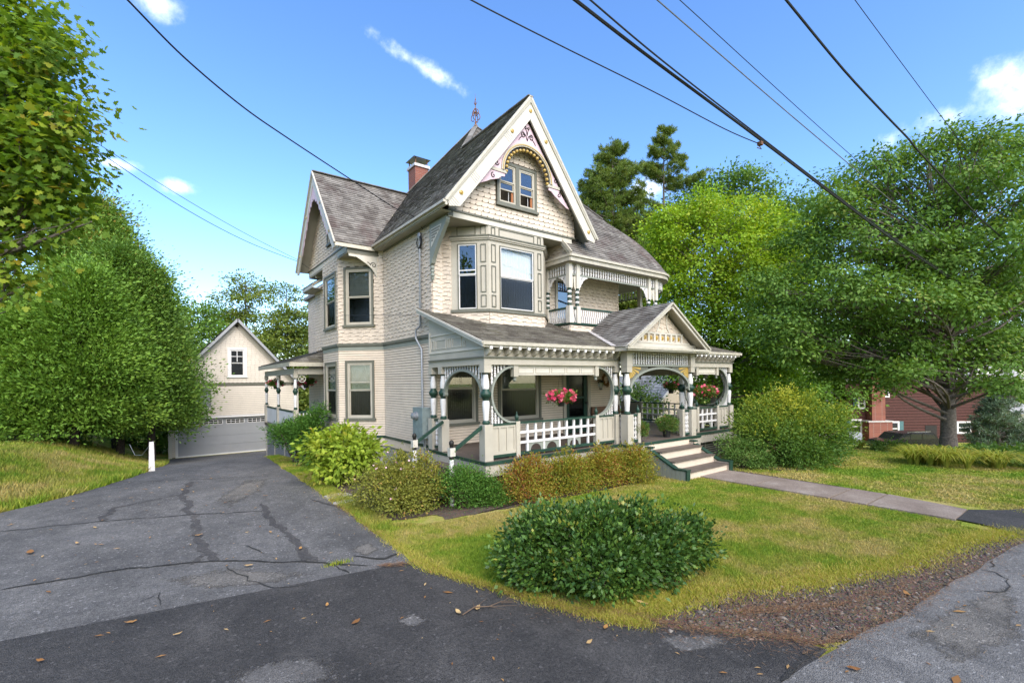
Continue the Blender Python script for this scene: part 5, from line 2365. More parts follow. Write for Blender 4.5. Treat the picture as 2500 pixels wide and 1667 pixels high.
# ================================================================== GARAGE
GB = (4.4, 37, -2.0)
G = thing('garage', 'cream clapboard garage with shingled gable and wide grey door at the drive end', 'garage', GB)
F_GA = Fr(0, 37, 0)
gx0, gx1, gzb = .55, 8.22, 2.76
GDO = (1.02, 6.14, -1.92, .50)
hs = [GDO, (1.80, 2.86, 1.16, 2.55)]
UW = (3.80, 4.95, 3.23, 5.22)
mb = MB()
for a, b, c, d in wall_rects(gx0, gx1, -2.3, 2.7, hs):
    mb.fb(F_GA, a, b, -.15, 0, c, d)
w_ = mb.build('wall', 'sheathing_lap_shade', G)
clapboards(F_GA, gx0 + .16, gx1 - .16, -1.9, 2.62, w_, [(GDO[0] - .02, GDO[1] + .02, GDO[2], GDO[3] + .1), hs[1]], e=.128, mat='garage_cream')
mb = MB()
gsl = 1.134
zz = 2.7
while zz < 7.0:
    a, b = gx0 + (zz + .1 - 2.7) / gsl, gx1 - (zz + .1 - 2.7) / gsl
    if b > a:
        for q0, q1 in cut(a, b, [(UW[0] + .06, UW[1] - .06)] if UW[2] + .04 < zz + .06 < UW[3] - .04 else []):
            mb.fb(F_GA, q0, q1, -.15, 0, zz, zz + .12)
    zz += .12
w2 = mb.build('gable_wall', 'sheathing_lap_shade', G)
wall_shingles(F_GA, gx0, gx1, 2.86, 6.9, w2, [(UW[0] + .05, UW[1] - .05, UW[2] + .05, UW[3] - .05)], style='wave', w=.26, h=.155,
              bound=lambda z: (gx0 + (z - 2.75) / gsl + .05, gx1 - (z - 2.75) / gsl - .05), mat='garage_cream')
mb = MB()
mb.fb(F_GA, gx0, gx1, -.02, .05, 2.66, 2.80)
mb.build('belt_course', 'green_grey', G)
mb = MB()
for a, b in ((gx0 - .03, gx0 + .16), (gx1 - .16, gx1 + .03)):
    mb.fb(F_GA, a, b, -.02, .05, -2.3, 2.66)
mb.build('corner_board', 'barge', G)
mb = MB()
mb.box(gx0, gx0 + .12, 37, 46, -2.5, 2.7)
mb.box(gx1 - .12, gx1, 37, 46, -2.5, 2.7)
mb.box(gx0, gx1, 45.9, 46, -2.5, 5)
mb.build('wall', 'cream', G)
for s, xe in ((-1, gx0 - .38), (1, gx1 + .38)):
    ze = 2.72 - gsl * .38 + .12
    pk = (4.385, 2.72 + gsl * (gx1 - 4.385) + .12)
    eave = [(xe, 36.45, ze), (xe, 46.2, ze)] if s > 0 else [(xe, 46.2, ze), (xe, 36.45, ze)]
    roof_plane(eave + ([(pk[0], 46.2, pk[1]), (pk[0], 36.45, pk[1])] if s > 0 else [(pk[0], 36.45, pk[1]), (pk[0], 46.2, pk[1])]), .2, .3, 'roof', th=.08, parent=G)
    mb = MB()
    mb.bar((pk[0], 36.47, pk[1] - .10), (xe, 36.47, ze - .10), .05, .16)
    mb.build('rake_board', 'panel_grey', G)
    mb = MB()
    mb.bar((pk[0], 36.98, pk[1] - .36), (xe - s * .3, 36.98, ze + .0), .06, .34)
    mb.build('gable_trim', 'sage', G)
mb = MB()
mb.fb(F_GA, GDO[0] - .14, GDO[0], -.05, .06, -2.3, GDO[3] + .12)
mb.fb(F_GA, GDO[1], GDO[1] + .14, -.05, .06, -2.3, GDO[3] + .12)
mb.fb(F_GA, GDO[0] - .20, GDO[1] + .20, -.05, .10, GDO[3], GDO[3] + .14)
mb.build('door_trim', 'white', G)
gd = MB()
gd.fb(F_GA, GDO[0], GDO[1], -.14, -.10, GDO[2], GDO[3])
gd = gd.build('garage_door', 'panel_grey', G)
rh = (GDO[3] - GDO[2]) / 4
for r in range(4):
    z0 = GDO[2] + rh * r
    for c in range(4 if r < 4 else 4):
        wd = (GDO[1] - GDO[0]) / 4
        a = GDO[0] + wd * c
        mb = MB()
        if r < 3:
            mb.fb(F_GA, a + .005, a + wd - .005, -.10, -.085, z0 + .012, z0 + rh - .012)
        else:
            for q in wall_rects(a + .005, a + wd - .005, z0 + .012, z0 + rh - .012, [(a + .14, a + wd - .10, z0 + .20, z0 + .46)]):
                mb.fb(F_GA, q[0], q[1], -.10, -.085, q[2], q[3])
        p = mb.build('panel', 'panel_grey', gd)
        if r == 3:
            u0, u1, v0, v1 = a + .14, a + wd - .10, z0 + .20, z0 + .46
            mb = MB()
            mb.fb(F_GA, u0, u1, -.099, -.096, v0, v1)
            mb.build('pane', 'glass_solid', gd)
            mb = MB()
            rect_frame(mb, F_GA, u0 - .02, u1 + .02, v0 - .02, v1 + .02, .03, -.095, -.07)
            for k in range(1, 4):
                uu = u0 + (u1 - u0) * k / 4
                mb.fb(F_GA, uu - .016, uu + .016, -.094, -.075, v0 + .01, v1 - .01)
            mb.fb(F_GA, u0 + .01, u1 - .01, -.094, -.074, (v0 + v1) / 2 - .015, (v0 + v1) / 2 + .015)
            mb.build('window_grid', 'white', gd)
mb = MB()
mb.fb(F_GA, GDO[0], GDO[1], -.10, .02, GDO[2] - .05, GDO[2] + .035)
mb.build('door_seal', 'white', gd)
# attic window with white casing
wg = window(F_GA, UW[0], UW[1], UW[2], UW[3], G, casing='white', inner='white', cw=.13, drape=None, upper='glass_solid', lower='glass_solid')
mb = MB()
um_, zm_ = (UW[0] + UW[1]) / 2, (UW[2] + UW[3]) / 2
mb.fb(F_GA, um_ - .02, um_ + .02, .01, .045, zm_ + .05, UW[3] - .2)
mb.fb(F_GA, UW[0] + .2, UW[1] - .2, .01, .044, zm_ + .38, zm_ + .42)
mb.build('bar', 'white', wg)
mb = MB()
rect_frame(mb, F_GA, 1.72, 2.94, 1.08, 2.63, .11, -.02, .06)
lw_ = mb.build('window', 'barge', G)
mb = MB()
mb.fb(F_GA, 1.80, 2.86, -.06, -.02, 1.16, 2.55)
mb.build('board', 'panel_grey', lw_)

# white post at the edge of the drive
pz = zg1(-.2, 22.6)
mb = MB()
mb.hexa([(-.30, 22.5, pz - .1), (-.10, 22.5, pz - .1), (-.10, 22.7, pz - .1), (-.30, 22.7, pz - .1),
         (-.27, 22.53, pz + 1.12), (-.13, 22.53, pz + 1.12), (-.13, 22.67, pz + 1.12), (-.27, 22.67, pz + 1.12)])
tag(mb.build('drive_post', 'white'), 'plain white square post standing at the grass edge left of the garage', 'post')
for i in range(1):
    mb = MB()
    mb.tube([(-.28, 22.6, pz + .95), (-.5, 23.4, pz + .55), (-.75, 24.4, pz + .45), (-.95, 25.4, pz + .8)], .012, 5)
    tag(mb.build('chain', 'conduit'), 'thin grey chain hanging from the white drive post', 'chain')

# ================================================================== SHED SEEN THROUGH THE PORCH
SB = (35.3, 23.4, -2)
S = thing('carriage_shed', 'cream shed with pale grey roof seen through the porch arch', 'shed', SB)
F_S = Fr(0, 23.4, 0)
spk, sl_, sxl, sxr = (35.3, 3.05), .72, 31.4, 39.2
mb = MB()
mb.prism(F_S, [(sxl + .3, -2.6), (sxr - .3, -2.6), (sxr - .3, spk[1] - sl_ * (sxr - .3 - spk[0])), (spk[0], spk[1] - .05), (sxl + .3, spk[1] - sl_ * (spk[0] - sxl - .3))], -.2, 0)
mb.fb(Fr(sxl + .3, 36, -90), 0, 12.6, -.2, 0, -2.6, spk[1] - sl_ * 3.6)
w_ = mb.build('wall', 'cream', S)
for i in range(26):
    z = -2 + i * .19
    a, b = (sxl + .3, sxr - .3) if z < .4 else (spk[0] - (spk[1] - .1 - z) / sl_ + .05, spk[0] + (spk[1] - .1 - z) / sl_ - .05)
    if b > a:
        mb = MB()
        mb.hexa([F_S.p(a, .04, z), F_S.p(b, .04, z), F_S.p(b, 0, z), F_S.p(a, 0, z), F_S.p(a, .01, z + .19), F_S.p(b, .01, z + .19), F_S.p(b, 0, z + .19), F_S.p(a, 0, z + .19)])
        mb.build('clapboard', 'cream', w_)
roof_plane([(sxl, 36, spk[1] - sl_ * (spk[0] - sxl)), (sxl, 23.1, spk[1] - sl_ * (spk[0] - sxl)), (spk[0], 23.1, spk[1]), (spk[0], 36, spk[1])], .22, .35, 'roof_pale', th=.1, parent=S, over=.03)
roof_plane([(sxr, 23.1, spk[1] - sl_ * (sxr - spk[0])), (sxr, 36, spk[1] - sl_ * (sxr - spk[0])), (spk[0], 36, spk[1]), (spk[0], 23.1, spk[1])], .22, .35, 'roof_pale', th=.1, parent=S, over=.03)
mb = MB()
for x in (sxl, sxr):
    mb.bar((spk[0], 23.08, spk[1] - .1), (x, 23.08, spk[1] - sl_ * abs(spk[0] - x) - .1), .06, .2)
mb.build('rake_board', 'white', S)

# ================================================================== RED NEIGHBOUR HOUSE
DN = 40.0
o0 = at(1990, 1090, DN)
NB = thing('red_house', 'dark red clapboard house with brick chimney behind the trees', 'house', (o0.x, o0.y, -3.0))
F_N = Fr(o0.x, o0.y, -37.06)
SC_ = DN / FPX


def nu(px):
    return (px - 1990) * SC_


def nz(py, px=2200):
    return CAM_H - (py - (927.9 - .0125 * (px - 1250))) * SC_


mb = MB()
mb.fb(F_N, nu(2066), nu(2480), -7, 0, -3.6, nz(925))
mb.fb(F_N, nu(1960), nu(2066), -7, -.8, -3.6, nz(958))
w_ = mb.build('wall', 'bark_dark', NB)
z = -2.9
while z < nz(930):
    for a, b, n in ((nu(2066), nu(2480), 0), (nu(1960), nu(2066), -.8)):
        if b < nu(2070) and z > nz(962):
            continue
        mb = MB()
        P = F_N.p
        mb.hexa([P(a, n + .06, z), P(b, n + .06, z), P(b, n, z), P(a, n, z), P(a, n + .03, z + .20), P(b, n + .03, z + .20), P(b, n, z + .20), P(a, n, z + .20)])
        mb.build('clapboard', 'red_siding', w_)
    z += .24


def nwin(x0, y0, x1, y1, n=0, shut='L'):
    u0, u1, z0, z1 = nu(x0), nu(x1), nz(y1, x0), nz(y0, x0)
    mb = MB()
    rect_frame(mb, F_N, u0, u1, z0, z1, .14, n, n + .12)
    mb.fb(F_N, u0 + .1, u1 - .1, n, n + .10, (z0 + z1) / 2 - .04, (z0 + z1) / 2 + .04)
    o = mb.build('window', 'white', NB)
    mb = MB()
    mb.fb(F_N, u0 + .1, u1 - .1, n + .065, n + .072, z0 + .1, z1 - .1)
    mb.build('pane', 'glass_solid', o)
    mb = MB()
    mb.fb(F_N, u0 + .1, u1 - .1, n + .062, n + .064, z0 + .1, z1 - .1)
    mb.build('interior', 'dark_room', o)
    if shut:
        a, b = (u0 - .36, u0 - .02) if shut == 'L' else (u1 + .02, u1 + .36)
        mb = MB()
        mb.fb(F_N, a, b, n + .05, n + .11, z0, z1)
        mb.build('shutter', 'teal_shutter', o)


nwin(2014, 963, 2032, 990, -.8, 'L')
nwin(2032, 963, 2050, 990, -.8, None)
nwin(2058, 963, 2067, 990, -.8, None)
nwin(2094, 970, 2113, 998)
nwin(2075, 1023, 2104, 1058)
nwin(2164, 1028, 2195, 1064, 0, 'R')
nwin(2020, 1020, 2047, 1054, -.8, 'R')
nwin(2302, 1033, 2320, 1068, 0, None)
nwin(2335, 1028, 2370, 1058, 0, None)
nwin(2388, 1035, 2414, 1064, 0, None)
nwin(2150, 940, 2172, 970, 0, None)
nwin(2380, 915, 2402, 945, 0, None)
mb = MB()
mb.fb(F_N, nu(2259), nu(2287), -.2, .07, nz(1080), nz(1039))
dd = mb.build('door', 'dark_room', NB)
mb = MB()
mb.fb(F_N, nu(2104), nu(2160), 0, .9, -3.6, nz(1026))
ch2 = mb.build('chimney', 'brick', NB)
mb = MB()
mb.fb(F_N, nu(2116), nu(2148), 0, .7, nz(1026), nz(860))
mb.build('chimney_stack', 'brick', ch2)
mb = MB()
mb.fb(F_N, nu(2102), nu(2162), -.0, .94, nz(1027), nz(1024))
mb.build('chimney_shoulder', 'lead', ch2)
P = F_N.p
ztop = nz(925)
roof_plane([P(nu(2060), .5, ztop - .1), P(nu(2490), .5, ztop - .1), P(nu(2490), -3.5, ztop + 3.4), P(nu(2060), -3.5, ztop + 3.4)], .3, .4, 'roof_pale', th=.12, parent=NB)
roof_plane([P(nu(1955), -.4, nz(958)), P(nu(2066), -.4, nz(958)), P(nu(2066), -3.5, nz(958) + 1.4), P(nu(1955), -3.5, nz(958) + 1.4)], .3, .4, 'roof_pale', th=.12, parent=NB)
mb = MB()
mb.fb(F_N, nu(2420), nu(2475), .6, 2.2, -3.4, nz(1005))
pg = mb.build('entry_wall', 'white', NB)
roof_plane([P(nu(2410), 2.5, nz(1008)), P(nu(2485), 2.5, nz(1008)), P(nu(2485), 0, nz(985)), P(nu(2410), 0, nz(985))], .3, .4, 'roof_pale', th=.1, parent=NB)
mb = MB()
mb.bar(P(nu(2384), .55, nz(892)), P(nu(2420), .55, nz(958)), .12, .3)
mb.bar(P(nu(2384), .55, nz(892)), P(nu(2345), .55, nz(958)), .12, .3)
mb.build('gable_trim', 'white', NB)
mb = MB()
mb.fb(F_N, nu(1960), nu(2066), -.8, -.2, nz(1064), nz(1060))
mb.fb(F_N, nu(1985), nu(2066), -.8, -.1, nz(1008), nz(1004))
mb.build('porch_edge', 'white', NB)

# ---- tarp-covered pile by the red house
c = at(2085, 1090, 37)
c.z = zg1(c.x, c.y)
tp_ = MB()
K, J = 9, 14
rng = random.Random(3)
vs = []
for i in range(K + 1):
    f = i / K
    for j in range(J):
        a = 2 * pi * j / J
        r = (1.0 - .55 * f ** 1.6) * (.55 + .1 * rng.random()) + .06 * sin(3 * a + i)
        vs.append((c.x + r * 1.25 * cos(a), c.y + r * sin(a), c.z + 1.05 * sin(f * pi / 2)))
tp_.add(vs, [(i * J + j, i * J + (j + 1) % J, (i + 1) * J + (j + 1) % J, (i + 1) * J + j) for i in range(K) for j in range(J)])
tag(tp_.build('covered_pile', 'tarp', smooth=True), 'grey tarp draped over a pile beside the brick chimney', 'tarp')

# ---- parked wagon
cc_ = at(2232, 1103, 34)
cz = at(2232, 1106, 34).z
CAR = thing('parked_car', 'dark estate car parked behind the big trunk', 'car', (cc_.x, cc_.y, cz))
F_C = Fr(cc_.x, cc_.y, -33)
Lc = 4.5
prof = [(-2.2, .32), (2.2, .32), (2.25, .62), (2.18, .92), (1.95, 1.0), (1.62, 1.42), (1.3, 1.48), (-.35, 1.48), (-.75, 1.42), (-1.25, 1.0), (-2.05, .88), (-2.25, .65)]
mb = MB()
mb.prism(F_C, [(u, cz + z) for u, z in prof], -1.65, 0)
bd_ = mb.build('body', 'car_paint', CAR)
for a in ([(-1.12, 1.0), (-.30, 1.0), (-.30, 1.40), (-.70, 1.38)], [(-.24, 1.0), (.62, 1.0), (.62, 1.41), (-.24, 1.40)], [(.68, 1.0), (1.78, 1.0), (1.52, 1.38), (.68, 1.41)]):
    mb = MB()
    mb.prism(F_C, [(u, cz + z) for u, z in a], 0, .012)
    mb.build('window', 'glass_solid', CAR)
for u in (-1.4, 1.35):
    mb = MB()
    mb.arc(F_C, u, cz + .32, .0, .33, 0, 360, -.2, .03, 20)
    w_ = mb.build('wheel', 'rubber', CAR)
    mb = MB()
    mb.arc(F_C, u, cz + .32, .0, .2, 0, 360, .03, .045, 16)
    mb.build('rim', 'chrome', w_)
mb = MB()
mb.fb(F_C, 2.0, 2.24, -.3, .02, cz + .72, cz + .92)
mb.build('tail_light', 'tail_red', CAR)
mb = MB()
mb.fb(F_C, -2.24, -2.05, -.3, .02, cz + .66, cz + .82)
mb.build('headlight', 'chrome', CAR)
mb = MB()
mb.fb(F_C, -.3, 1.5, -.2, -.15, cz + 1.50, cz + 1.54)
mb.build('roof_rail', 'chrome', CAR)
mb = MB()
mb.fb(F_C, -2.1, 2.15, 0, .02, cz + .55, cz + .60)
mb.build('trim_strip', 'rubber', CAR)

# ================================================================== GROUND
def sheet_mat(name, build):
    m, nt, bs = nodes_of(name)
    build(nt, bs)
    MATS[name] = m


def grass_colour(nt):
    """lawn colour from position: green with straw-coloured and bare patches"""
    p = objpos(nt)
    a = noise(nt, p, .55, 5, .62)
    b = noise(nt, p, 3.2, 4, .6)
    s = N(nt, 'ShaderNodeMath', {0: b, 1: .38, 2: a}, operation='MULTIPLY_ADD').outputs[0]
    return ramp(nt, s, [(.47, (.125, .235, .022)), (.60, (.20, .285, .032)), (.70, (.30, .315, .06)), (.82, (.42, .35, .13))])


def lawn_b(nt, bs):
    c = grass_colour(nt)
    f = noise(nt, objpos(nt), 45, 3)
    c = mixc(nt, .55, c, ramp(nt, f, [(.3, (.12, .12, .10)), (.7, (.80, .80, .72))]), 'OVERLAY')
    nt.links.new(c, bs.inputs['Base Color'])
    bs.inputs['Roughness'].default_value = .95
    bs.inputs['Specular IOR Level'].default_value = .1
    bump(nt, bs, f, .9, .05)


sheet_mat('lawn', lawn_b)


def grass_blade(nt, bs):
    out = nt.nodes['Material Output']
    a = nt.nodes.new('ShaderNodeAttribute')
    a.attribute_name = 'var'
    c = mixc(nt, .75, grass_colour(nt), ramp(nt, a.outputs['Fac'], [(0, (.22, .30, .16)), (.5, (.5, .5, .5)), (1, (.86, .74, .50))]), 'OVERLAY')
    nt.links.new(c, bs.inputs['Base Color'])
    bs.inputs['Roughness'].default_value = .6
    bs.inputs['Specular IOR Level'].default_value = .2
    t = N(nt, 'ShaderNodeBsdfTranslucent')
    nt.links.new(c, t.inputs['Color'])
    mx = N(nt, 'ShaderNodeMixShader', {0: .35, 1: bs.outputs[0], 2: t.outputs[0]})
    nt.links.new(mx.outputs[0], out.inputs['Surface'])


sheet_mat('grass_blade', grass_blade)


def asphalt(c0, c1, big, stain, st_amt, agg=.35, patch=None):
    def b(nt, bs):
        p = objpos(nt)
        n1 = noise(nt, p, .55, 6, .65)
        c = ramp(nt, n1, [(.30, c0), (.68, c1)])
        n2 = noise(nt, objpos(nt, (1., .45, 1)), big, 5)
        c = mixc(nt, N(nt, 'ShaderNodeMath', {0: ramp(nt, n2, [(.50, (0, 0, 0)), (.68, (1, 1, 1))]), 1: st_amt}, operation='MULTIPLY').outputs[0], c, stain)
        v = N(nt, 'ShaderNodeTexVoronoi', {'Vector': p, 'Scale': 75.0})
        g2 = noise(nt, p, 28, 5, .75)
        c = mixc(nt, agg, c, ramp(nt, v.outputs['Distance'], [(.0, (.85, .85, .85)), (.5, (.42, .42, .42)), (.9, (.12, .12, .12))]), 'OVERLAY')
        c = mixc(nt, .8, c, ramp(nt, g2, [(.32, (.22, .22, .22)), (.5, (.5, .5, .5)), (.68, (.80, .80, .80))]), 'OVERLAY')
        g3 = noise(nt, p, 3.2, 5, .7)
        c = mixc(nt, .6, c, ramp(nt, g3, [(.36, (.36, .36, .36)), (.64, (.64, .63, .61))]), 'OVERLAY')
        w = N(nt, 'ShaderNodeTexVoronoi', {'Vector': p, 'Scale': 38.0})
        sp = ramp(nt, w.outputs['Color'], [(.86, (0, 0, 0)), (.92, (1, 1, 1))])
        c = mixc(nt, N(nt, 'ShaderNodeMath', {0: sp, 1: .45}, operation='MULTIPLY').outputs[0], c, tuple(min(1, x * 2.6) for x in c1))
        nt.links.new(c, bs.inputs['Base Color'])
        bs.inputs['Roughness'].default_value = .82
        bs.inputs['Specular IOR Level'].default_value = .35
        h = N(nt, 'ShaderNodeMath', {0: v.outputs['Distance'], 1: n1}, operation='ADD').outputs[0]
        bump(nt, bs, h, .8, .016)
    return b


sheet_mat('asphalt_old', asphalt((.088, .085, .081), (.15, .145, .138), 1.1, (.066, .064, .061), .6, .55))
sheet_mat('asphalt_new', asphalt((.034, .032, .030), (.058, .0545, .051), .9, (.12, .112, .103), .38, .7))
sheet_mat('asphalt_road', asphalt((.125, .121, .115), (.18, .174, .165), .7, (.075, .073, .07), .55, .5))
sheet_mat('tar', asphalt((.045, .043, .042), (.075, .070, .066), 2, (.11, .10, .09), .3, .3))
sheet_mat('crack', asphalt((.018, .018, .017), (.035, .033, .03), 2, (.05, .045, .04), .3, .2))


def soil_b(nt, bs):
    p = objpos(nt)
    c = ramp(nt, noise(nt, p, 3, 6, .7), [(.3, (.050, .037, .027)), (.55, (.105, .074, .050)), (.75, (.19, .135, .085))])
    v = N(nt, 'ShaderNodeTexVoronoi', {'Vector': p, 'Scale': 55.0})
    c = mixc(nt, .5, c, v.outputs['Color'], 'OVERLAY')
    nt.links.new(c, bs.inputs['Base Color'])
    bs.inputs['Roughness'].default_value = .95
    bump(nt, bs, v.outputs['Distance'], .8, .03)


sheet_mat('soil', soil_b)


def stone_b(nt, bs):
    a = nt.nodes.new('ShaderNodeAttribute')
    a.attribute_name = 'var'
    c = ramp(nt, a.outputs['Fac'], [(0, (.035, .030, .025)), (.35, (.075, .062, .050)), (.7, (.14, .118, .095)), (.93, (.27, .24, .205)), (1, (.19, .095, .055))])
    nt.links.new(c, bs.inputs['Base Color'])
    bs.inputs['Roughness'].default_value = .8


sheet_mat('gravel', stone_b)


def slab_b(nt, bs):
    p = objpos(nt)
    c = ramp(nt, noise(nt, p, 1.3, 6, .65), [(.3, (.145, .108, .082)), (.55, (.205, .162, .128)), (.75, (.275, .235, .195))])
    f = noise(nt, p, 40, 4)
    c = mixc(nt, .4, c, ramp(nt, f, [(.35, (.2, .2, .2)), (.65, (.8, .8, .8))]), 'OVERLAY')
    nt.links.new(c, bs.inputs['Base Color'])
    bs.inputs['Roughness'].default_value = .9
    bump(nt, bs, f, .4, .008)


sheet_mat('slab', slab_b)


def np_mesh(name, verts, quads, mat, var=None, parent=None, smooth=False, loop_total=4):
    verts = np.asarray(verts, np.float32)
    quads = np.asarray(quads, np.int32)
    me = bpy.data.meshes.new(name)
    me.vertices.add(len(verts))
    me.vertices.foreach_set('co', verts.ravel())
    n, k = quads.shape
    me.loops.add(n * k)
    me.loops.foreach_set('vertex_index', quads.ravel())
    me.polygons.add(n)
    me.polygons.foreach_set('loop_start', np.arange(0, n * k, k, dtype=np.int32))
    me.polygons.foreach_set('loop_total', np.full(n, k, np.int32))
    if var is not None:
        a = me.attributes.new('var', 'FLOAT', 'FACE')
        a.data.foreach_set('value', np.asarray(var, np.float32))
    if smooth:
        me.polygons.foreach_set('use_smooth', np.ones(n, bool))
    me.update(calc_edges=True)
    me.materials.append(MATS[mat])
    return link(name, me, parent)


def grid_mesh(name, xs, ys, mat, off=0.0):
    X, Y = np.meshgrid(xs, ys)
    Z = zg(X, Y) + off
    v = np.stack([X, Y, Z], -1).reshape(-1, 3)
    nx, ny = len(xs), len(ys)
    i, j = np.meshgrid(np.arange(nx - 1), np.arange(ny - 1))
    b = (j * nx + i).ravel()
    q = np.stack([b, b + 1, b + nx + 1, b + nx], -1)
    return np_mesh(name, v, q, mat, smooth=True)


gx = np.concatenate([[-900, -400, -200, -100, -60, -40], np.arange(-30, 60, .5), [62, 66, 72, 80, 100, 140, 220, 420, 900]])
gy = np.concatenate([[-900, -400, -200, -100, -50, -30], np.arange(-20, 60, .5), [62, 66, 72, 80, 100, 140, 220, 420, 900]])
g = grid_mesh('lawn', gx, gy, 'lawn')
g['kind'] = 'structure'


def strip(name, rows, mat, off, ncross=10, kind='structure', parent=None, wob=0.0, seed=0):
    """sheet between left/right edge points row by row, draped on the ground"""
    rg = random.Random(seed)
    mb = MB()
    n = ncross
    for (a, b) in rows:
        w0, w1 = rg.uniform(-wob, wob), rg.uniform(-wob, wob)
        for i in range(n + 1):
            f = i / n
            x = a[0] + (b[0] - a[0]) * f + (w0 if i == 0 else (w1 if i == n else 0))
            y = a[1] + (b[1] - a[1]) * f
            mb.v.append((x, y, zg1(x, y) + off))
    for r in range(len(rows) - 1):
        for i in range(n):
            k = r * (n + 1) + i
            mb.f.append((k, k + 1, k + n + 2, k + n + 1))
    o = mb.build(name, mat, parent, smooth=True)
    if kind:
        o['kind'] = kind
    return o


# driveway (old asphalt)
DRIGHT = [(6.5, 3.32), (8.5, 3.36), (10.6, 3.46), (12.5, 3.46), (15.8, 3.51), (18.3, 3.52), (22.5, 3.85), (27.4, 4.32), (31, 5.4), (34, 6.2), (37, 6.3)]
rows = []
y = 6.9
while y <= 37.0:
    wl = .05 * sin(y * 3.1) + .03 * sin(y * 7.7)
    rows.append(((lerp_tab(y, DLEFT) + wl, y), (lerp_tab(y, DRIGHT) + .05 * sin(y * 2.3 + 1) + .035 * sin(y * 6.1), y)))
    y += .35
strip('driveway', rows, 'asphalt_old', .012, 18)
# new asphalt apron joining the road
ARC = [(7.163, 3.328), (6.5, 3.50), (5.935, 3.667), (5.06, 3.96), (4.614, 4.131), (3.901, 4.435), (3.558, 4.673), (3.207, 4.923), (2.916, 5.153), (2.516, 5.42), (2.10, 5.77)]
rows = []
k = 34
for i in range(k + 1):
    y = 2.02 + (7.16 - 2.02) * i / k
    xr_ = float(np.interp(y, [a for a, b in ARC][::-1], [b for a, b in ARC][::-1])) + .03 * sin(y * 9) + .02 * sin(y * 23)
    rows.append(((-9, y + .19 * 9 * 0 + (1.0 if i == k else 1.0 * i / k) * .0 + (i / k) * 2.05), (xr_, y)))
strip('driveway_apron', rows, 'asphalt_new', .020, 26)
# road
RE = [(-60, 2.9), (-10, 2.4), (4.78, 2.10), (6.02, 1.955), (7.16, 1.766), (8.3, 1.655), (9.76, 1.483), (12.15, 1.194), (20, .3), (40, -2.5), (90, -10)]
rows = []
xs_ = list(np.arange(-60, 4, 4.0)) + list(np.arange(4, 20, .4)) + list(np.arange(20, 90, 4.0))
for x in xs_:
    ye = float(np.interp(x, [a for a, b in RE], [b for a, b in RE])) + (.02 * sin(x * 5) + .015 * sin(x * 13) if 4 < x < 20 else 0)
    rows.append(((x, ye), (x, ye - 7.5)))
strip('road', rows, 'asphalt_road', .024, 8)
# darker asphalt patch at the end of the walk
strip('walk_patch', [((13.0, 2.2), (14.12, 2.2)), ((12.95, 1.85), (14.6, 1.75)), ((12.6, 1.25), (16.0, 1.0)), ((12.5, 1.0), (17.0, .5))], 'asphalt_new', .030, 8)


# tar-filled cracks on the drive
def ribbon(name, pts, w, mat, off, seed=1, label=None):
    rg = random.Random(seed)
    off += .00025 * (seed % 16)
    jx = jy = 0.0
    P_ = []
    for (a, b) in zip(pts, pts[1:]):
        k = max(2, int(sqrt((a[0] - b[0]) ** 2 + (a[1] - b[1]) ** 2) / .12))
        for i in range(k):
            P_.append((a[0] + (b[0] - a[0]) * i / k, a[1] + (b[1] - a[1]) * i / k))
    P_.append(pts[-1])
    mb = MB()
    n = len(P_)
    for i, p in enumerate(P_):
        q, r = P_[max(i - 1, 0)], P_[min(i + 1, n - 1)]
        tx, ty = r[0] - q[0], r[1] - q[1]
        l = sqrt(tx * tx + ty * ty) + 1e-9
        nx, ny = -ty / l, tx / l
        am = max(w * .22, .022)
        jx, jy = jx * .55 + rg.gauss(0, am), jy * .55 + rg.gauss(0, am)
        ww = w * rg.uniform(.55, 1.25) * (1 if 0 < i < n - 1 else .25)
        for s in (-.5, .5):
            x, y = p[0] + jx + nx * ww * s, p[1] + jy + ny * ww * s
            mb.v.append((x, y, zg1(x, y) + off))
    for i in range(n - 1):
        mb.f.append((2 * i, 2 * i + 1, 2 * i + 3, 2 * i + 2))
    o = mb.build(name, mat)
    o['kind'] = 'structure'
    return o


def gp(px, py, z=-.2):
    """ground point under a photo pixel"""
    a = at(px, py, 1.0)
    t = (z - CAM_H) / (a.z - CAM_H)
    return (a.x * t, a.y * t)


CR = [([(468, 1172), (452, 1205), (458, 1250), (470, 1258), (478, 1290), (492, 1322), (510, 1352), (535, 1372)], .16, 'tar'),
      ([(510, 1352), (488, 1362), (462, 1380)], .13, 'tar'), ([(235, 1275), (285, 1240), (320, 1232)], .16, 'tar'),
      ([(640, 1230), (655, 1260), (700, 1305), (740, 1345), (788, 1374)], .13, 'tar'), ([(726, 1335), (738, 1372)], .12, 'tar'),
      ([(0, 1298), (230, 1276), (460, 1258), (640, 1248)], .035, 'crack'), ([(0, 1440), (300, 1390), (450, 1376), (540, 1370), (780, 1374), (900, 1382)], .045, 'crack'),
      ([(790, 1374), (860, 1400)], .03, 'crack'), ([(300, 1170), (470, 1168), (640, 1160)], .03, 'crack'), ([(320, 1232), (450, 1205)], .025, 'crack'),
      ([(600, 1332), (650, 1352)], .02, 'crack'), ([(560, 1385), (600, 1420), (690, 1437), (760, 1428)], .02, 'crack'), ([(350, 1470), (395, 1450), (392, 1480)], .02, 'crack'),
      ([(760, 1220), (800, 1232), (830, 1240)], .07, 'tar'), ([(860, 1360), (940, 1365), (980, 1350)], .05, 'crack')]
for i, (pp, w, m) in enumerate(CR):
    ribbon('tar_seam' if m == 'tar' else 'asphalt_crack', [gp(*p) for p in pp], w, m, .019 if m == 'tar' else .0215, i)
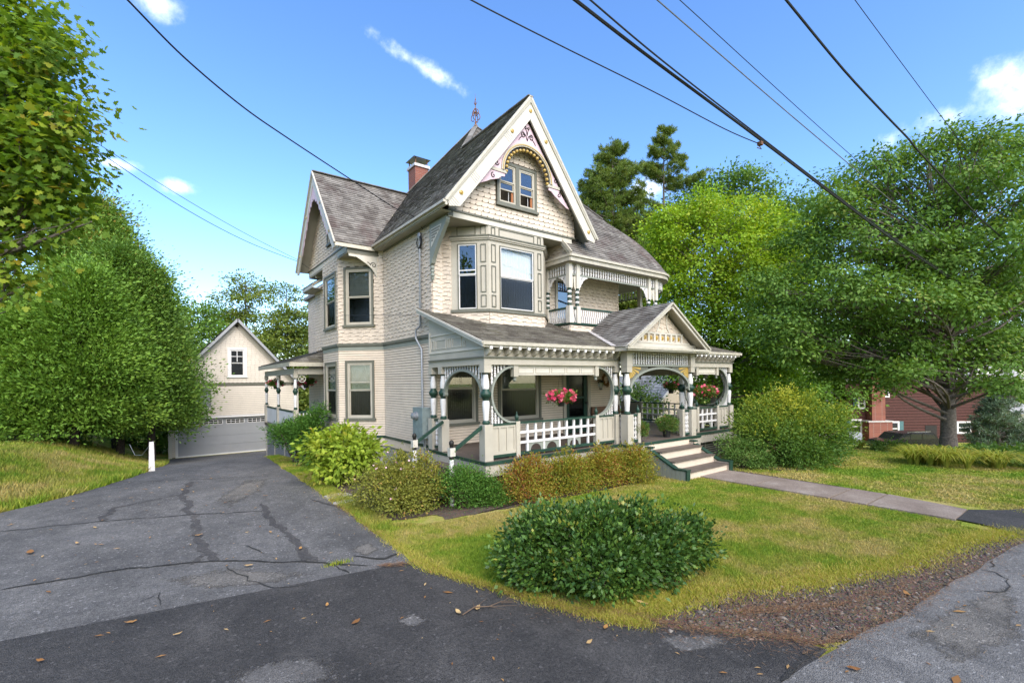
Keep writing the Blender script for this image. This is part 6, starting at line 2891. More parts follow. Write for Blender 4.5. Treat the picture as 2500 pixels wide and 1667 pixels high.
for i, pp in enumerate([[(2430, 1370), (2440, 1385), (2425, 1390)], [(2400, 1395), (2430, 1400), (2455, 1415), (2463, 1433), (2450, 1446), (2415, 1450), (2390, 1446)]]):
    ribbon('asphalt_crack', [gp(*p) for p in pp], .02, 'crack', .0305, 40 + i)
ribbon('asphalt_crack', [gp(*p) for p in [(2010, 1585), (1960, 1620), (1900, 1667)]], .05, 'crack', .0305, 50)

# worn, pale areas of asphalt with ragged outlines
def worn_mat(name, c0, c1):
    m, nt, bs = nodes_of(name)
    out = nt.nodes['Material Output']
    asphalt(c0, c1, 2.0, tuple(x * .55 for x in c0), .6, .6)(nt, bs)
    a = nt.nodes.new('ShaderNodeAttribute')
    a.attribute_name = 'fade'
    n1 = noise(nt, objpos(nt), 5.5, 6, .7)
    n2 = noise(nt, objpos(nt), 60, 2, .6)
    s = N(nt, 'ShaderNodeMath', {0: n1, 1: 1.5, 2: a.outputs['Fac']}, operation='MULTIPLY_ADD').outputs[0]
    s = N(nt, 'ShaderNodeMath', {0: n2, 1: .5, 2: s}, operation='MULTIPLY_ADD').outputs[0]
    f = ramp(nt, N(nt, 'ShaderNodeMath', {0: s, 1: .5}, operation='MULTIPLY').outputs[0], [(.66, (0, 0, 0)), (.82, (1, 1, 1))])
    tr = nt.nodes.new('ShaderNodeBsdfTransparent')
    mx = N(nt, 'ShaderNodeMixShader', {0: f, 1: tr.outputs[0], 2: bs.outputs[0]})
    nt.links.new(mx.outputs[0], out.inputs['Surface'])
    MATS[name] = m


worn_mat('asphalt_worn', (.085, .080, .074), (.15, .142, .132))
worn_mat('asphalt_tan', (.115, .107, .095), (.17, .157, .138))


def ragged(name, px_list, mat, off, seed):
    """thin worn film on the asphalt, fading out to a broken edge"""
    pts = [gp(*p) for p in px_list]
    c = (sum(p[0] for p in pts) / len(pts), sum(p[1] for p in pts) / len(pts))
    rim = []
    for a, b in zip(pts, pts[1:] + pts[:1]):
        for i in range(6):
            f = i / 6
            rim.append((a[0] + (b[0] - a[0]) * f, a[1] + (b[1] - a[1]) * f))
    mb = MB()
    n = len(rim)
    fade = []
    for s, fd in ((1.25, 0.0), (.8, .45), (.45, .85)):
        for p in rim:
            x, y = c[0] + (p[0] - c[0]) * s, c[1] + (p[1] - c[1]) * s
            mb.v.append((x, y, zg1(x, y) + off))
            fade.append(fd)
    mb.v.append((c[0], c[1], zg1(*c) + off))
    fade.append(1.0)
    for r in range(2):
        mb.f += [(r * n + i, r * n + (i + 1) % n, (r + 1) * n + (i + 1) % n, (r + 1) * n + i) for i in range(n)]
    mb.f += [(2 * n + i, 2 * n + (i + 1) % n, 3 * n) for i in range(n)]
    o = mb.build(name, mat)
    at_ = o.data.attributes.new('fade', 'FLOAT', 'POINT')
    at_.data.foreach_set('value', fade)
    o['kind'] = 'structure'


ragged('worn_asphalt', [(1600, 1560), (1640, 1552), (1760, 1552), (1800, 1575), (1700, 1600), (1630, 1590)], 'asphalt_worn', .0235, 1)
ragged('worn_asphalt', [(560, 1650), (640, 1615), (760, 1600), (850, 1620), (830, 1667), (700, 1690), (540, 1690)], 'asphalt_worn', .0235, 2)
ragged('worn_asphalt', [(960, 1520), (1010, 1500), (1060, 1515), (1010, 1535)], 'asphalt_worn', .0235, 3)
ragged('worn_asphalt', [(850, 1345), (900, 1320), (930, 1340), (900, 1360)], 'asphalt_tan', .0155, 4)
ragged('worn_asphalt', [(520, 1225), (600, 1170), (660, 1165), (640, 1200), (560, 1240)], 'asphalt_tan', .0155, 5)
ragged('worn_asphalt', [(380, 1420), (560, 1385), (760, 1400), (700, 1425), (500, 1440)], 'asphalt_tan', .0155, 6)
ragged('worn_asphalt', [(2200, 1560), (2330, 1480), (2480, 1420), (2500, 1560), (2350, 1640)], 'asphalt_tan', .0275, 7)

# walkway slabs
w_ = strip('walkway', [((12.93, 8.0), (14.45, 8.0)), ((12.93, 5), (14.45, 5)), ((12.98, 2.2), (14.12, 2.2))], 'soil', .006, 4)
for a, b in ((7.98, 6.32), (6.29, 4.47), (4.44, 3.72), (3.69, 2.21)):
    mb = MB()
    xr0, xr1 = (14.45 if a > 3 else 14.3), (14.45 if b > 3 else 14.12)
    jit = random.uniform(-.006, .006)
    mb.hexa([(12.93, b, -.25), (xr1, b, -.25), (xr0, a, -.25), (12.93, a, -.25), (12.94, b + .01, -.165 + jit), (xr1 - .01, b + .01, -.17), (xr0 - .01, a - .01, -.165 - jit), (12.94, a - .01, -.168)])
    mb.build('slab', 'slab', w_)
strip('walk_edge', [((14.45, 7.6), (14.75, 7.8)), ((14.46, 5.5), (14.68, 5.6)), ((14.45, 3.6), (14.55, 3.6))], 'soil', .012, 3, wob=.03)

# soil beds
def bed(name, pts, off=.008, mat='soil'):
    c = (sum(p[0] for p in pts) / len(pts), sum(p[1] for p in pts) / len(pts))
    rg = random.Random(len(pts))
    rim = []
    for a, b in zip(pts, pts[1:] + pts[:1]):
        k = max(2, int(sqrt((a[0] - b[0]) ** 2 + (a[1] - b[1]) ** 2) / .15))
        for i in range(k):
            f = i / k
            rim.append((a[0] + (b[0] - a[0]) * f + rg.uniform(-.05, .05), a[1] + (b[1] - a[1]) * f + rg.uniform(-.05, .05)))
    mb = MB()
    n = len(rim)
    for s in (1, .75, .5, .25):
        for p in rim:
            x, y = c[0] + (p[0] - c[0]) * s, c[1] + (p[1] - c[1]) * s
            mb.v.append((x, y, zg1(x, y) + off))
    mb.v.append((c[0], c[1], zg1(*c) + off))
    for r in range(3):
        for i in range(n):
            mb.f.append((r * n + i, r * n + (i + 1) % n, (r + 1) * n + (i + 1) % n, (r + 1) * n + i))
    for i in range(n):
        mb.f.append((3 * n + i, 3 * n + (i + 1) % n, 4 * n))
    o = mb.build(name, mat)
    o['kind'] = 'structure'
    return o


bed('soil_bed', [(4.0, 5.5), (4.25, 4.6), (4.8, 3.75), (5.6, 3.6), (6.3, 3.9), (6.2, 5.0), (5.6, 5.8), (4.7, 6.3)])
bed('planting_bed', [(4.9, 8.95), (7.0, 8.75), (9.5, 8.6), (11.8, 8.5), (12.0, 9.6), (6.4, 9.7), (5.0, 9.6)], .009)
bed('planting_bed', [(3.9, 9.6), (5.0, 9.35), (6.3, 9.9), (6.4, 13), (5.4, 15.6), (4.6, 17), (3.95, 15), (3.85, 12)], .013)
bed('planting_bed', [(14.9, 7.9), (16, 6.4), (18.5, 6.4), (19.5, 8.5), (18.5, 9.6), (14.9, 9.6)])
GRAV = [(4.62, 3.62), (5.0, 3.55), (5.46, 3.70), (6.1, 3.48), (7.29, 2.9), (8.14, 2.63), (9.49, 2.1), (11.6, 1.78), (13.0, 1.2), (12.1, 1.16), (9.76, 1.45), (8.3, 1.62), (7.16, 1.74), (6.02, 1.93),
        (5.77, 2.05), (5.42, 2.5), (5.15, 2.88), (4.9, 3.18)]
VL = [(4.66, 3.80), (5.1, 3.80), (5.46, 3.76), (6.1, 3.52), (7.29, 2.93), (8.14, 2.66), (9.49, 2.14), (11.6, 1.80), (12.95, 1.30)]
VR = [(4.70, 3.50), (4.9, 3.22), (5.2, 2.85), (5.62, 2.22), (6.3, 1.90), (7.6, 1.68), (9.2, 1.50), (11.2, 1.28), (12.6, 1.12)]
rows = []
for (a, b), (c, d) in zip(zip(VL, VL[1:]), zip(VR, VR[1:])):
    k = 6
    for i in range(k):
        f = i / k
        rows.append(((a[0] + (b[0] - a[0]) * f, a[1] + (b[1] - a[1]) * f + random.uniform(-.06, .06)), (c[0] + (d[0] - c[0]) * f, c[1] + (d[1] - c[1]) * f)))
rows.append((VL[-1], VR[-1]))
strip('gravel_verge', rows, 'soil', .013, 6)


def in_poly(x, y, poly):
    ins = np.zeros(x.shape, bool)
    n = len(poly)
    for i in range(n):
        x0, y0 = poly[i]
        x1, y1 = poly[(i + 1) % n]
        c = ((y0 > y) != (y1 > y)) & (x < (x1 - x0) * (y - y0) / (y1 - y0 + 1e-12) + x0)
        ins ^= c
    return ins


RS = np.random.default_rng(5)
# loose stones on the verge
M = 60000
x, y = RS.uniform(4.3, 13.2, M), RS.uniform(1.0, 3.9, M)
k = in_poly(x, y, GRAV)
x, y = x[k], y[k]
dist = np.sqrt(x * x + y * y)
keep = RS.random(len(x)) < np.clip(7.5 / dist, .35, 1) * .17
x, y = x[keep], y[keep]
# stray stones beyond the edge
x2, y2 = x[:700] + RS.normal(0, .16, 700), y[:700] + RS.normal(0, .16, 700)
x, y = np.concatenate([x, x2]), np.concatenate([y, y2])
n = len(x)
s = RS.gamma(1.7, .0062, n) + .005
oct_ = np.array([[1, 0, 0], [0, 1, 0], [-1, 0, 0], [0, -1, 0], [0, 0, .75], [0, 0, -.6]], float)
tri = np.array([[0, 1, 4], [1, 2, 4], [2, 3, 4], [3, 0, 4], [1, 0, 5], [2, 1, 5], [3, 2, 5], [0, 3, 5]])
an = RS.uniform(0, 2 * pi, n)
v = oct_[None] * (s[:, None, None] * RS.uniform(.6, 1.4, (n, 6, 1)))
v[:, :, 2] *= .62
ca, sa = np.cos(an)[:, None], np.sin(an)[:, None]
vx, vy = v[:, :, 0] * 1.35, v[:, :, 1]
V = np.stack([vx * ca - vy * sa + x[:, None], vx * sa + vy * ca + y[:, None], v[:, :, 2] + (zg(x, y) + .016)[:, None]], -1)
idx = (np.arange(n)[:, None, None] * 6 + tri[None]).reshape(-1, 3)
var = np.repeat(RS.beta(1.6, 2.2, n), 8)
var[np.repeat(RS.random(n) < .06, 8)] = .97
o = np_mesh('gravel', V.reshape(-1, 3), idx, 'gravel', var)
o['kind'] = 'stuff'
o['label'] = 'loose grey gravel along the road edge'
o['category'] = 'gravel'

leaf_mat('needle', [(0, (.10, .055, .03)), (.5, (.22, .10, .045)), (1, (.34, .22, .11))], .05)
# pine needles in drifts on the verge and along the asphalt edge
def needles(name, pts, spread, n, label, seed):
    rg = np.random.default_rng(seed)
    P_ = np.array(pts, float)
    seg = rg.integers(0, len(P_) - 1, n)
    f = rg.random(n)
    c = P_[seg] * (1 - f)[:, None] + P_[seg + 1] * f[:, None]
    c += rg.normal(0, spread, (n, 2)) * rg.random((n, 1))
    a = rg.normal(0, .8, n) + np.arctan2(P_[seg + 1, 1] - P_[seg, 1], P_[seg + 1, 0] - P_[seg, 0])
    L = rg.uniform(.05, .12, n)
    w = .0022
    d = np.stack([np.cos(a), np.sin(a)], -1)
    q = np.stack([-d[:, 1], d[:, 0]], -1)
    z = zg(c[:, 0], c[:, 1]) + .032 + rg.random(n) * .02
    vs = np.zeros((n, 3, 3))
    vs[:, 0, :2] = c - q * w
    vs[:, 1, :2] = c + q * w
    vs[:, 2, :2] = c + d * L[:, None]
    vs[:, :, 2] = z[:, None]
    vs[:, 2, 2] += rg.uniform(-.006, .02, n)
    o = np_mesh(name, vs.reshape(-1, 3), np.arange(n * 3).reshape(-1, 3), 'needle', rg.random(n))
    o['kind'] = 'stuff'
    o['label'] = label
    o['category'] = 'needles'


edge = [gp(*p) for p in [(1300, 1465), (1400, 1490), (1500, 1500), (1620, 1525), (1760, 1545), (1900, 1560), (2010, 1578)]]
needles('pine_needles', edge, .26, 2600, 'rusty fallen pine needles along the dark asphalt edge', 1)
needles('pine_needles', [gp(*p) for p in [(2010, 1572), (2100, 1550), (2200, 1505), (2290, 1450), (2400, 1385), (2500, 1325)]], .13, 900, 'rusty pine needles along the road edge by the gravel', 2)
needles('pine_needles', [gp(*p) for p in [(1780, 1500), (1900, 1490), (2050, 1480), (2200, 1440), (2350, 1360)]], .48, 3600, 'orange pine needles scattered over the gravel verge', 3)
needles('pine_needles', [gp(*p) for p in [(1010, 1372), (1080, 1400), (1200, 1440), (1300, 1465)]], .09, 420, 'orange needles along the lawn edge of the drive', 4)
needles('pine_needles', [gp(*p) for p in [(940, 1315), (900, 1290), (850, 1255), (830, 1240), (800, 1215)]], .16, 650, 'orange needles gathered where lawn meets the old drive', 5)
needles('pine_needles', [gp(*p) for p in [(925, 1385), (985, 1380)]], .08, 260, 'small heap of straw needles at the asphalt joint', 6)

# ---- grass blades
HOUSE_R = [(3.9, 9.4), (4.4, 8.9), (7.0, 8.6), (11.8, 8.4), (12.0, 9.0), (15, 8.3), (15.1, 9.3), (18.9, 9.3), (19, 28), (4.5, 28), (4.6, 17), (3.95, 15)]


def lawn_mask(x, y):
    dr_ = lerp_tab(y, DRIGHT)
    onr = y < np.interp(x, [a for a, b in RE], [b for a, b in RE]) + .02
    arc_x = np.interp(y, [a for a, b in ARC][::-1], [b for a, b in ARC][::-1])
    apron = (y < 7.17) & (x < arc_x) & (x > -9)
    drv = (y >= 6.9) & (y < 37) & (x < dr_) & (x > lerp_tab(y, DLEFT))
    walk = (x > 12.9) & (x < 14.6) & (y < 8.1)
    endp = (x > 12.6) & (x < 14.6) & (y < 2.1)
    gra = in_poly(x, y, GRAV)
    hs_ = in_poly(x, y, HOUSE_R)
    return ~(onr | apron | drv | walk | gra | hs_ | endp)


def blades(name, n, box, hmin, hmax, w, label, near=None, extra=None, seed=1, lean=.5):
    rg = np.random.default_rng(seed)
    x, y = rg.uniform(box[0], box[1], n), rg.uniform(box[2], box[3], n)
    k = lawn_mask(x, y)
    if extra is not None:
        k &= extra(x, y)
    if near is not None:
        d = np.sqrt(x * x + y * y)
        k &= rg.random(n) < np.clip((near / d) ** 1.6, .06, 1)
    x, y = x[k], y[k]
    n = len(x)
    d = np.sqrt(x * x + y * y)
    h = rg.uniform(hmin, hmax, n)
    ww = w * rg.uniform(.7, 1.3, n) * np.clip(d / 8, .8, 2.2)
    a = rg.uniform(0, 2 * pi, n)
    b = rg.uniform(0, 2 * pi, n)
    z = zg(x, y)
    vs = np.zeros((n, 3, 3))
    dx, dy = np.cos(a) * ww, np.sin(a) * ww
    vs[:, 0] = np.stack([x - dx, y - dy, z - .005], -1)
    vs[:, 1] = np.stack([x + dx, y + dy, z - .005], -1)
    ln = rg.random(n) * lean * h
    vs[:, 2] = np.stack([x + np.cos(b) * ln, y + np.sin(b) * ln, z + h], -1)
    o = np_mesh(name, vs.reshape(-1, 3), np.arange(n * 3).reshape(-1, 3), 'grass_blade', rg.beta(2, 2, n))
    o['kind'] = 'stuff'
    o['label'] = label
    o['category'] = 'grass'
    return o


blades('grass', 480000, (3.2, 13.0, 1.2, 9.2), .02, .055, .0065, 'patchy green and straw lawn in front of the porch', near=7.0, seed=1, lean=1.0)
blades('grass', 330000, (14.5, 34, -3, 16), .025, .06, .011, 'mown lawn sloping away right of the walkway', near=13, seed=2, lean=1.0)
blades('grass', 60000, (3.3, 4.8, 9, 24), .05, .11, .009, 'strip of grass between the drive and the house shrubs', seed=3, lean=.9)
blades('grass', 300000, (-16, 1.5, 12, 34), .08, .24, .012, 'tall unmown grass on the bank left of the drive', near=20, seed=4, lean=.9)
# dry straw-coloured grass thinning out into the verge and along the apron edge
def dry_edge(path, n, spread, label, seed):
    rg = np.random.default_rng(seed)
    P_ = np.array(path)
    sg = rg.integers(0, len(P_) - 1, n)
    f = rg.random(n)[:, None]
    c = P_[sg] * (1 - f) + P_[sg + 1] * f + rg.normal(0, spread, (n, 2)) * np.array([1, 1])
    x, y = c[:, 0], c[:, 1]
    a, b = rg.uniform(0, 6.28, n), rg.uniform(0, 6.28, n)
    h = rg.uniform(.02, .07, n)
    w = .006
    z = zg(x, y) + .008
    vs = np.zeros((n, 3, 3))
    vs[:, 0] = np.stack([x - np.cos(a) * w, y - np.sin(a) * w, z], -1)
    vs[:, 1] = np.stack([x + np.cos(a) * w, y + np.sin(a) * w, z], -1)
    l = h * rg.uniform(.4, 1.4, n)
    vs[:, 2] = np.stack([x + np.cos(b) * l, y + np.sin(b) * l, z + h], -1)
    o = np_mesh('dry_grass', vs.reshape(-1, 3), np.arange(n * 3).reshape(-1, 3), 'grass_leaf', np.clip(rg.normal(.82, .16, n), 0, 1))
    o['kind'] = 'stuff'
    o['label'] = label
    o['category'] = 'grass'


dry_edge([(4.5, 4.2)] + VL[1:], 26000, .16, 'straw-coloured dry grass thinning out into the gravel verge', 21)
dry_edge([(b, a) for a, b in ARC[:7]], 9000, .07, 'dry grass along the edge of the dark apron', 22)
dry_edge([(b + .08, a) for a, b in DRIGHT[:5]], 6000, .07, 'dry grass along the right edge of the old drive', 23)
# weeds standing in the asphalt joints
blades('grass', 9000, (0, .001, 0, .001), .05, .1, .01, 'weed tuft growing in a crack of the drive', seed=5) if False else None
for i, (pp, lab) in enumerate((((825, 1378), 'yellow-green weed tuft growing in a crack of the drive'),)):
    c = gp(*pp)
    rg = np.random.default_rng(9 + i)
    n = 160
    x, y = c[0] + rg.normal(0, .10, n), c[1] + rg.normal(0, .03, n)
    h = rg.uniform(.03, .075, n)
    a = rg.uniform(0, 6.28, n)
    vs = np.zeros((n, 3, 3))
    vs[:, 0] = np.stack([x - .006 * np.cos(a), y - .006 * np.sin(a), zg(x, y)], -1)
    vs[:, 1] = np.stack([x + .006 * np.cos(a), y + .006 * np.sin(a), zg(x, y)], -1)
    vs[:, 2] = np.stack([x + rg.normal(0, .03, n), y + rg.normal(0, .03, n), zg(x, y) + .02 + h], -1)
    o = np_mesh('weed_tuft', vs.reshape(-1, 3), np.arange(n * 3).reshape(-1, 3), 'grass_leaf', rg.random(n))
    tag(o, lab, 'weeds')
    o['kind'] = 'stuff'

# stepping stones beside the rose bush
for (px_, py_, a, b, lab) in ((825, 1212, .34, .30, 'pale flat stepping stone nearest the house beside the rose bush'), (838, 1228, .26, .16, 'small pale stepping stone at the drive edge below the larger one'),
                              (715, 1105, .55, .4, 'flat pale flagstone by the rear porch lattice')):
    c = gp(px_, py_, -.2 if py_ > 1150 else -.35)
    z = zg1(*c)
    mb = MB()
    pl = [(c[0] + a * cos(t) * random.uniform(.85, 1.1), c[1] + b * sin(t) * random.uniform(.85, 1.1)) for t in [i * pi / 4 + .3 for i in range(8)]]
    vs = [(x, y, z + .045) for x, y in pl] + [(x, y, z - .05) for x, y in pl]
    mb.add(vs, [tuple(range(8)), tuple(range(15, 7, -1))] + [(i, i + 8, (i + 1) % 8 + 8, (i + 1) % 8) for i in range(8)])
    tag(mb.build('stepping_stone', 'stone_grey'), lab, 'stone', 'stones at the edge of the drive')

# fallen leaves on the asphalt
LEAFS = [((75, 1352), .22, 'long tan fallen leaf at the left edge of the old drive'), ((190, 1330), .12, 'small brown leaf in the middle of the old drive'), ((608, 1385), .14, 'pale curled leaf just above the dark asphalt joint'),
         ((487, 1310), .13, 'orange leaf lying on the tar seam'), ((447, 1197), .12, 'pale leaf on the upper tar seam'), ((180, 1225), .12, 'small light leaf near the grass bank'),
         ((650, 1213), .11, 'orange leaf at the top of the right tar seam'), ((735, 1343), .12, 'brown leaf at the lower end of the right tar seam'), ((1120, 1500), .13, 'rust leaf beside the fallen twig'),
         ((870, 1525), .14, 'dry brown oak leaf in the middle of the dark apron'), ((1480, 1538), .11, 'thin tan leaf on the apron below the shrub'), ((1440, 1575), .10, 'small orange leaf near the apron centre'),
         ((2085, 1640), .13, 'curved orange leaf lying on the grey road'), ((1168, 1490), .13, 'pale crumpled leaf caught in the fallen twig'), ((800, 1483), .09, 'small orange leaf on the dark apron below the weed tuft'),
         ((320, 1525), .13, 'tan leaf strip on the dark apron near the joint'), ((435, 1555), .09, 'tiny brown leaf on the dark apron left of centre'), ((100, 1620), .10, 'small orange leaf at the lower left corner of the apron'),
         ((2215, 1455), .14, 'rust leaf on the gravel by the road edge'), ((1570, 1478), .16, 'red-brown leaf under the dark shrub')]
for i, (pp, s, lab) in enumerate(LEAFS):
    c = gp(*pp)
    z = zg1(*c) + .03
    a = random.uniform(0, pi)
    k = 7
    mb = MB()
    vs = []
    for j in range(k):
        f = j / (k - 1)
        w = s * .22 * sin(pi * min(.98, max(.04, f))) ** .7
        u = (f - .5) * s
        for sd in (-1, 1):
            zz = z + .012 + .02 * abs(f - .4) + .010 * abs(sd) * random.uniform(0, 1)
            vs.append((c[0] + cos(a) * u - sin(a) * w * sd, c[1] + sin(a) * u + cos(a) * w * sd, zz))
    mb.add(vs, [(2 * j, 2 * j + 2, 2 * j + 3, 2 * j + 1) for j in range(k - 1)], random.random())
    tag(mb.build('fallen_leaf', 'fallen_leaf'), lab, 'leaf', 'fallen leaves on the asphalt')
# fallen twig
c0 = gp(1135, 1508)
mb = MB()
tw = [gp(*p) for p in [(1130, 1508), (1160, 1492), (1195, 1487), (1225, 1478), (1262, 1473)]]
zt_w = -.16
mb.tube([(a, b, zt_w + .02 * (i % 2)) for i, (a, b) in enumerate(tw)], [.010, .009, .007, .005, .002], 5)
for s_, e in ((1, (1190, 1472)), (2, (1235, 1500)), (2, (1262, 1490)), (3, (1255, 1462)), (1, (1155, 1478)), (3, (1265, 1482))):
    q = gp(*e)
    mb.tube([(tw[s_][0], tw[s_][1], zt_w), (q[0], q[1], zt_w + .03)], [.005, .002], 4)
tag(mb.build('fallen_twig', 'twig'), 'bare forked twig lying on the dark apron', 'twig')
# litter of small fragments on all the asphalt
rg = np.random.default_rng(12)
n = 900
x, y = rg.uniform(-3, 12, n), rg.uniform(-.5, 20, n)
k = ~lawn_mask(x, y) & ~in_poly(x, y, HOUSE_R) & ~((x > 12.5)) & ~in_poly(x, y, GRAV)
x, y = x[k], y[k]
n = len(x)
a, L = rg.uniform(0, 6.28, n), rg.gamma(2., .012, n) + .006
vs = np.zeros((n, 4, 3))
cs_, sn_ = np.cos(a) * L, np.sin(a) * L
vs[:, 0] = np.stack([x - cs_, y - sn_, zg(x, y) + .034], -1)
vs[:, 1] = np.stack([x + sn_ * .3, y - cs_ * .3, zg(x, y) + .040], -1)
vs[:, 2] = np.stack([x + cs_, y + sn_, zg(x, y) + .036], -1)
vs[:, 3] = np.stack([x - sn_ * .3, y + cs_ * .3, zg(x, y) + .040], -1)
o = np_mesh('leaf_litter', vs.reshape(-1, 3), np.arange(n * 4).reshape(-1, 4), 'fallen_leaf', rg.random(n))
o['kind'] = 'stuff'
o['label'] = 'tiny leaf fragments scattered over the asphalt'
o['category'] = 'litter'

# ================================================================== PLANTS
def unit(v):
    return v / (np.linalg.norm(v, axis=-1, keepdims=True) + 1e-9)


def leaves(name, mat, pos, dirs, up, L, W, var, parent=None, fold=.12, outline=None):
    """one mesh of leaves: each a folded blade (quad) or an outlined leaf; pos = leaf base"""
    d = unit(dirs)
    s = unit(np.cross(d, up))
    nrm = unit(np.cross(s, d))
    n = len(pos)
    L = np.broadcast_to(L, (n,))[:, None]
    W = np.broadcast_to(W, (n,))[:, None]
    if outline is None:
        v = np.stack([pos, pos + d * L * .48 + s * W * .5 + nrm * W * fold, pos + d * L, pos + d * L * .48 - s * W * .5 + nrm * W * fold], 1)
        k = 4
    else:
        ol = np.array(outline)
        v = pos[:, None] + d[:, None] * (ol[None, :, :1] * L[:, None]) + s[:, None] * (ol[None, :, 1:2] * W[:, None]) + nrm[:, None] * (np.abs(ol[None, :, 1:2]) * W[:, None] * fold)
        k = len(ol)
    q = np.arange(n * k).reshape(n, k)
    return np_mesh(name, v.reshape(-1, 3), q, mat, np.clip(var, 0, 1), parent)


MAPLE = [(0, 0), (.18, .10), (.15, .42), (.36, .30), (.52, .50), (.58, .20), (.80, .22), (1.0, 0), (.80, -.22), (.58, -.20), (.52, -.50), (.36, -.30), (.15, -.42), (.18, -.10)]


def crown_points(blobs, ncl, rg, shell=.55, flat_=1.0):
    """cluster centres through the blobs' volume, biased outward; returns centre, outward dir"""
    vol = np.array([b[3] * b[4] * b[5] for b in blobs]) ** .72
    idx = rg.choice(len(blobs), ncl, p=vol / vol.sum())
    B = np.array([b[:6] for b in blobs], float)[idx]
    dr = unit(rg.normal(size=(ncl, 3)))
    r = shell + (1 - shell) * rg.random(ncl) ** .6
    lum = 1 + .16 * np.sin(dr[:, 0] * 5 + idx) + .14 * np.sin(dr[:, 1] * 7 + 2 * idx) + .1 * np.sin(dr[:, 2] * 6)
    c = B[:, :3] + dr * B[:, 3:6] * (r * lum)[:, None]
    return c, dr, idx


def boughs(blobs, n, r, flat_, seed):
    """break coarse crown lumps into many flattened boughs with air between them"""
    rg = np.random.default_rng(seed)
    B = np.array([b[:6] for b in blobs], float)
    vol = (B[:, 3] * B[:, 4] * B[:, 5]) ** .7
    out, tries = [], 0
    while len(out) < n and tries < n * 40:
        tries += 1
        b = B[rg.choice(len(B), p=vol / vol.sum())]
        d = unit(rg.normal(size=3))
        p = b[:3] + d * b[3:6] * (.35 + .65 * rg.random() ** .5)
        rr = r * rg.uniform(.65, 1.35)
        ok = all(((p[0] - q[0]) ** 2 + (p[1] - q[1]) ** 2) / (.75 * (rr + q[3]) * .75 * (rr + q[3])) + (p[2] - q[2]) ** 2 / ((.95 * flat_ * (rr + q[3])) ** 2) > 1 for q in out)
        if ok:
            out.append((p[0], p[1], p[2], rr, rr, rr * flat_))
    return out


def foliage(name, mat, blobs, ncl, per, cr, L, W, seed, parent=None, flat_=.5, droop=.25, shell=.5, outline=None, var_mu=.45, var_sd=.22, upb=.9, hue=None, out=.7, fold=.12):
    rg = np.random.default_rng(seed)
    c, dr, idx = crown_points(blobs, ncl, rg, shell)
    n = ncl * per
    ci = np.repeat(np.arange(ncl), per)
    off = rg.normal(size=(n, 3)) * cr * rg.uniform(.6, 1.25, ncl)[ci][:, None]
    off[:, 2] *= flat_
    pos = c[ci] + off
    d = unit(off) * .8 + dr[ci] * out + rg.normal(size=(n, 3)) * .5
    d[:, 2] -= droop
    up = rg.normal(size=(n, 3)) * .26 + np.array([0, 0, upb * .55]) + dr[ci] * .7 + unit(off) * .75
    cv = rg.normal(0, var_sd * .85, ncl)
    var = var_mu + cv[ci] + rg.normal(0, var_sd * .35, n)
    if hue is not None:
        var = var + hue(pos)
    return leaves(name, mat, pos, d, up, L * rg.uniform(.7, 1.25, n), W * rg.uniform(.7, 1.25, n), var, parent, fold, outline), c


def limb(mb, p, q, r0, r1, rg, bend=.08, k=6, seg=6):
    p, q = Vector(p), Vector(q)
    ln = (q - p).length
    pts, rs = [], []
    o1 = Vector((rg.normal(0, 1), rg.normal(0, 1), rg.normal(0, .5))) * bend * ln
    for i in range(k + 1):
        f = i / k
        pts.append(p.lerp(q, f) + o1 * sin(pi * f))
        rs.append(r0 + (r1 - r0) * f)
    mb.tube(pts, rs, seg)
    return pts


def tree(name, label, cat, base, top, blobs, r, leafmat, ncl, per, cr, L, W, seed, bark='bark', group=None, twigs=60, limbs=True, outline_leaf=None, bough=None, **kw):
    if outline_leaf is not None:
        kw['outline'] = outline_leaf
    """trunk with limbs reaching into the crown, and a crown of leaf clusters"""
    rg = np.random.default_rng(seed + 100)
    if outline_leaf is None:
        ncl, per, cr, L, W = int(ncl * .62), int(per * 2.3), cr * 1.45, L * 1.12, W * 1.2
        kw.setdefault('flat_', .34)
        kw.setdefault('upb', 1.15)
        kw.setdefault('shell', .3)
    if bough:
        blobs = boughs(blobs, bough[0], bough[1], bough[2], seed + 9)
        kw['shell'] = .15
        twigs = len(blobs) * 3
    t = thing(name, label, cat, tuple(base), group)
    mb = MB()
    base, top = Vector(base), Vector(top)
    lean = limb(mb, base - Vector((0, 0, .3)), top, r, r * .25, rg, .015, 10, 10)
    mb.lathe(base.x, base.y, [(r * 1.7, -.3), (r * 1.3, .05), (r * 1.05, .5), (r * .95, .9)], 10, base.z)
    cr_o, centres = foliage('crown', leafmat, blobs, ncl, per, cr, L, W, seed, t, **kw)
    if limbs:
        for b in blobs:
            c = Vector(b[:3])
            f = min(.93, max(.16, ((c.z - .35 * b[5]) - base.z) / (top.z - base.z + 1e-6) - rg.uniform(.08, .18)))
            s = base.lerp(top, f)
            e = c + Vector((0, 0, .15 * b[5]))
            pts = limb(mb, s, e, max(.02, r * (.26 if bough else .42) * (1 - .55 * f)), r * .06, rg, .07, 6, 6)
            near = [Vector(q) for q in centres if (Vector(q) - c).length < max(b[3:6]) * 1.1][:max(3, twigs // len(blobs))]
            for q in near:
                m = pts[int(rg.integers(2, 6))]
                limb(mb, m, q, r * .07, .008, rg, .1, 3, 4)
    mb.build('trunk', bark, t, smooth=True)
    return t


def blob(px, py, rx, ry, d, depth=None):
    """crown lump: photo-derived centre and half sizes, at forward distance d (metres)"""
    p = at(px, py, d)
    s = d / FPX
    return (p.x, p.y, p.z, rx * s, (depth or rx) * s, ry * s)


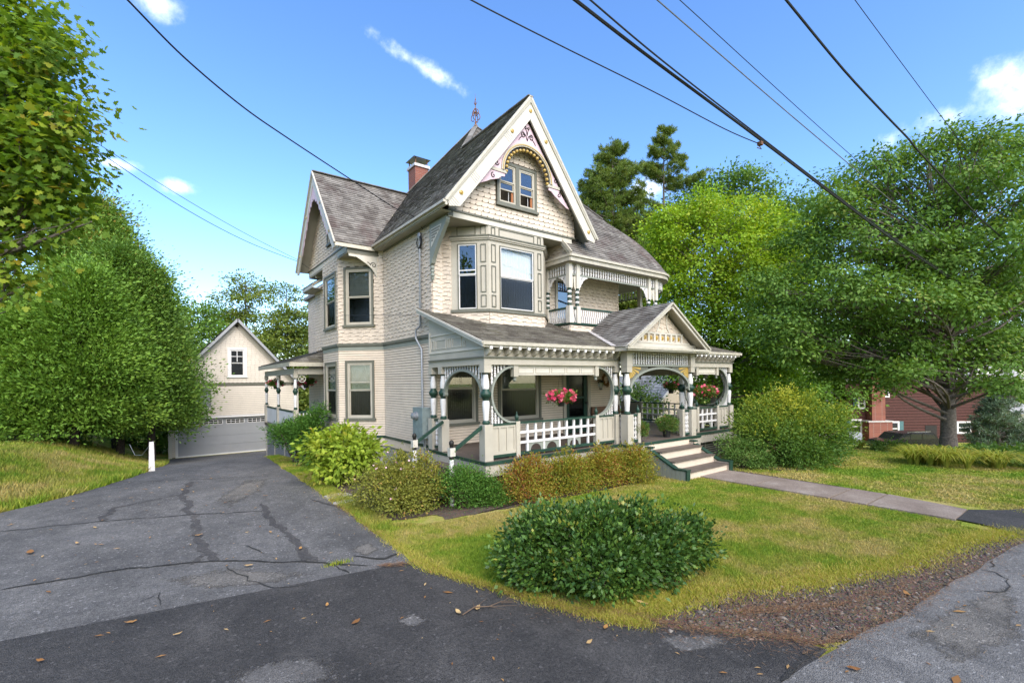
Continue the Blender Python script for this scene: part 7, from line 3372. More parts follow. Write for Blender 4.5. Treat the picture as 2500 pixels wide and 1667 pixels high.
# ---- near maple whose branches reach in at the upper left
mp_blobs = [blob(20, 60, 130, 100, 10.5), blob(110, 130, 75, 70, 10.2), blob(60, 240, 130, 90, 10.5), blob(160, 275, 60, 50, 10), blob(30, 360, 150, 80, 10.6), blob(130, 390, 85, 60, 10.2), blob(20, 480, 140, 70, 10.8), blob(120, 480, 70, 55, 10.4),
            blob(-10, 590, 80, 60, 10.6), blob(30, 655, 55, 45, 10.4), blob(60, 700, 55, 40, 10.2), blob(-60, 300, 160, 250, 11.5), blob(225, 545, 40, 25, 10.2), blob(90, 560, 40, 30, 10.3), blob(-130, 100, 160, 200, 11)]
bs0 = at(-330, 1200, 10.5)
bs0.z = zg1(bs0.x, bs0.y)
tree('maple_tree', 'sunlit maple with yellow-green lobed leaves reaching in at the upper left corner', 'tree', bs0, at(-280, 0, 10.8), mp_blobs, .24, 'maple_leaf', 1250, 15, .27, .165, .175, 11, outline_leaf=MAPLE,
     droop=.45, flat_=.6, var_mu=.42, var_sd=.26, shell=.25, twigs=120, fold=.05)

# ---- cedars (arborvitae) left of the garage
def cedar(label, base_px, apex_px, width_px, d, mat, ncl, per, seed, group, lo=.06, hue=None, trunk_r=.16):
    ap = at(*apex_px, d)
    bp = at(*base_px, d)
    bp.z = zg1(bp.x, bp.y)
    h = ap.z - bp.z
    rg = np.random.default_rng(seed)
    t = thing('cedar_tree', label, 'tree', tuple(bp), group)
    n = ncl * per
    f = rg.random(ncl) ** .8 * (1 - lo) + lo
    R = width_px * d / FPX
    prof = np.interp(f, [0, .12, .3, .45, .7, .88, 1], [.70, .92, 1., .86, .54, .25, .02])
    a = rg.uniform(0, 2 * pi, ncl)
    rad = R * prof * (1 + .17 * np.sin(3 * a + f * 9) + .15 * np.sin(5 * a - f * 23) + rg.normal(0, .06, ncl)) * (.70 + .30 * rg.random(ncl) ** .5) * np.where(rg.random(ncl) < .12, rg.uniform(1.02, 1.16, ncl), 1.0)
    c = np.stack([bp.x + (ap.x - bp.x) * f + np.cos(a) * rad, bp.y + (ap.y - bp.y) * f + np.sin(a) * rad, bp.z + h * f], -1)
    out = np.stack([np.cos(a), np.sin(a), np.full(ncl, .35)], -1)
    ci = np.repeat(np.arange(ncl), per)
        # each cluster is a rounded spray, denser outward, lit like a small tuft
    off = rg.normal(size=(n, 3)) * np.array([.30, .30, .30]) * rg.uniform(.55, 1.5, ncl)[ci][:, None]
    pos = c[ci] + off + out[ci] * (np.abs(off).sum(1) * .35)[:, None]
    dd = out[ci] * .6 + unit(off) * .7 + rg.normal(size=(n, 3)) * .35
    dd[:, 2] += .1
    up = rg.normal(size=(n, 3)) * .2 + unit(off) * .9 + out[ci] * .45 + np.array([0, 0, .5])
    var = .45 + rg.normal(0, .2, ncl)[ci] + rg.normal(0, .06, n) + (hue(f)[ci] if hue else 0)
    leaves('crown', mat, pos, dd, up, .19 * rg.uniform(.6, 1.3, n), .085 * rg.uniform(.6, 1.3, n), var, t, .1)
    mb = MB()
    mb.tube([tuple(bp - Vector((0, 0, .4))), tuple(bp.lerp(ap, .3)), tuple(bp.lerp(ap, .96))], [trunk_r * 1.2, trunk_r, .02], 9)
    rgp = random.Random(seed)
    for i in range(36):
        ff = rgp.uniform(.12, .9)
        an = rgp.uniform(0, 2 * pi)
        s = bp.lerp(ap, ff)
        rr = R * float(np.interp(ff, [0, .3, .7, 1], [.7, .9, .55, .05])) * .85
        mb.tube([tuple(s), tuple(s + Vector((cos(an) * rr, sin(an) * rr, rr * .25)))], [trunk_r * .25, .012], 4)
    mb.build('trunk', 'bark_dark', t, smooth=True)
    return t


GC = 'cedars along the left bank'
cedar('tallest broad cedar, brown-tinged at the top, behind the others left of the garage', (285, 1092), (232, 502), 168, 27, 'cedar_leaf', 1026, 92, 21, GC, lo=.10, hue=lambda f: .30 * np.clip((f - .55) / .3, 0, 1) * (np.sin(f * 40) * .3 + .5))
cedar('bright green round-topped cedar in front of the tallest one', (180, 1080), (212, 672), 128, 22, 'cedar_bright', 758, 92, 22, GC, lo=.09)
cedar('lower dark cedar at the far left of the bank', (50, 1085), (50, 790), 110, 21, 'cedar_bright', 535, 92, 23, GC, lo=.08)
cedar('dense cedar overlapping the left edge of the garage', (372, 1098), (362, 665), 74, 26, 'cedar_leaf', 468, 92, 24, GC, lo=.15)
cedar('dark cedar filling between the bright one and the tall one', (295, 1095), (292, 620), 102, 25, 'cedar_leaf', 535, 92, 25, GC, lo=.10)
cedar('small far cedar at the very left edge', (-60, 1080), (-40, 640), 110, 25, 'cedar_leaf', 900, 28, 26, GC, lo=.05)

# ---- trees behind the garage
def bg_tree(label, base_px, top_px, bl, d, mat, ncl, per, cr, L, seed, group, r=.16, bark='bark', **kw):
    bp = at(*base_px, d)
    bp.z = zg1(bp.x, bp.y)
    tp = at(*top_px, d)
    return tree('tree', label, 'tree', bp, tp, [blob(*b, d) if len(b) == 4 else blob(*b[:4], d + b[4]) for b in bl], r, mat, ncl, per, cr, L, L * .62, seed, bark, group, **kw)


GT = 'trees behind the garage'
bg_tree('airy tree with open crown rising behind the garage peak', (610, 1060), (600, 690), [(560, 760, 48, 36), (610, 705, 30, 34), (640, 735, 38, 30), (590, 800, 55, 40), (650, 790, 40, 40), (540, 800, 30, 30), (625, 850, 60, 40)],
        55, 'birch_leaf', 420, 16, .5, .28, 31, GT, r=.22, bough=(46, 1.2, .5))
bg_tree('leafy birch-like tree between the airy tree and the house bay', (705, 1060), (700, 700), [(700, 730, 28, 34), (690, 790, 48, 44), (735, 790, 40, 46), (700, 850, 62, 50), (760, 850, 40, 50), (745, 920, 60, 60), (700, 930, 60, 50)],
        50, 'birch_leaf', 760, 16, .45, .26, 32, GT, r=.15, bough=(60, 1.2, .55))
bg_tree('full green tree between the cedars and the garage roof', (470, 1080), (470, 730), [(440, 770, 40, 50), (480, 790, 45, 45), (500, 850, 45, 55), (455, 860, 60, 60), (420, 920, 50, 70), (480, 930, 50, 60)],
        46, 'wood_leaf', 760, 15, .5, .26, 33, GT, bough=(55, 1.2, .5))
bg_tree('slim dark spruce tip beside the house corner', (762, 1060), (762, 735), [(762, 760, 7, 20), (762, 800, 14, 30), (762, 850, 20, 40), (762, 900, 26, 40)], 48, 'pine_leaf', 150, 16, .3, .26, 34, GT)
bg_tree('low green thicket tree seen under the rear porch roof', (745, 1090), (740, 960), [(735, 960, 40, 40), (760, 1000, 40, 40), (720, 1010, 30, 40)], 45, 'birch_leaf', 260, 15, .5, .28, 35, GT)
bg_tree('dark undergrowth tree below the cedars', (330, 1090), (330, 1010), [(300, 1040, 60, 45), (380, 1050, 60, 45), (250, 1030, 60, 40), (430, 1040, 40, 50), (150, 1030, 70, 40), (60, 1030, 70, 40)], 33, 'wood_leaf', 600, 14, .5, .22, 36, GT, r=.08)

# ---- pines behind the house
def pine(label, base_px, top_px, d, branches, mat, seed, group, per=30, sp=.5, trunk_r=.28, den=1.0):
    """white pine: bare pole, whorls of limbs with upswept needle tufts; branches = (f, length px, angle)"""
    bp = at(*base_px, d)
    bp.z = zg1(bp.x, bp.y)
    tp = at(*top_px, d)
    rg = np.random.default_rng(seed)
    t = thing('pine_tree', label, 'tree', tuple(bp), group)
    mb = MB()
    mb.tube([tuple(bp - Vector((0, 0, .3))), tuple(bp.lerp(tp, .5)), tuple(tp)], [trunk_r, trunk_r * .7, .03], 8)
    P_, D_, C_ = [], [], []
    for f, ln, a in branches:
        s = bp.lerp(tp, f)
        R = ln * d / FPX
        dirv = Vector((cos(a), sin(a), 0))
        pts = []
        for i in range(7):
            g = i / 6
            pts.append(s + dirv * (R * g) + Vector((0, 0, R * (.10 * g + .26 * g * g))))
        mb.tube([tuple(p) for p in pts], [trunk_r * .22, .05, .045, .04, .03, .02, .01], 5)
        k = int((7 + R * 12) * den)
        sdv = Vector((-dirv.y, dirv.x, 0))
        for j in range(k):
            g = rg.uniform(.18, 1.02)
            m_ = pts[min(6, int(g * 6))]
            w_ = rg.normal(0, .20 * R * (1.1 - g) + .10)
            p = m_ + sdv * w_ + dirv * (abs(w_) * .5) + Vector((rg.normal(0, .08), rg.normal(0, .08), rg.normal(.04, .07) + abs(w_) * .12))
            P_.append(tuple(p))
            D_.append((dirv.x * .7 + sdv.x * .3 * np.sign(w_), dirv.y * .7 + sdv.y * .3 * np.sign(w_), .6))
            if j % 3 == 0:
                mb.tube([tuple(m_), tuple(p)], [.018, .008], 3)
    P_, D_ = np.array(P_), np.array(D_)
    n = len(P_) * per
    ci = np.repeat(np.arange(len(P_)), per)
    d3 = unit(D_[ci] + rg.normal(size=(n, 3)) * .75)
    pos = P_[ci] + d3 * rg.uniform(0, .10, (n, 1)) + rg.normal(size=(n, 3)) * .07 * sp * 2
    var = .45 + rg.normal(0, .2, len(P_))[ci] + rg.normal(0, .15, n)
    leaves('crown', mat, pos, d3, rg.normal(size=(n, 3)), .55 * sp * rg.uniform(.7, 1.3, n), .05 * sp * 2 * rg.uniform(.7, 1.3, n), var, t, .05)
    mb.build('trunk', 'bark', t, smooth=True)


def whorl(f0, f1, k, l0, l1, rg, jitter=.25):
    out = []
    for i in range(k):
        f = f0 + (f1 - f0) * (i + .5) / k + rg.uniform(-.01, .01)
        ln = (l0 + (l1 - l0) * (f - f0) / (f1 - f0)) * rg.uniform(1 - jitter, 1 + jitter)
        out.append((f, ln, rg.uniform(0, 2 * pi)))
    return out


rgp = random.Random(4)
GP_ = 'pines behind the house'
va = atan2(sin(YAW) * 0 - cos(YAW), sin(YAW))          # azimuth of the picture's right-hand direction
pine('dense dark pine just right of the gable', (1495, 1060), (1497, 345), 46, whorl(.55, .975, 92, 150, 26, rgp), 'pine_leaf', 41, GP_, den=1.0)
pine('second pine pressed against the gable roof', (1440, 1060), (1440, 415), 48, whorl(.5, .97, 60, 120, 24, rgp), 'pine_leaf', 42, GP_, den=1.0)
pine('tall open pine with one long limb reaching right', (1620, 1060), (1622, 312), 50,
     whorl(.5, .72, 24, 95, 62, rgp) + [(.70, 62, va + .2), (.74, 70, va + pi), (.80, 112, va), (.79, 95, va - .35), (.84, 66, va + pi + .3), (.87, 60, va + pi - .4)] + whorl(.80, .99, 30, 64, 20, rgp), 'pine_leaf', 43, GP_, den=1.2)

# ---- broadleaf trees right of the house
GR = 'broadleaf trees right of the house'
bg_tree('dark leafy tree crown rising behind the lime-green maple', (1800, 1080), (1790, 440), [(1720, 470, 50, 30), (1790, 450, 60, 35), (1860, 470, 50, 30), (1740, 520, 70, 40), (1840, 520, 70, 45), (1930, 520, 60, 45), (1960, 580, 60, 60), (1680, 500, 30, 30),
                                                                                                   (1900, 620, 70, 60), (1600, 560, 40, 60), (1560, 570, 40, 50), (1540, 540, 40, 40)], 52, 'oak_leaf', 1300, 15, .5, .30, 51, GR, bough=(90, 1.7, .5))
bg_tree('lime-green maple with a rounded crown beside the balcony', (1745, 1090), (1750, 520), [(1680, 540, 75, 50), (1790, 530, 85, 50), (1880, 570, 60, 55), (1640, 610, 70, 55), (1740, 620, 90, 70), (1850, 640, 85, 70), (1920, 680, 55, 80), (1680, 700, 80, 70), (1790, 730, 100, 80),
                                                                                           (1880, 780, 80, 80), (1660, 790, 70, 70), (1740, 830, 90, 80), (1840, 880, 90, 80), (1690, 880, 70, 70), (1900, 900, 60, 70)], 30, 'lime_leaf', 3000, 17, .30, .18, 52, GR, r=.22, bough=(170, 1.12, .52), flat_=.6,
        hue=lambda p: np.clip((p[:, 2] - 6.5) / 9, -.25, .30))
bt = at(2317, 1115, 20.5)
bt.z = zg1(bt.x, bt.y) - .05
ob = [(2180, 400, 90, 45), (2290, 370, 80, 45), (2400, 400, 90, 55), (2110, 450, 80, 50), (2060, 520, 90, 50), (2200, 500, 120, 60), (2340, 480, 110, 60), (2460, 500, 80, 70), (2020, 600, 90, 55), (2130, 610, 110, 60), (2270, 610, 110, 65), (2400, 620, 110, 70),
      (2000, 690, 100, 55), (1930, 740, 90, 50), (2090, 740, 130, 60), (2230, 740, 120, 60), (2380, 740, 120, 60), (2480, 700, 70, 80), (1950, 830, 95, 50), (2060, 860, 110, 55), (2190, 860, 120, 60), (2320, 860, 110, 60), (2430, 850, 90, 60),
      (2080, 893, 95, 30), (2200, 900, 100, 32), (2320, 912, 95, 34), (2420, 905, 80, 38)]
tree('large_oak', 'large spreading tree with a thick grey trunk on the right lawn', 'tree', bt, at(2320, 560, 20.5), [blob(*b, 20.5 + random.uniform(-1.6, 1.8)) for b in ob], .31, 'oak_leaf', 3700, 18, .25, .155, .085, 53, 'bark', bough=(215, .98, .36), droop=.5, flat_=.5)
bg_tree('dark background maple between the lime tree and the big trunk', (2010, 1090), (2010, 640), [(1960, 720, 70, 80), (2040, 760, 80, 80), (1940, 850, 80, 80), (2030, 880, 90, 80), (2110, 820, 80, 90), (1850, 960, 70, 60), (1990, 970, 90, 60)], 42, 'wood_leaf', 1300, 15, .45, .26, 54, GR, bough=(80, 1.5, .5))
bg_tree('green tree at the right edge behind the red house', (2460, 1080), (2470, 560), [(2470, 640, 80, 80), (2510, 760, 90, 100), (2440, 850, 70, 80), (2480, 950, 70, 80), (2400, 1000, 60, 50), (2520, 560, 70, 70), (2500, 1020, 60, 60)], 48, 'wood_leaf', 1250, 15, .45, .26, 55, GR, bough=(80, 1.6, .5))
bg_tree('background tree behind the red house roof', (2250, 1050), (2250, 760), [(2200, 800, 90, 80), (2300, 780, 90, 80), (2350, 860, 80, 70), (2150, 880, 80, 70), (2250, 880, 90, 60)], 58, 'wood_leaf', 800, 14, .65, .34, 56, GR)
bg_tree('far dark tree seen between porch roof and shrubs', (1900, 1080), (1900, 880), [(1830, 900, 70, 60), (1900, 930, 80, 60), (1800, 980, 70, 60), (1960, 990, 70, 50), (1750, 950, 50, 50)], 40, 'wood_leaf', 700, 15, .5, .26, 57, GR)
bg_tree('tree seen through the open balcony', (1545, 1060), (1550, 690), [(1520, 720, 40, 30), (1570, 730, 40, 30), (1540, 760, 45, 30), (1600, 780, 30, 40), (1500, 650, 40, 40), (1560, 640, 40, 40)], 44, 'birch_leaf', 420, 15, .5, .28, 58, GR)
bg_tree('pale flowering shrub beyond the porch rail', (1550, 1040), (1550, 960), [(1545, 970, 22, 35), (1575, 985, 25, 25), (1590, 1000, 25, 20)], 30, 'varieg_leaf', 220, 14, .3, .15, 59, GR, r=.05)


# ---- trees across the road (behind the photographer; they show in the window panes)
for i, (x, y, h, lab) in enumerate(((-9, -17, 13, 'tall maple across the road at the far left'), (3, -21, 16, 'broad maple across the road opposite the drive'), (15, -19, 12, 'young maple across the road opposite the porch'),
                                    (-22, -8, 15, 'old maple down the road to the left'), (26, -22, 15, 'maple across the road opposite the big trunk'))):
    rg = np.random.default_rng(300 + i)
    bl = [(x + rg.normal(0, 2.0), y + rg.normal(0, 2.0), h * (.45 + .5 * k / 9) + rg.normal(0, .4), 2.4, 2.4, 1.8) for k in range(10)]
    tree('street_tree', lab, 'tree', (x, y, zg1(x, y)), (x, y, h * .85), bl, .3, 'wood_leaf', 330, 12, .8, .42, .28, 310 + i, 'bark', 'trees across the road', twigs=20)

# ---- shrubs
def shrub(label, base, blobs, mat, ncl, per, cr, L, W, seed, stems=14, shoots=None, stem_r=.014, group=None, bark='twig', name='shrub', **kw):
    rg = np.random.default_rng(seed + 7)
    b = Vector((base[0], base[1], zg1(*base[:2])))
    t = thing(name, label, 'shrub', tuple(b), group)
    o, c = foliage('foliage', mat, blobs, ncl, per, cr, L, W, seed, t, **kw)
    mb = MB()
    for i in range(stems):
        q = c[int(rg.integers(0, len(c)))]
        s = (b.x + rg.normal(0, .14), b.y + rg.normal(0, .14), b.z - .05)
        limb(mb, s, tuple(q), stem_r, stem_r * .3, rg, .06, 5, 5)
    mb.build('stem', bark, t)
    if shoots:
        ns, ln, up_ = shoots
        top = np.array([q for q in c if q[2] > np.median(c[:, 2])])
        bc = np.array([b.x, b.y, 0])
        P_, D_, U_, V_ = [], [], [], []
        for i in range(ns):
            q = top[int(rg.integers(0, len(top)))]
            o2 = q - bc
            o2[2] = 0
            dv = unit(unit(o2) * (1 - up_) + np.array([0, 0, up_]) + rg.normal(size=3) * .25)
            l = ln * rg.uniform(.5, 1.3)
            m = int(7 + l / (L * .33))
            v0 = rg.normal(.62, .2)
            for j in range(m):
                f = (j + .5) / m
                P_.append(q + dv * l * f + np.array([0, 0, -.12 * l * f * f]))
                a = rg.uniform(0, 6.28)
                sd = np.array([cos(a), sin(a), .25])
                D_.append(dv * .65 + sd)
                U_.append(np.array([0, 0, 1.]) + rg.normal(size=3) * .3)
                V_.append(v0 + rg.normal(0, .12))
        k = len(P_)
        so_ = leaves('shoots', mat, np.array(P_), np.array(D_), np.array(U_), L * rg.uniform(.7, 1.2, k), W * rg.uniform(.7, 1.2, k), np.array(V_), t)
        so_['kind'] = 'stuff'
    return t, c


# glossy dark holly in the foreground
hb = [(5.4, 4.95, .20, 1.25, 1.1, .46), (4.7, 5.35, .16, .66, .72, .42), (6.05, 4.5, .18, .72, .60, .44), (5.2, 4.45, .05, .80, .46, .30), (5.9, 5.3, .32, .5, .5, .36), (5.0, 5.7, .34, .5, .45, .36), (6.55, 4.25, .22, .40, .36, .32), (5.35, 5.0, .50, .46, .42, .24), (4.35, 5.5, .05, .35, .4, .28), (6.2, 4.9, .42, .3, .3, .25), (4.8, 5.0, .42, .28, .28, .24)]
shrub('large glossy dark green holly mound on the front lawn by the asphalt', (5.3, 4.95), hb, 'holly_leaf', 1150, 36, .115, .078, .044, 61, stems=90, shell=.55, flat_=.9, droop=-.25, var_sd=.3, upb=.7, out=.9, fold=.2, name='holly_shrub', shoots=(230, .24, .62))
# wild rose
rb = [(4.5, 10.35, .30, .85, .80, .55), (4.15, 10.9, .25, .6, .6, .45), (5.05, 10.15, .28, .6, .6, .50), (4.8, 10.7, .65, .55, .55, .42), (4.3, 9.75, .1, .5, .4, .35)]
t, c = shrub('olive rose bush with small pale pink blooms beside the drive', (4.6, 10.35), rb, 'rose_leaf', 900, 16, .13, .062, .036, 62, stems=60, shell=.45, flat_=.8, droop=-.1, name='rose_bush', shoots=(110, .26, .7))
rg = np.random.default_rng(3)


def blossoms(pos, mat, s, parent, seed, name='blossom'):
    """five-petal blooms, joined"""
    rg = np.random.default_rng(seed)
    n = len(pos)
    m = 5
    ci = np.repeat(np.arange(n), m)
    ax = unit(rg.normal(size=(n, 3)) + np.array([-.5, -.8, .7]))
    e1 = unit(np.cross(ax, rg.normal(size=(n, 3))))
    e2 = np.cross(ax, e1)
    a = np.tile(np.arange(m) * 2 * pi / m, n)
    d = e1[ci] * np.cos(a)[:, None] + e2[ci] * np.sin(a)[:, None] + ax[ci] * .25
    return leaves(name, mat, np.asarray(pos)[ci], d, ax[ci], s * rg.uniform(.8, 1.2, n)[ci], s * 1.05 * rg.uniform(.8, 1.2, n)[ci], np.clip(rg.normal(.5, .3, n), 0, 1)[ci], parent, .15)


pk_ = c[rg.choice(len(c), 46)] + rg.normal(size=(46, 3)) * .05 + np.array([-.04, -.08, .10])
blossoms(pk_, 'pale_petal', .032, t, 5)
# boxwood-like green shrub beside the side steps
shrub('fresh green boxwood shrub at the foot of the side steps', (5.85, 9.6), [(5.85, 9.6, .20, .62, .5, .5), (6.35, 9.4, .10, .45, .4, .38), (5.6, 9.55, .48, .36, .32, .34), (6.5, 9.25, -.02, .4, .3, .25)], 'box_leaf', 620, 18, .10, .05, .028, 63, stems=26, shell=.5,
      flat_=.9, droop=-.35, name='boxwood_shrub', shoots=(70, .16, .75))
# hydrangea
shrub('bright yellow-green hydrangea with bare lower stems in front of the bay', (4.35, 14.2), [(4.35, 14.2, .85, .85, .85, .48), (4.0, 14.6, .65, .6, .6, .40), (4.85, 13.9, .70, .6, .6, .42), (4.4, 13.7, .45, .6, .5, .35), (4.5, 14.5, 1.15, .55, .55, .30), (3.95, 13.9, .25, .4, .4, .3)],
      'hydrangea_leaf', 330, 12, .16, .165, .10, 64, stems=44, stem_r=.012, shell=.45, flat_=.6, droop=.35, name='hydrangea', shoots=(26, .3, .7))
# windswept yew behind
t, c = shrub('dark leaning evergreen with a tufted wind-blown top by the rear porch', (4.35, 19.1), [(4.15, 19.2, .95, .75, .75, .40), (4.55, 18.9, 1.10, .65, .6, .38), (3.95, 19.6, .70, .55, .5, .33), (4.75, 18.6, 1.50, .32, .3, .25), (4.95, 18.5, 1.85, .16, .16, .16), (4.45, 18.7, .55, .6, .5, .3)],
      'yew_leaf', 520, 20, .14, .12, .03, 65, stems=14, stem_r=.04, bark='bark_dark', shell=.4, droop=-.5, name='yew_shrub', shoots=(80, .35, .6))
shrub('low dark shrub with rounded shape under the leaning evergreen', (4.6, 17.8), [(4.6, 17.8, -.05, .6, .6, .25)], 'yew_leaf', 160, 14, .12, .07, .035, 66, stems=6)
# spirea row before the porch
for i, (x, y, lab, h) in enumerate(((7.35, 9.12, 'rusty red spirea shrub below the porch panel', .50), (8.65, 9.02, 'yellow spirea shrub under the lattice railing', .44), (9.95, 8.98, 'olive and orange spirea shrub in the middle of the porch front', .46),
                                   (11.05, 8.82, 'golden spirea shrub nearest the front steps', .42))):
    shrub(lab, (x, y), [(x, y, .22, .74, .46, h), (x - .3, y - .05, .42, .36, .34, h * .8), (x + .35, y + .05, .34, .38, .34, h * .8), (x + .05, y, .6, .25, .22, h * .55), (x, y - .35, -.02, .62, .27, .25)], 'spirea_leaf', 400, 19, .10, .058, .032, 70 + i, stems=40, shell=.4,
          flat_=.9, droop=-.3, group='spirea row along the porch', name='spirea_shrub', shoots=(90, .24, .75), var_mu=(.60, .36, .5, .34)[i], var_sd=.36)
# big loose shrub right of the steps
sb = [(16.9, 7.4, .70, 1.3, 1.2, .85), (17.6, 7.0, .80, 1.2, 1.1, .85), (16.2, 7.8, 1.05, .75, .7, .6), (18.5, 6.7, 1.0, .8, .8, .6), (17.2, 7.4, 1.55, .6, .6, .5), (19.0, 6.4, 1.35, .45, .45, .35), (16.3, 7.8, 1.75, .35, .35, .35), (17.25, 7.3, 2.15, .35, .35, .35), (18.0, 6.9, 1.75, .45, .4, .35), (17.3, 6.6, .1, 1.4, .8, .5), (18.6, 6.3, .45, .8, .6, .5), (19.3, 6.2, .85, .4, .4, .3)]
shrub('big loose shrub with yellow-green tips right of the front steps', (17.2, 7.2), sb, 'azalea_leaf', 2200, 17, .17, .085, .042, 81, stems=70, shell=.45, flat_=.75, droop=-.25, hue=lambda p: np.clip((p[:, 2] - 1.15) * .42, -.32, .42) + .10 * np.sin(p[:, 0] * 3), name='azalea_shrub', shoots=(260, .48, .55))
shrub('grey-green variegated shrub beside the right stair wall', (15.35, 7.75), [(15.35, 7.7, .28, .55, .5, .45), (15.7, 7.45, .05, .5, .45, .35), (15.15, 8.05, .45, .4, .4, .4)], 'varieg_leaf', 420, 17, .11, .06, .034, 82, stems=24, shell=.45, droop=-.1, name='variegated_shrub', shoots=(60, .25, .5))


# ---- strap-leaved daylilies
def daylily(label, cx_, cy_, rx, ry, n, h, seed, ang=0):
    rg = np.random.default_rng(seed)
    t = thing('daylily_clump', label, 'plant', (cx_, cy_, zg1(cx_, cy_)), 'daylily clumps at the lawn edge')
    m = max(3, n // 62)
    r = np.sqrt(rg.random(m))
    a = rg.uniform(0, 2 * pi, m)
    ci = rg.integers(0, m, n)
    lx, ly = (r * np.cos(a) * rx)[ci], (r * np.sin(a) * ry)[ci]
    b = rg.uniform(0, 2 * pi, n)
    ca, sa = cos(ang), sin(ang)
    x, y = cx_ + lx * ca - ly * sa + np.cos(b) * .06, cy_ + lx * sa + ly * ca + np.sin(b) * .06
    z = zg(x, y)
    L = h * rg.uniform(.7, 1.2, n)
    k = 6
    V = np.zeros((n, (k + 1) * 2, 3))
    for i in range(k + 1):
        f = i / k
        out_ = L * (.75 * f ** 1.6)
        zz = L * (1.15 * f - .85 * f ** 2.4)
        w = .014 * (1 - f ** 2) + .001
        px_, py_ = x + np.cos(b) * out_, y + np.sin(b) * out_
        for s, q in ((-1, 0), (1, 1)):
            V[:, 2 * i + q] = np.stack([px_ - np.sin(b) * w * s, py_ + np.cos(b) * w * s, z + zz], -1)
    base = np.arange(n)[:, None] * (2 * (k + 1))
    Q = np.concatenate([base + np.array([2 * i, 2 * i + 1, 2 * i + 3, 2 * i + 2]) for i in range(k)], 0)
    var = np.tile(np.clip(rg.normal(.5, .25, n), 0, 1), k)
    np_mesh('foliage', V.reshape(-1, 3), Q, 'lily_leaf', var, t)
    return t


daylily('long arching yellow-green daylily clump at the right end of the lawn', 22.2, 3.2, 2.2, .85, 1300, 1.15, 91, -.9)
daylily('small daylily tuft left of the big trunk', 26.6, 8.0, .9, .5, 260, .8, 92)
shrub('pale hosta and fern mass behind the daylilies', (24.6, 3.4), [(24.6, 3.4, -.25, 1.2, 1.0, .25), (25.8, 2.0, -.25, 1.3, 1.0, .28), (24.8, .8, -.3, 1.0, .9, .25)], 'azalea_low', 420, 14, .2, .16, .09, 93)
shrub('low green border plants at the foot of the big trunk', (27.6, 6.6), [(27.2, 6.8, -.55, .9, .8, .14), (27.6, 4.0, -.55, .7, .6, .14)], 'azalea_low', 300, 14, .18, .12, .06, 94)
# blue spruce beside the red house
bp = at(2450, 1100, 30)
bp.z = zg1(bp.x, bp.y)
pine('small blue spruce in front of the red house', (2440, 1100), (2440, 935), 30, [(f, (1 - f) * 78 + 6, random.uniform(0, 6.28)) for f in [.06 + .92 * i / 60 for i in range(60)]], 'spruce_leaf', 95, None, per=18, sp=.34, trunk_r=.09)


# ================================================================== POTS AND BASKETS
def basket(loc, label, seed, s=1.0, nfl=46, hang=.9):
    t = thing('hanging_basket', label, 'flower basket', loc, 'hanging flower baskets', world=False)
    mb = MB()
    mb.lathe(0, 0, [(.0, -.02), (.085, -.02), (.09, 0), (.125, .20), (.135, .20), (.135, .225), (.12, .225), (.11, .19), (.0, .18)], 16)
    mb.build('pot', 'plastic_black', t, smooth=True)
    mb = MB()
    for k in range(3):
        a = k * 2 * pi / 3
        mb.tube([(.125 * cos(a), .125 * sin(a), .21), (0, 0, .21 + hang)], .004, 4)
    mb.build('hanger', 'iron', t)
    bl = [(0, 0, .30, .30 * s, .30 * s, .14 * s), (.16 * s, -.05, .26, .22 * s, .2 * s, .13 * s), (-.2 * s, 0, .26, .2 * s, .2 * s, .12 * s), (0, -.12, .22, .2, .15, .1)]
    o, c = foliage('foliage', 'basket_leaf', bl, int(110 * s), 14, .06, .065, .035, seed, t, shell=.4, droop=.1)
    rg = np.random.default_rng(seed)
    p = []
    for i in range(nfl):
        b = bl[int(rg.integers(0, 3))]
        dv = rg.normal(size=3)
        dv /= np.linalg.norm(dv)
        p.append((b[0] + dv[0] * b[3] * 1.1, b[1] + dv[1] * b[4] * 1.1, b[2] + dv[2] * b[5] * 1.15))
    blossoms(np.array(p), 'pink_petal', .066, t, seed, 'flower')
    return t


basket((9.18, 9.85, 2.03), 'pink begonia basket hanging over the lattice railing left of the door', 101, 1.12, 95)
basket((15.35, 10.45, 2.22), 'small pink basket hanging deep inside the entrance arch', 102, .72, 34)
basket((16.63, 9.85, 1.98), 'large trailing basket with coral flowers in the right round opening', 103, 1.45, 60, .95)
basket((4.62, 25.3, 2.50), 'reddish basket hanging on the far corner of the rear porch', 104, 1.0, 40, .6)
basket((5.25, 22.1, 2.55), 'basket with mixed pale flowers hanging beside the bay on the rear porch', 105, 1.0, 30, .6)


def mum(loc, label, seed, s=1.0):
    t = thing('mum_pot', label, 'potted plant', loc, 'potted mums by the entrance', world=False)
    mb = MB()
    mb.lathe(0, 0, [(.0, 0), (.10 * s, 0), (.13 * s, .20 * s), (.14 * s, .20 * s), (.14 * s, .23 * s), (.12 * s, .23 * s), (.11 * s, .19 * s), (0, .18 * s)], 16)
    mb.build('pot', 'plastic_black', t, smooth=True)
    foliage('foliage', 'mum_leaf', [(0, 0, .42 * s, .27 * s, .27 * s, .20 * s)], 380, 14, .035, .042, .024, seed, t, shell=.85, droop=-.4, flat_=1, var_sd=.3, out=1.2)
    return t


mum((13.85, 9.62, PZ), 'round potted mum beside the right newel of the entrance', 111, 1.12)
mum((12.22, 9.55, PZ), 'round potted mum beside the left newel of the entrance', 112, 1.0)

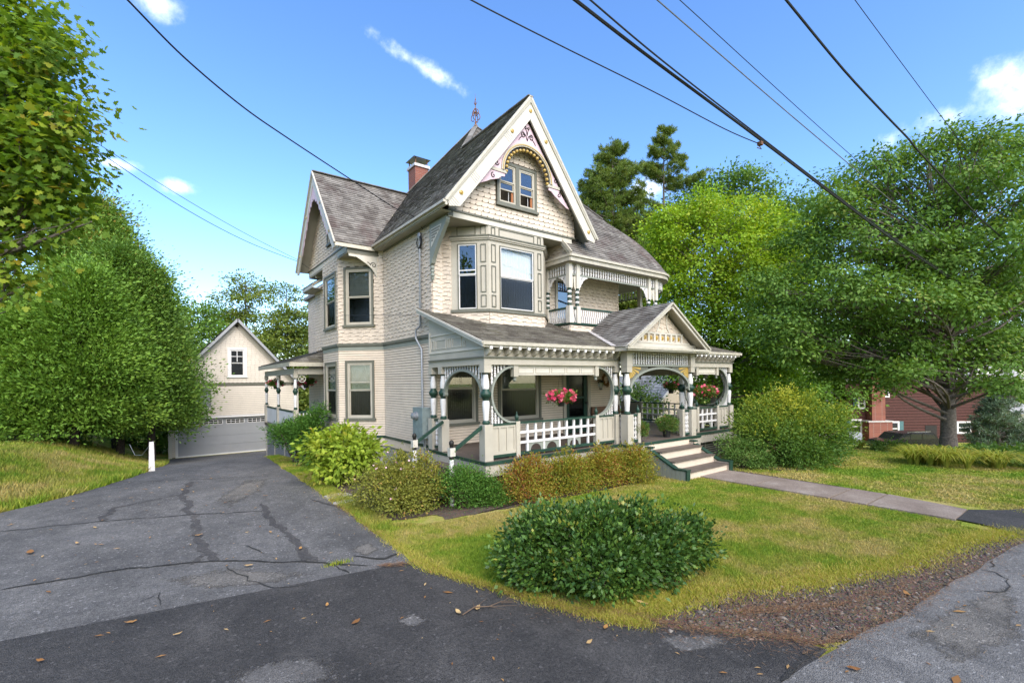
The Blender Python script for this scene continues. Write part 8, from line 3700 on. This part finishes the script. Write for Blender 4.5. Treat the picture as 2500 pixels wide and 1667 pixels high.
# ---- porch bench, wreaths
BT = thing('porch_bench', 'dark wooden bench against the house wall on the porch', 'bench', (13.9, 12.2, PZ))
for x in (13.25, 14.75):
    for y in (12.05, 12.45):
        mb = MB()
        mb.box(x - .03, x + .03, y - .03, y + .03, PZ, PZ + (.42 if y < 12.3 else .95))
        mb.build('leg', 'bench_wood', BT)
mb = MB()
mb.box(13.2, 14.8, 12.0, 12.48, PZ + .40, PZ + .45)
mb.build('seat', 'bench_wood', BT)
mb = MB()
mb.box(13.2, 14.8, 12.44, 12.49, PZ + .62, PZ + .95)
mb.build('backrest', 'bench_wood', BT)
for x in (13.22, 14.78):
    mb = MB()
    mb.tube([(x, 12.45, PZ + .68), (x, 12.2, PZ + .70), (x, 12.04, PZ + .64), (x, 12.05, PZ + .42)], .028, 6)
    mb.build('armrest', 'bench_wood', BT)


def wreath(c, fr, r, label, seed):
    t = thing('wreath', label, 'wreath', c, 'dried wreaths on the house walls')
    rg = np.random.default_rng(seed)
    n = 420
    a = rg.uniform(0, 2 * pi, n)
    p0 = np.array([fr.p(0, 0, 0)])[0] * 0
    U = np.array([fr.U[0], fr.U[1], 0])
    Nn = np.array([fr.N[0], fr.N[1], 0])
    pos = np.array(c) + U * (np.cos(a) * r)[:, None] + np.array([0, 0, 1.]) * (np.sin(a) * r * 1.25)[:, None] + rg.normal(size=(n, 3)) * .025 + Nn * .05
    d = U * (-np.sin(a))[:, None] + np.array([0, 0, 1.]) * np.cos(a)[:, None] + rg.normal(size=(n, 3)) * .6
    leaves('foliage', 'fallen_leaf', pos, d, rg.normal(size=(n, 3)), .09, .02, rg.random(n) * .4, t)
    mb = MB()
    pts = [tuple(np.array(c) + U * cos(q) * r + np.array([0, 0, 1.25]) * sin(q) * r + Nn * .04) for q in [2 * pi * i / 20 for i in range(21)]]
    mb.tube(pts, .022, 6)
    mb.build('ring', 'twig', t)


wreath((14.13, 12.60, 2.74), F_FRONT, .17, 'dried wreath on the house wall above the porch bench', 5)
wreath((6.56, 21.6, 2.35), F_REAR, .17, 'dried wreath on the wall inside the rear porch', 6)


# ================================================================== OVERHEAD WIRES
def wire(label, pts, r, mat='black_cable', n=40, twist=0):
    """cable through (px,py,d) points, smooth; depth varies as along a straight run"""
    P_ = [at(*p) for p in pts]
    Q = []
    m = len(P_)
    for i in range(m - 1):
        a, b, c, d = P_[max(i - 1, 0)], P_[i], P_[i + 1], P_[min(i + 2, m - 1)]
        for k in range(n // (m - 1)):
            t = k / (n // (m - 1))
            Q.append(.5 * ((2 * b) + (c - a) * t + (2 * a - 5 * b + 4 * c - d) * t * t + (3 * b - a - 3 * c + d) * t ** 3))
    Q.append(P_[-1])
    mb = MB()
    mb.tube([tuple(q) for q in Q], r, 6)
    if twist:
        tw_ = []
        K = len(Q) * 6
        for i in range(K + 1):
            f = i / K * (len(Q) - 1)
            j = min(int(f), len(Q) - 2)
            q = Q[j].lerp(Q[j + 1], f - j)
            tw_.append(tuple(q + Vector((cos(i * .55), sin(i * .55), cos(i * .55 + 1))) * (r * .9)))
        mb.tube(tw_, r * .7, 5)
    o = mb.build('utility_cable', mat)
    tag(o, label, 'cable', 'overhead utility cables')
    return o


wire('twisted service cable running from the top left to the mast on the side wall', [(250, -60, 6.0), (312, 0, 6.4), (450, 140, 7.4), (590, 258, 8.6), (700, 335, 9.8), (860, 440, 11.8), (965, 508, 13.6), (1012, 530, 14.3), (1033, 560, 14.42)], .014, n=72)
wire('thin cable ending at the clamp on the thick bundle', [(1080, -45, 6.6), (1150, 0, 7), (1370, 112, 8.2), (1600, 226, 9.5), (1770, 315, 10.6), (1856, 352, 11.2)], .011)
B_ = [(1330, -60, 7.2), (1405, 0, 7.6), (1600, 150, 8.9), (1860, 343, 11.2), (2080, 510, 14), (2233, 621, 16.6), (2500, 798, 23), (2600, 860, 26)]
wire('thick black cable bundle sloping down to the right edge', B_, .030)
wire('second strand lying on the thick bundle', [(1372, -60, 7.2), (1430, -10, 7.6), (1620, 150, 8.9), (1862, 338, 11.2), (2082, 506, 14), (2235, 617, 16.6), (2500, 795, 23)], .016)
wire('light grey wire above the thick bundle', [(1550, -50, 8), (1605, 0, 8.4), (1930, 280, 11.6), (2080, 406, 13.6), (2233, 536, 16.4), (2500, 743, 23)], .013, 'alu_cable')
wire('thin dark wire crossing just above the light grey one', [(1600, -50, 8), (1660, 0, 8.4), (1967, 280, 11.6), (2156, 448, 14.6), (2271, 553, 17), (2328, 606, 18.6), (2500, 752, 23)], .008)
wire('heavy wavy cable across the big right-hand tree', [(1870, -60, 9), (1920, 0, 9.4), (2060, 170, 10.8), (2162, 280, 12), (2217, 337, 12.8), (2240, 365, 13.1), (2301, 431, 14.2), (2393, 532, 16.4), (2420, 556, 17), (2500, 630, 19.5), (2560, 690, 22)], .026)
wire('thin wire farthest to the right in the sky', [(2050, -60, 9.4), (2088, 0, 9.8), (2296, 280, 12.6), (2386, 399, 14.2), (2500, 540, 17), (2560, 620, 19)], .008)
wire('lower thin wire from the left edge to the side gable', [(-60, 155, 9), (0, 197, 9.6), (195, 338, 12), (440, 502, 15.6), (600, 588, 18.2), (727, 638, 20.2)], .010)
wire('upper thin wire from the left edge to the side gable', [(-60, 150, 9), (0, 190, 9.6), (205, 328, 12), (440, 478, 15.6), (600, 570, 18.2), (727, 634, 20.2)], .008)
# clamp where the thin cable meets the bundle
cl_ = at(1857, 350, 11.2)
mb = MB()
mb.box(cl_.x - .05, cl_.x + .05, cl_.y - .05, cl_.y + .05, cl_.z - .05, cl_.z + .03)
mb.tube([tuple(cl_ + Vector((-.02, .02, -.05))), tuple(cl_ + Vector((.02, -.02, -.14))), tuple(cl_ + Vector((-.05, .05, -.1)))], .012, 5)
tag(mb.build('cable_clamp', 'rust'), 'rusty clamp joining the thin cable to the thick bundle', 'clamp')
# coiled drip loop at the mast head
mb = MB()
for k in range(3):
    pts = []
    for i in range(21):
        a = 2 * pi * i / 20
        pts.append((6.46 + .03 * k * .5, 13.24 + (.13 + .015 * k) * cos(a + k), 7.05 + (.17 + .02 * k) * sin(a + k)))
    mb.tube(pts, .011, 5)
mb.build('drip_loop', 'black_cable', H)
mb = MB()
mb.tube([tuple(at(727, 636, 20.2)), (5.30, 20.8, 7.46)], .008, 4)
mb.tube([(5.2, 20.0, 6.6), (5.4, 17.3, 5.2), (6.54, 13.6, 4.85)], .006, 4)
mb.build('house_wire', 'black_cable', H)

for o in bpy.data.objects:
    if '_root' in o.keys():
        del o['_root']
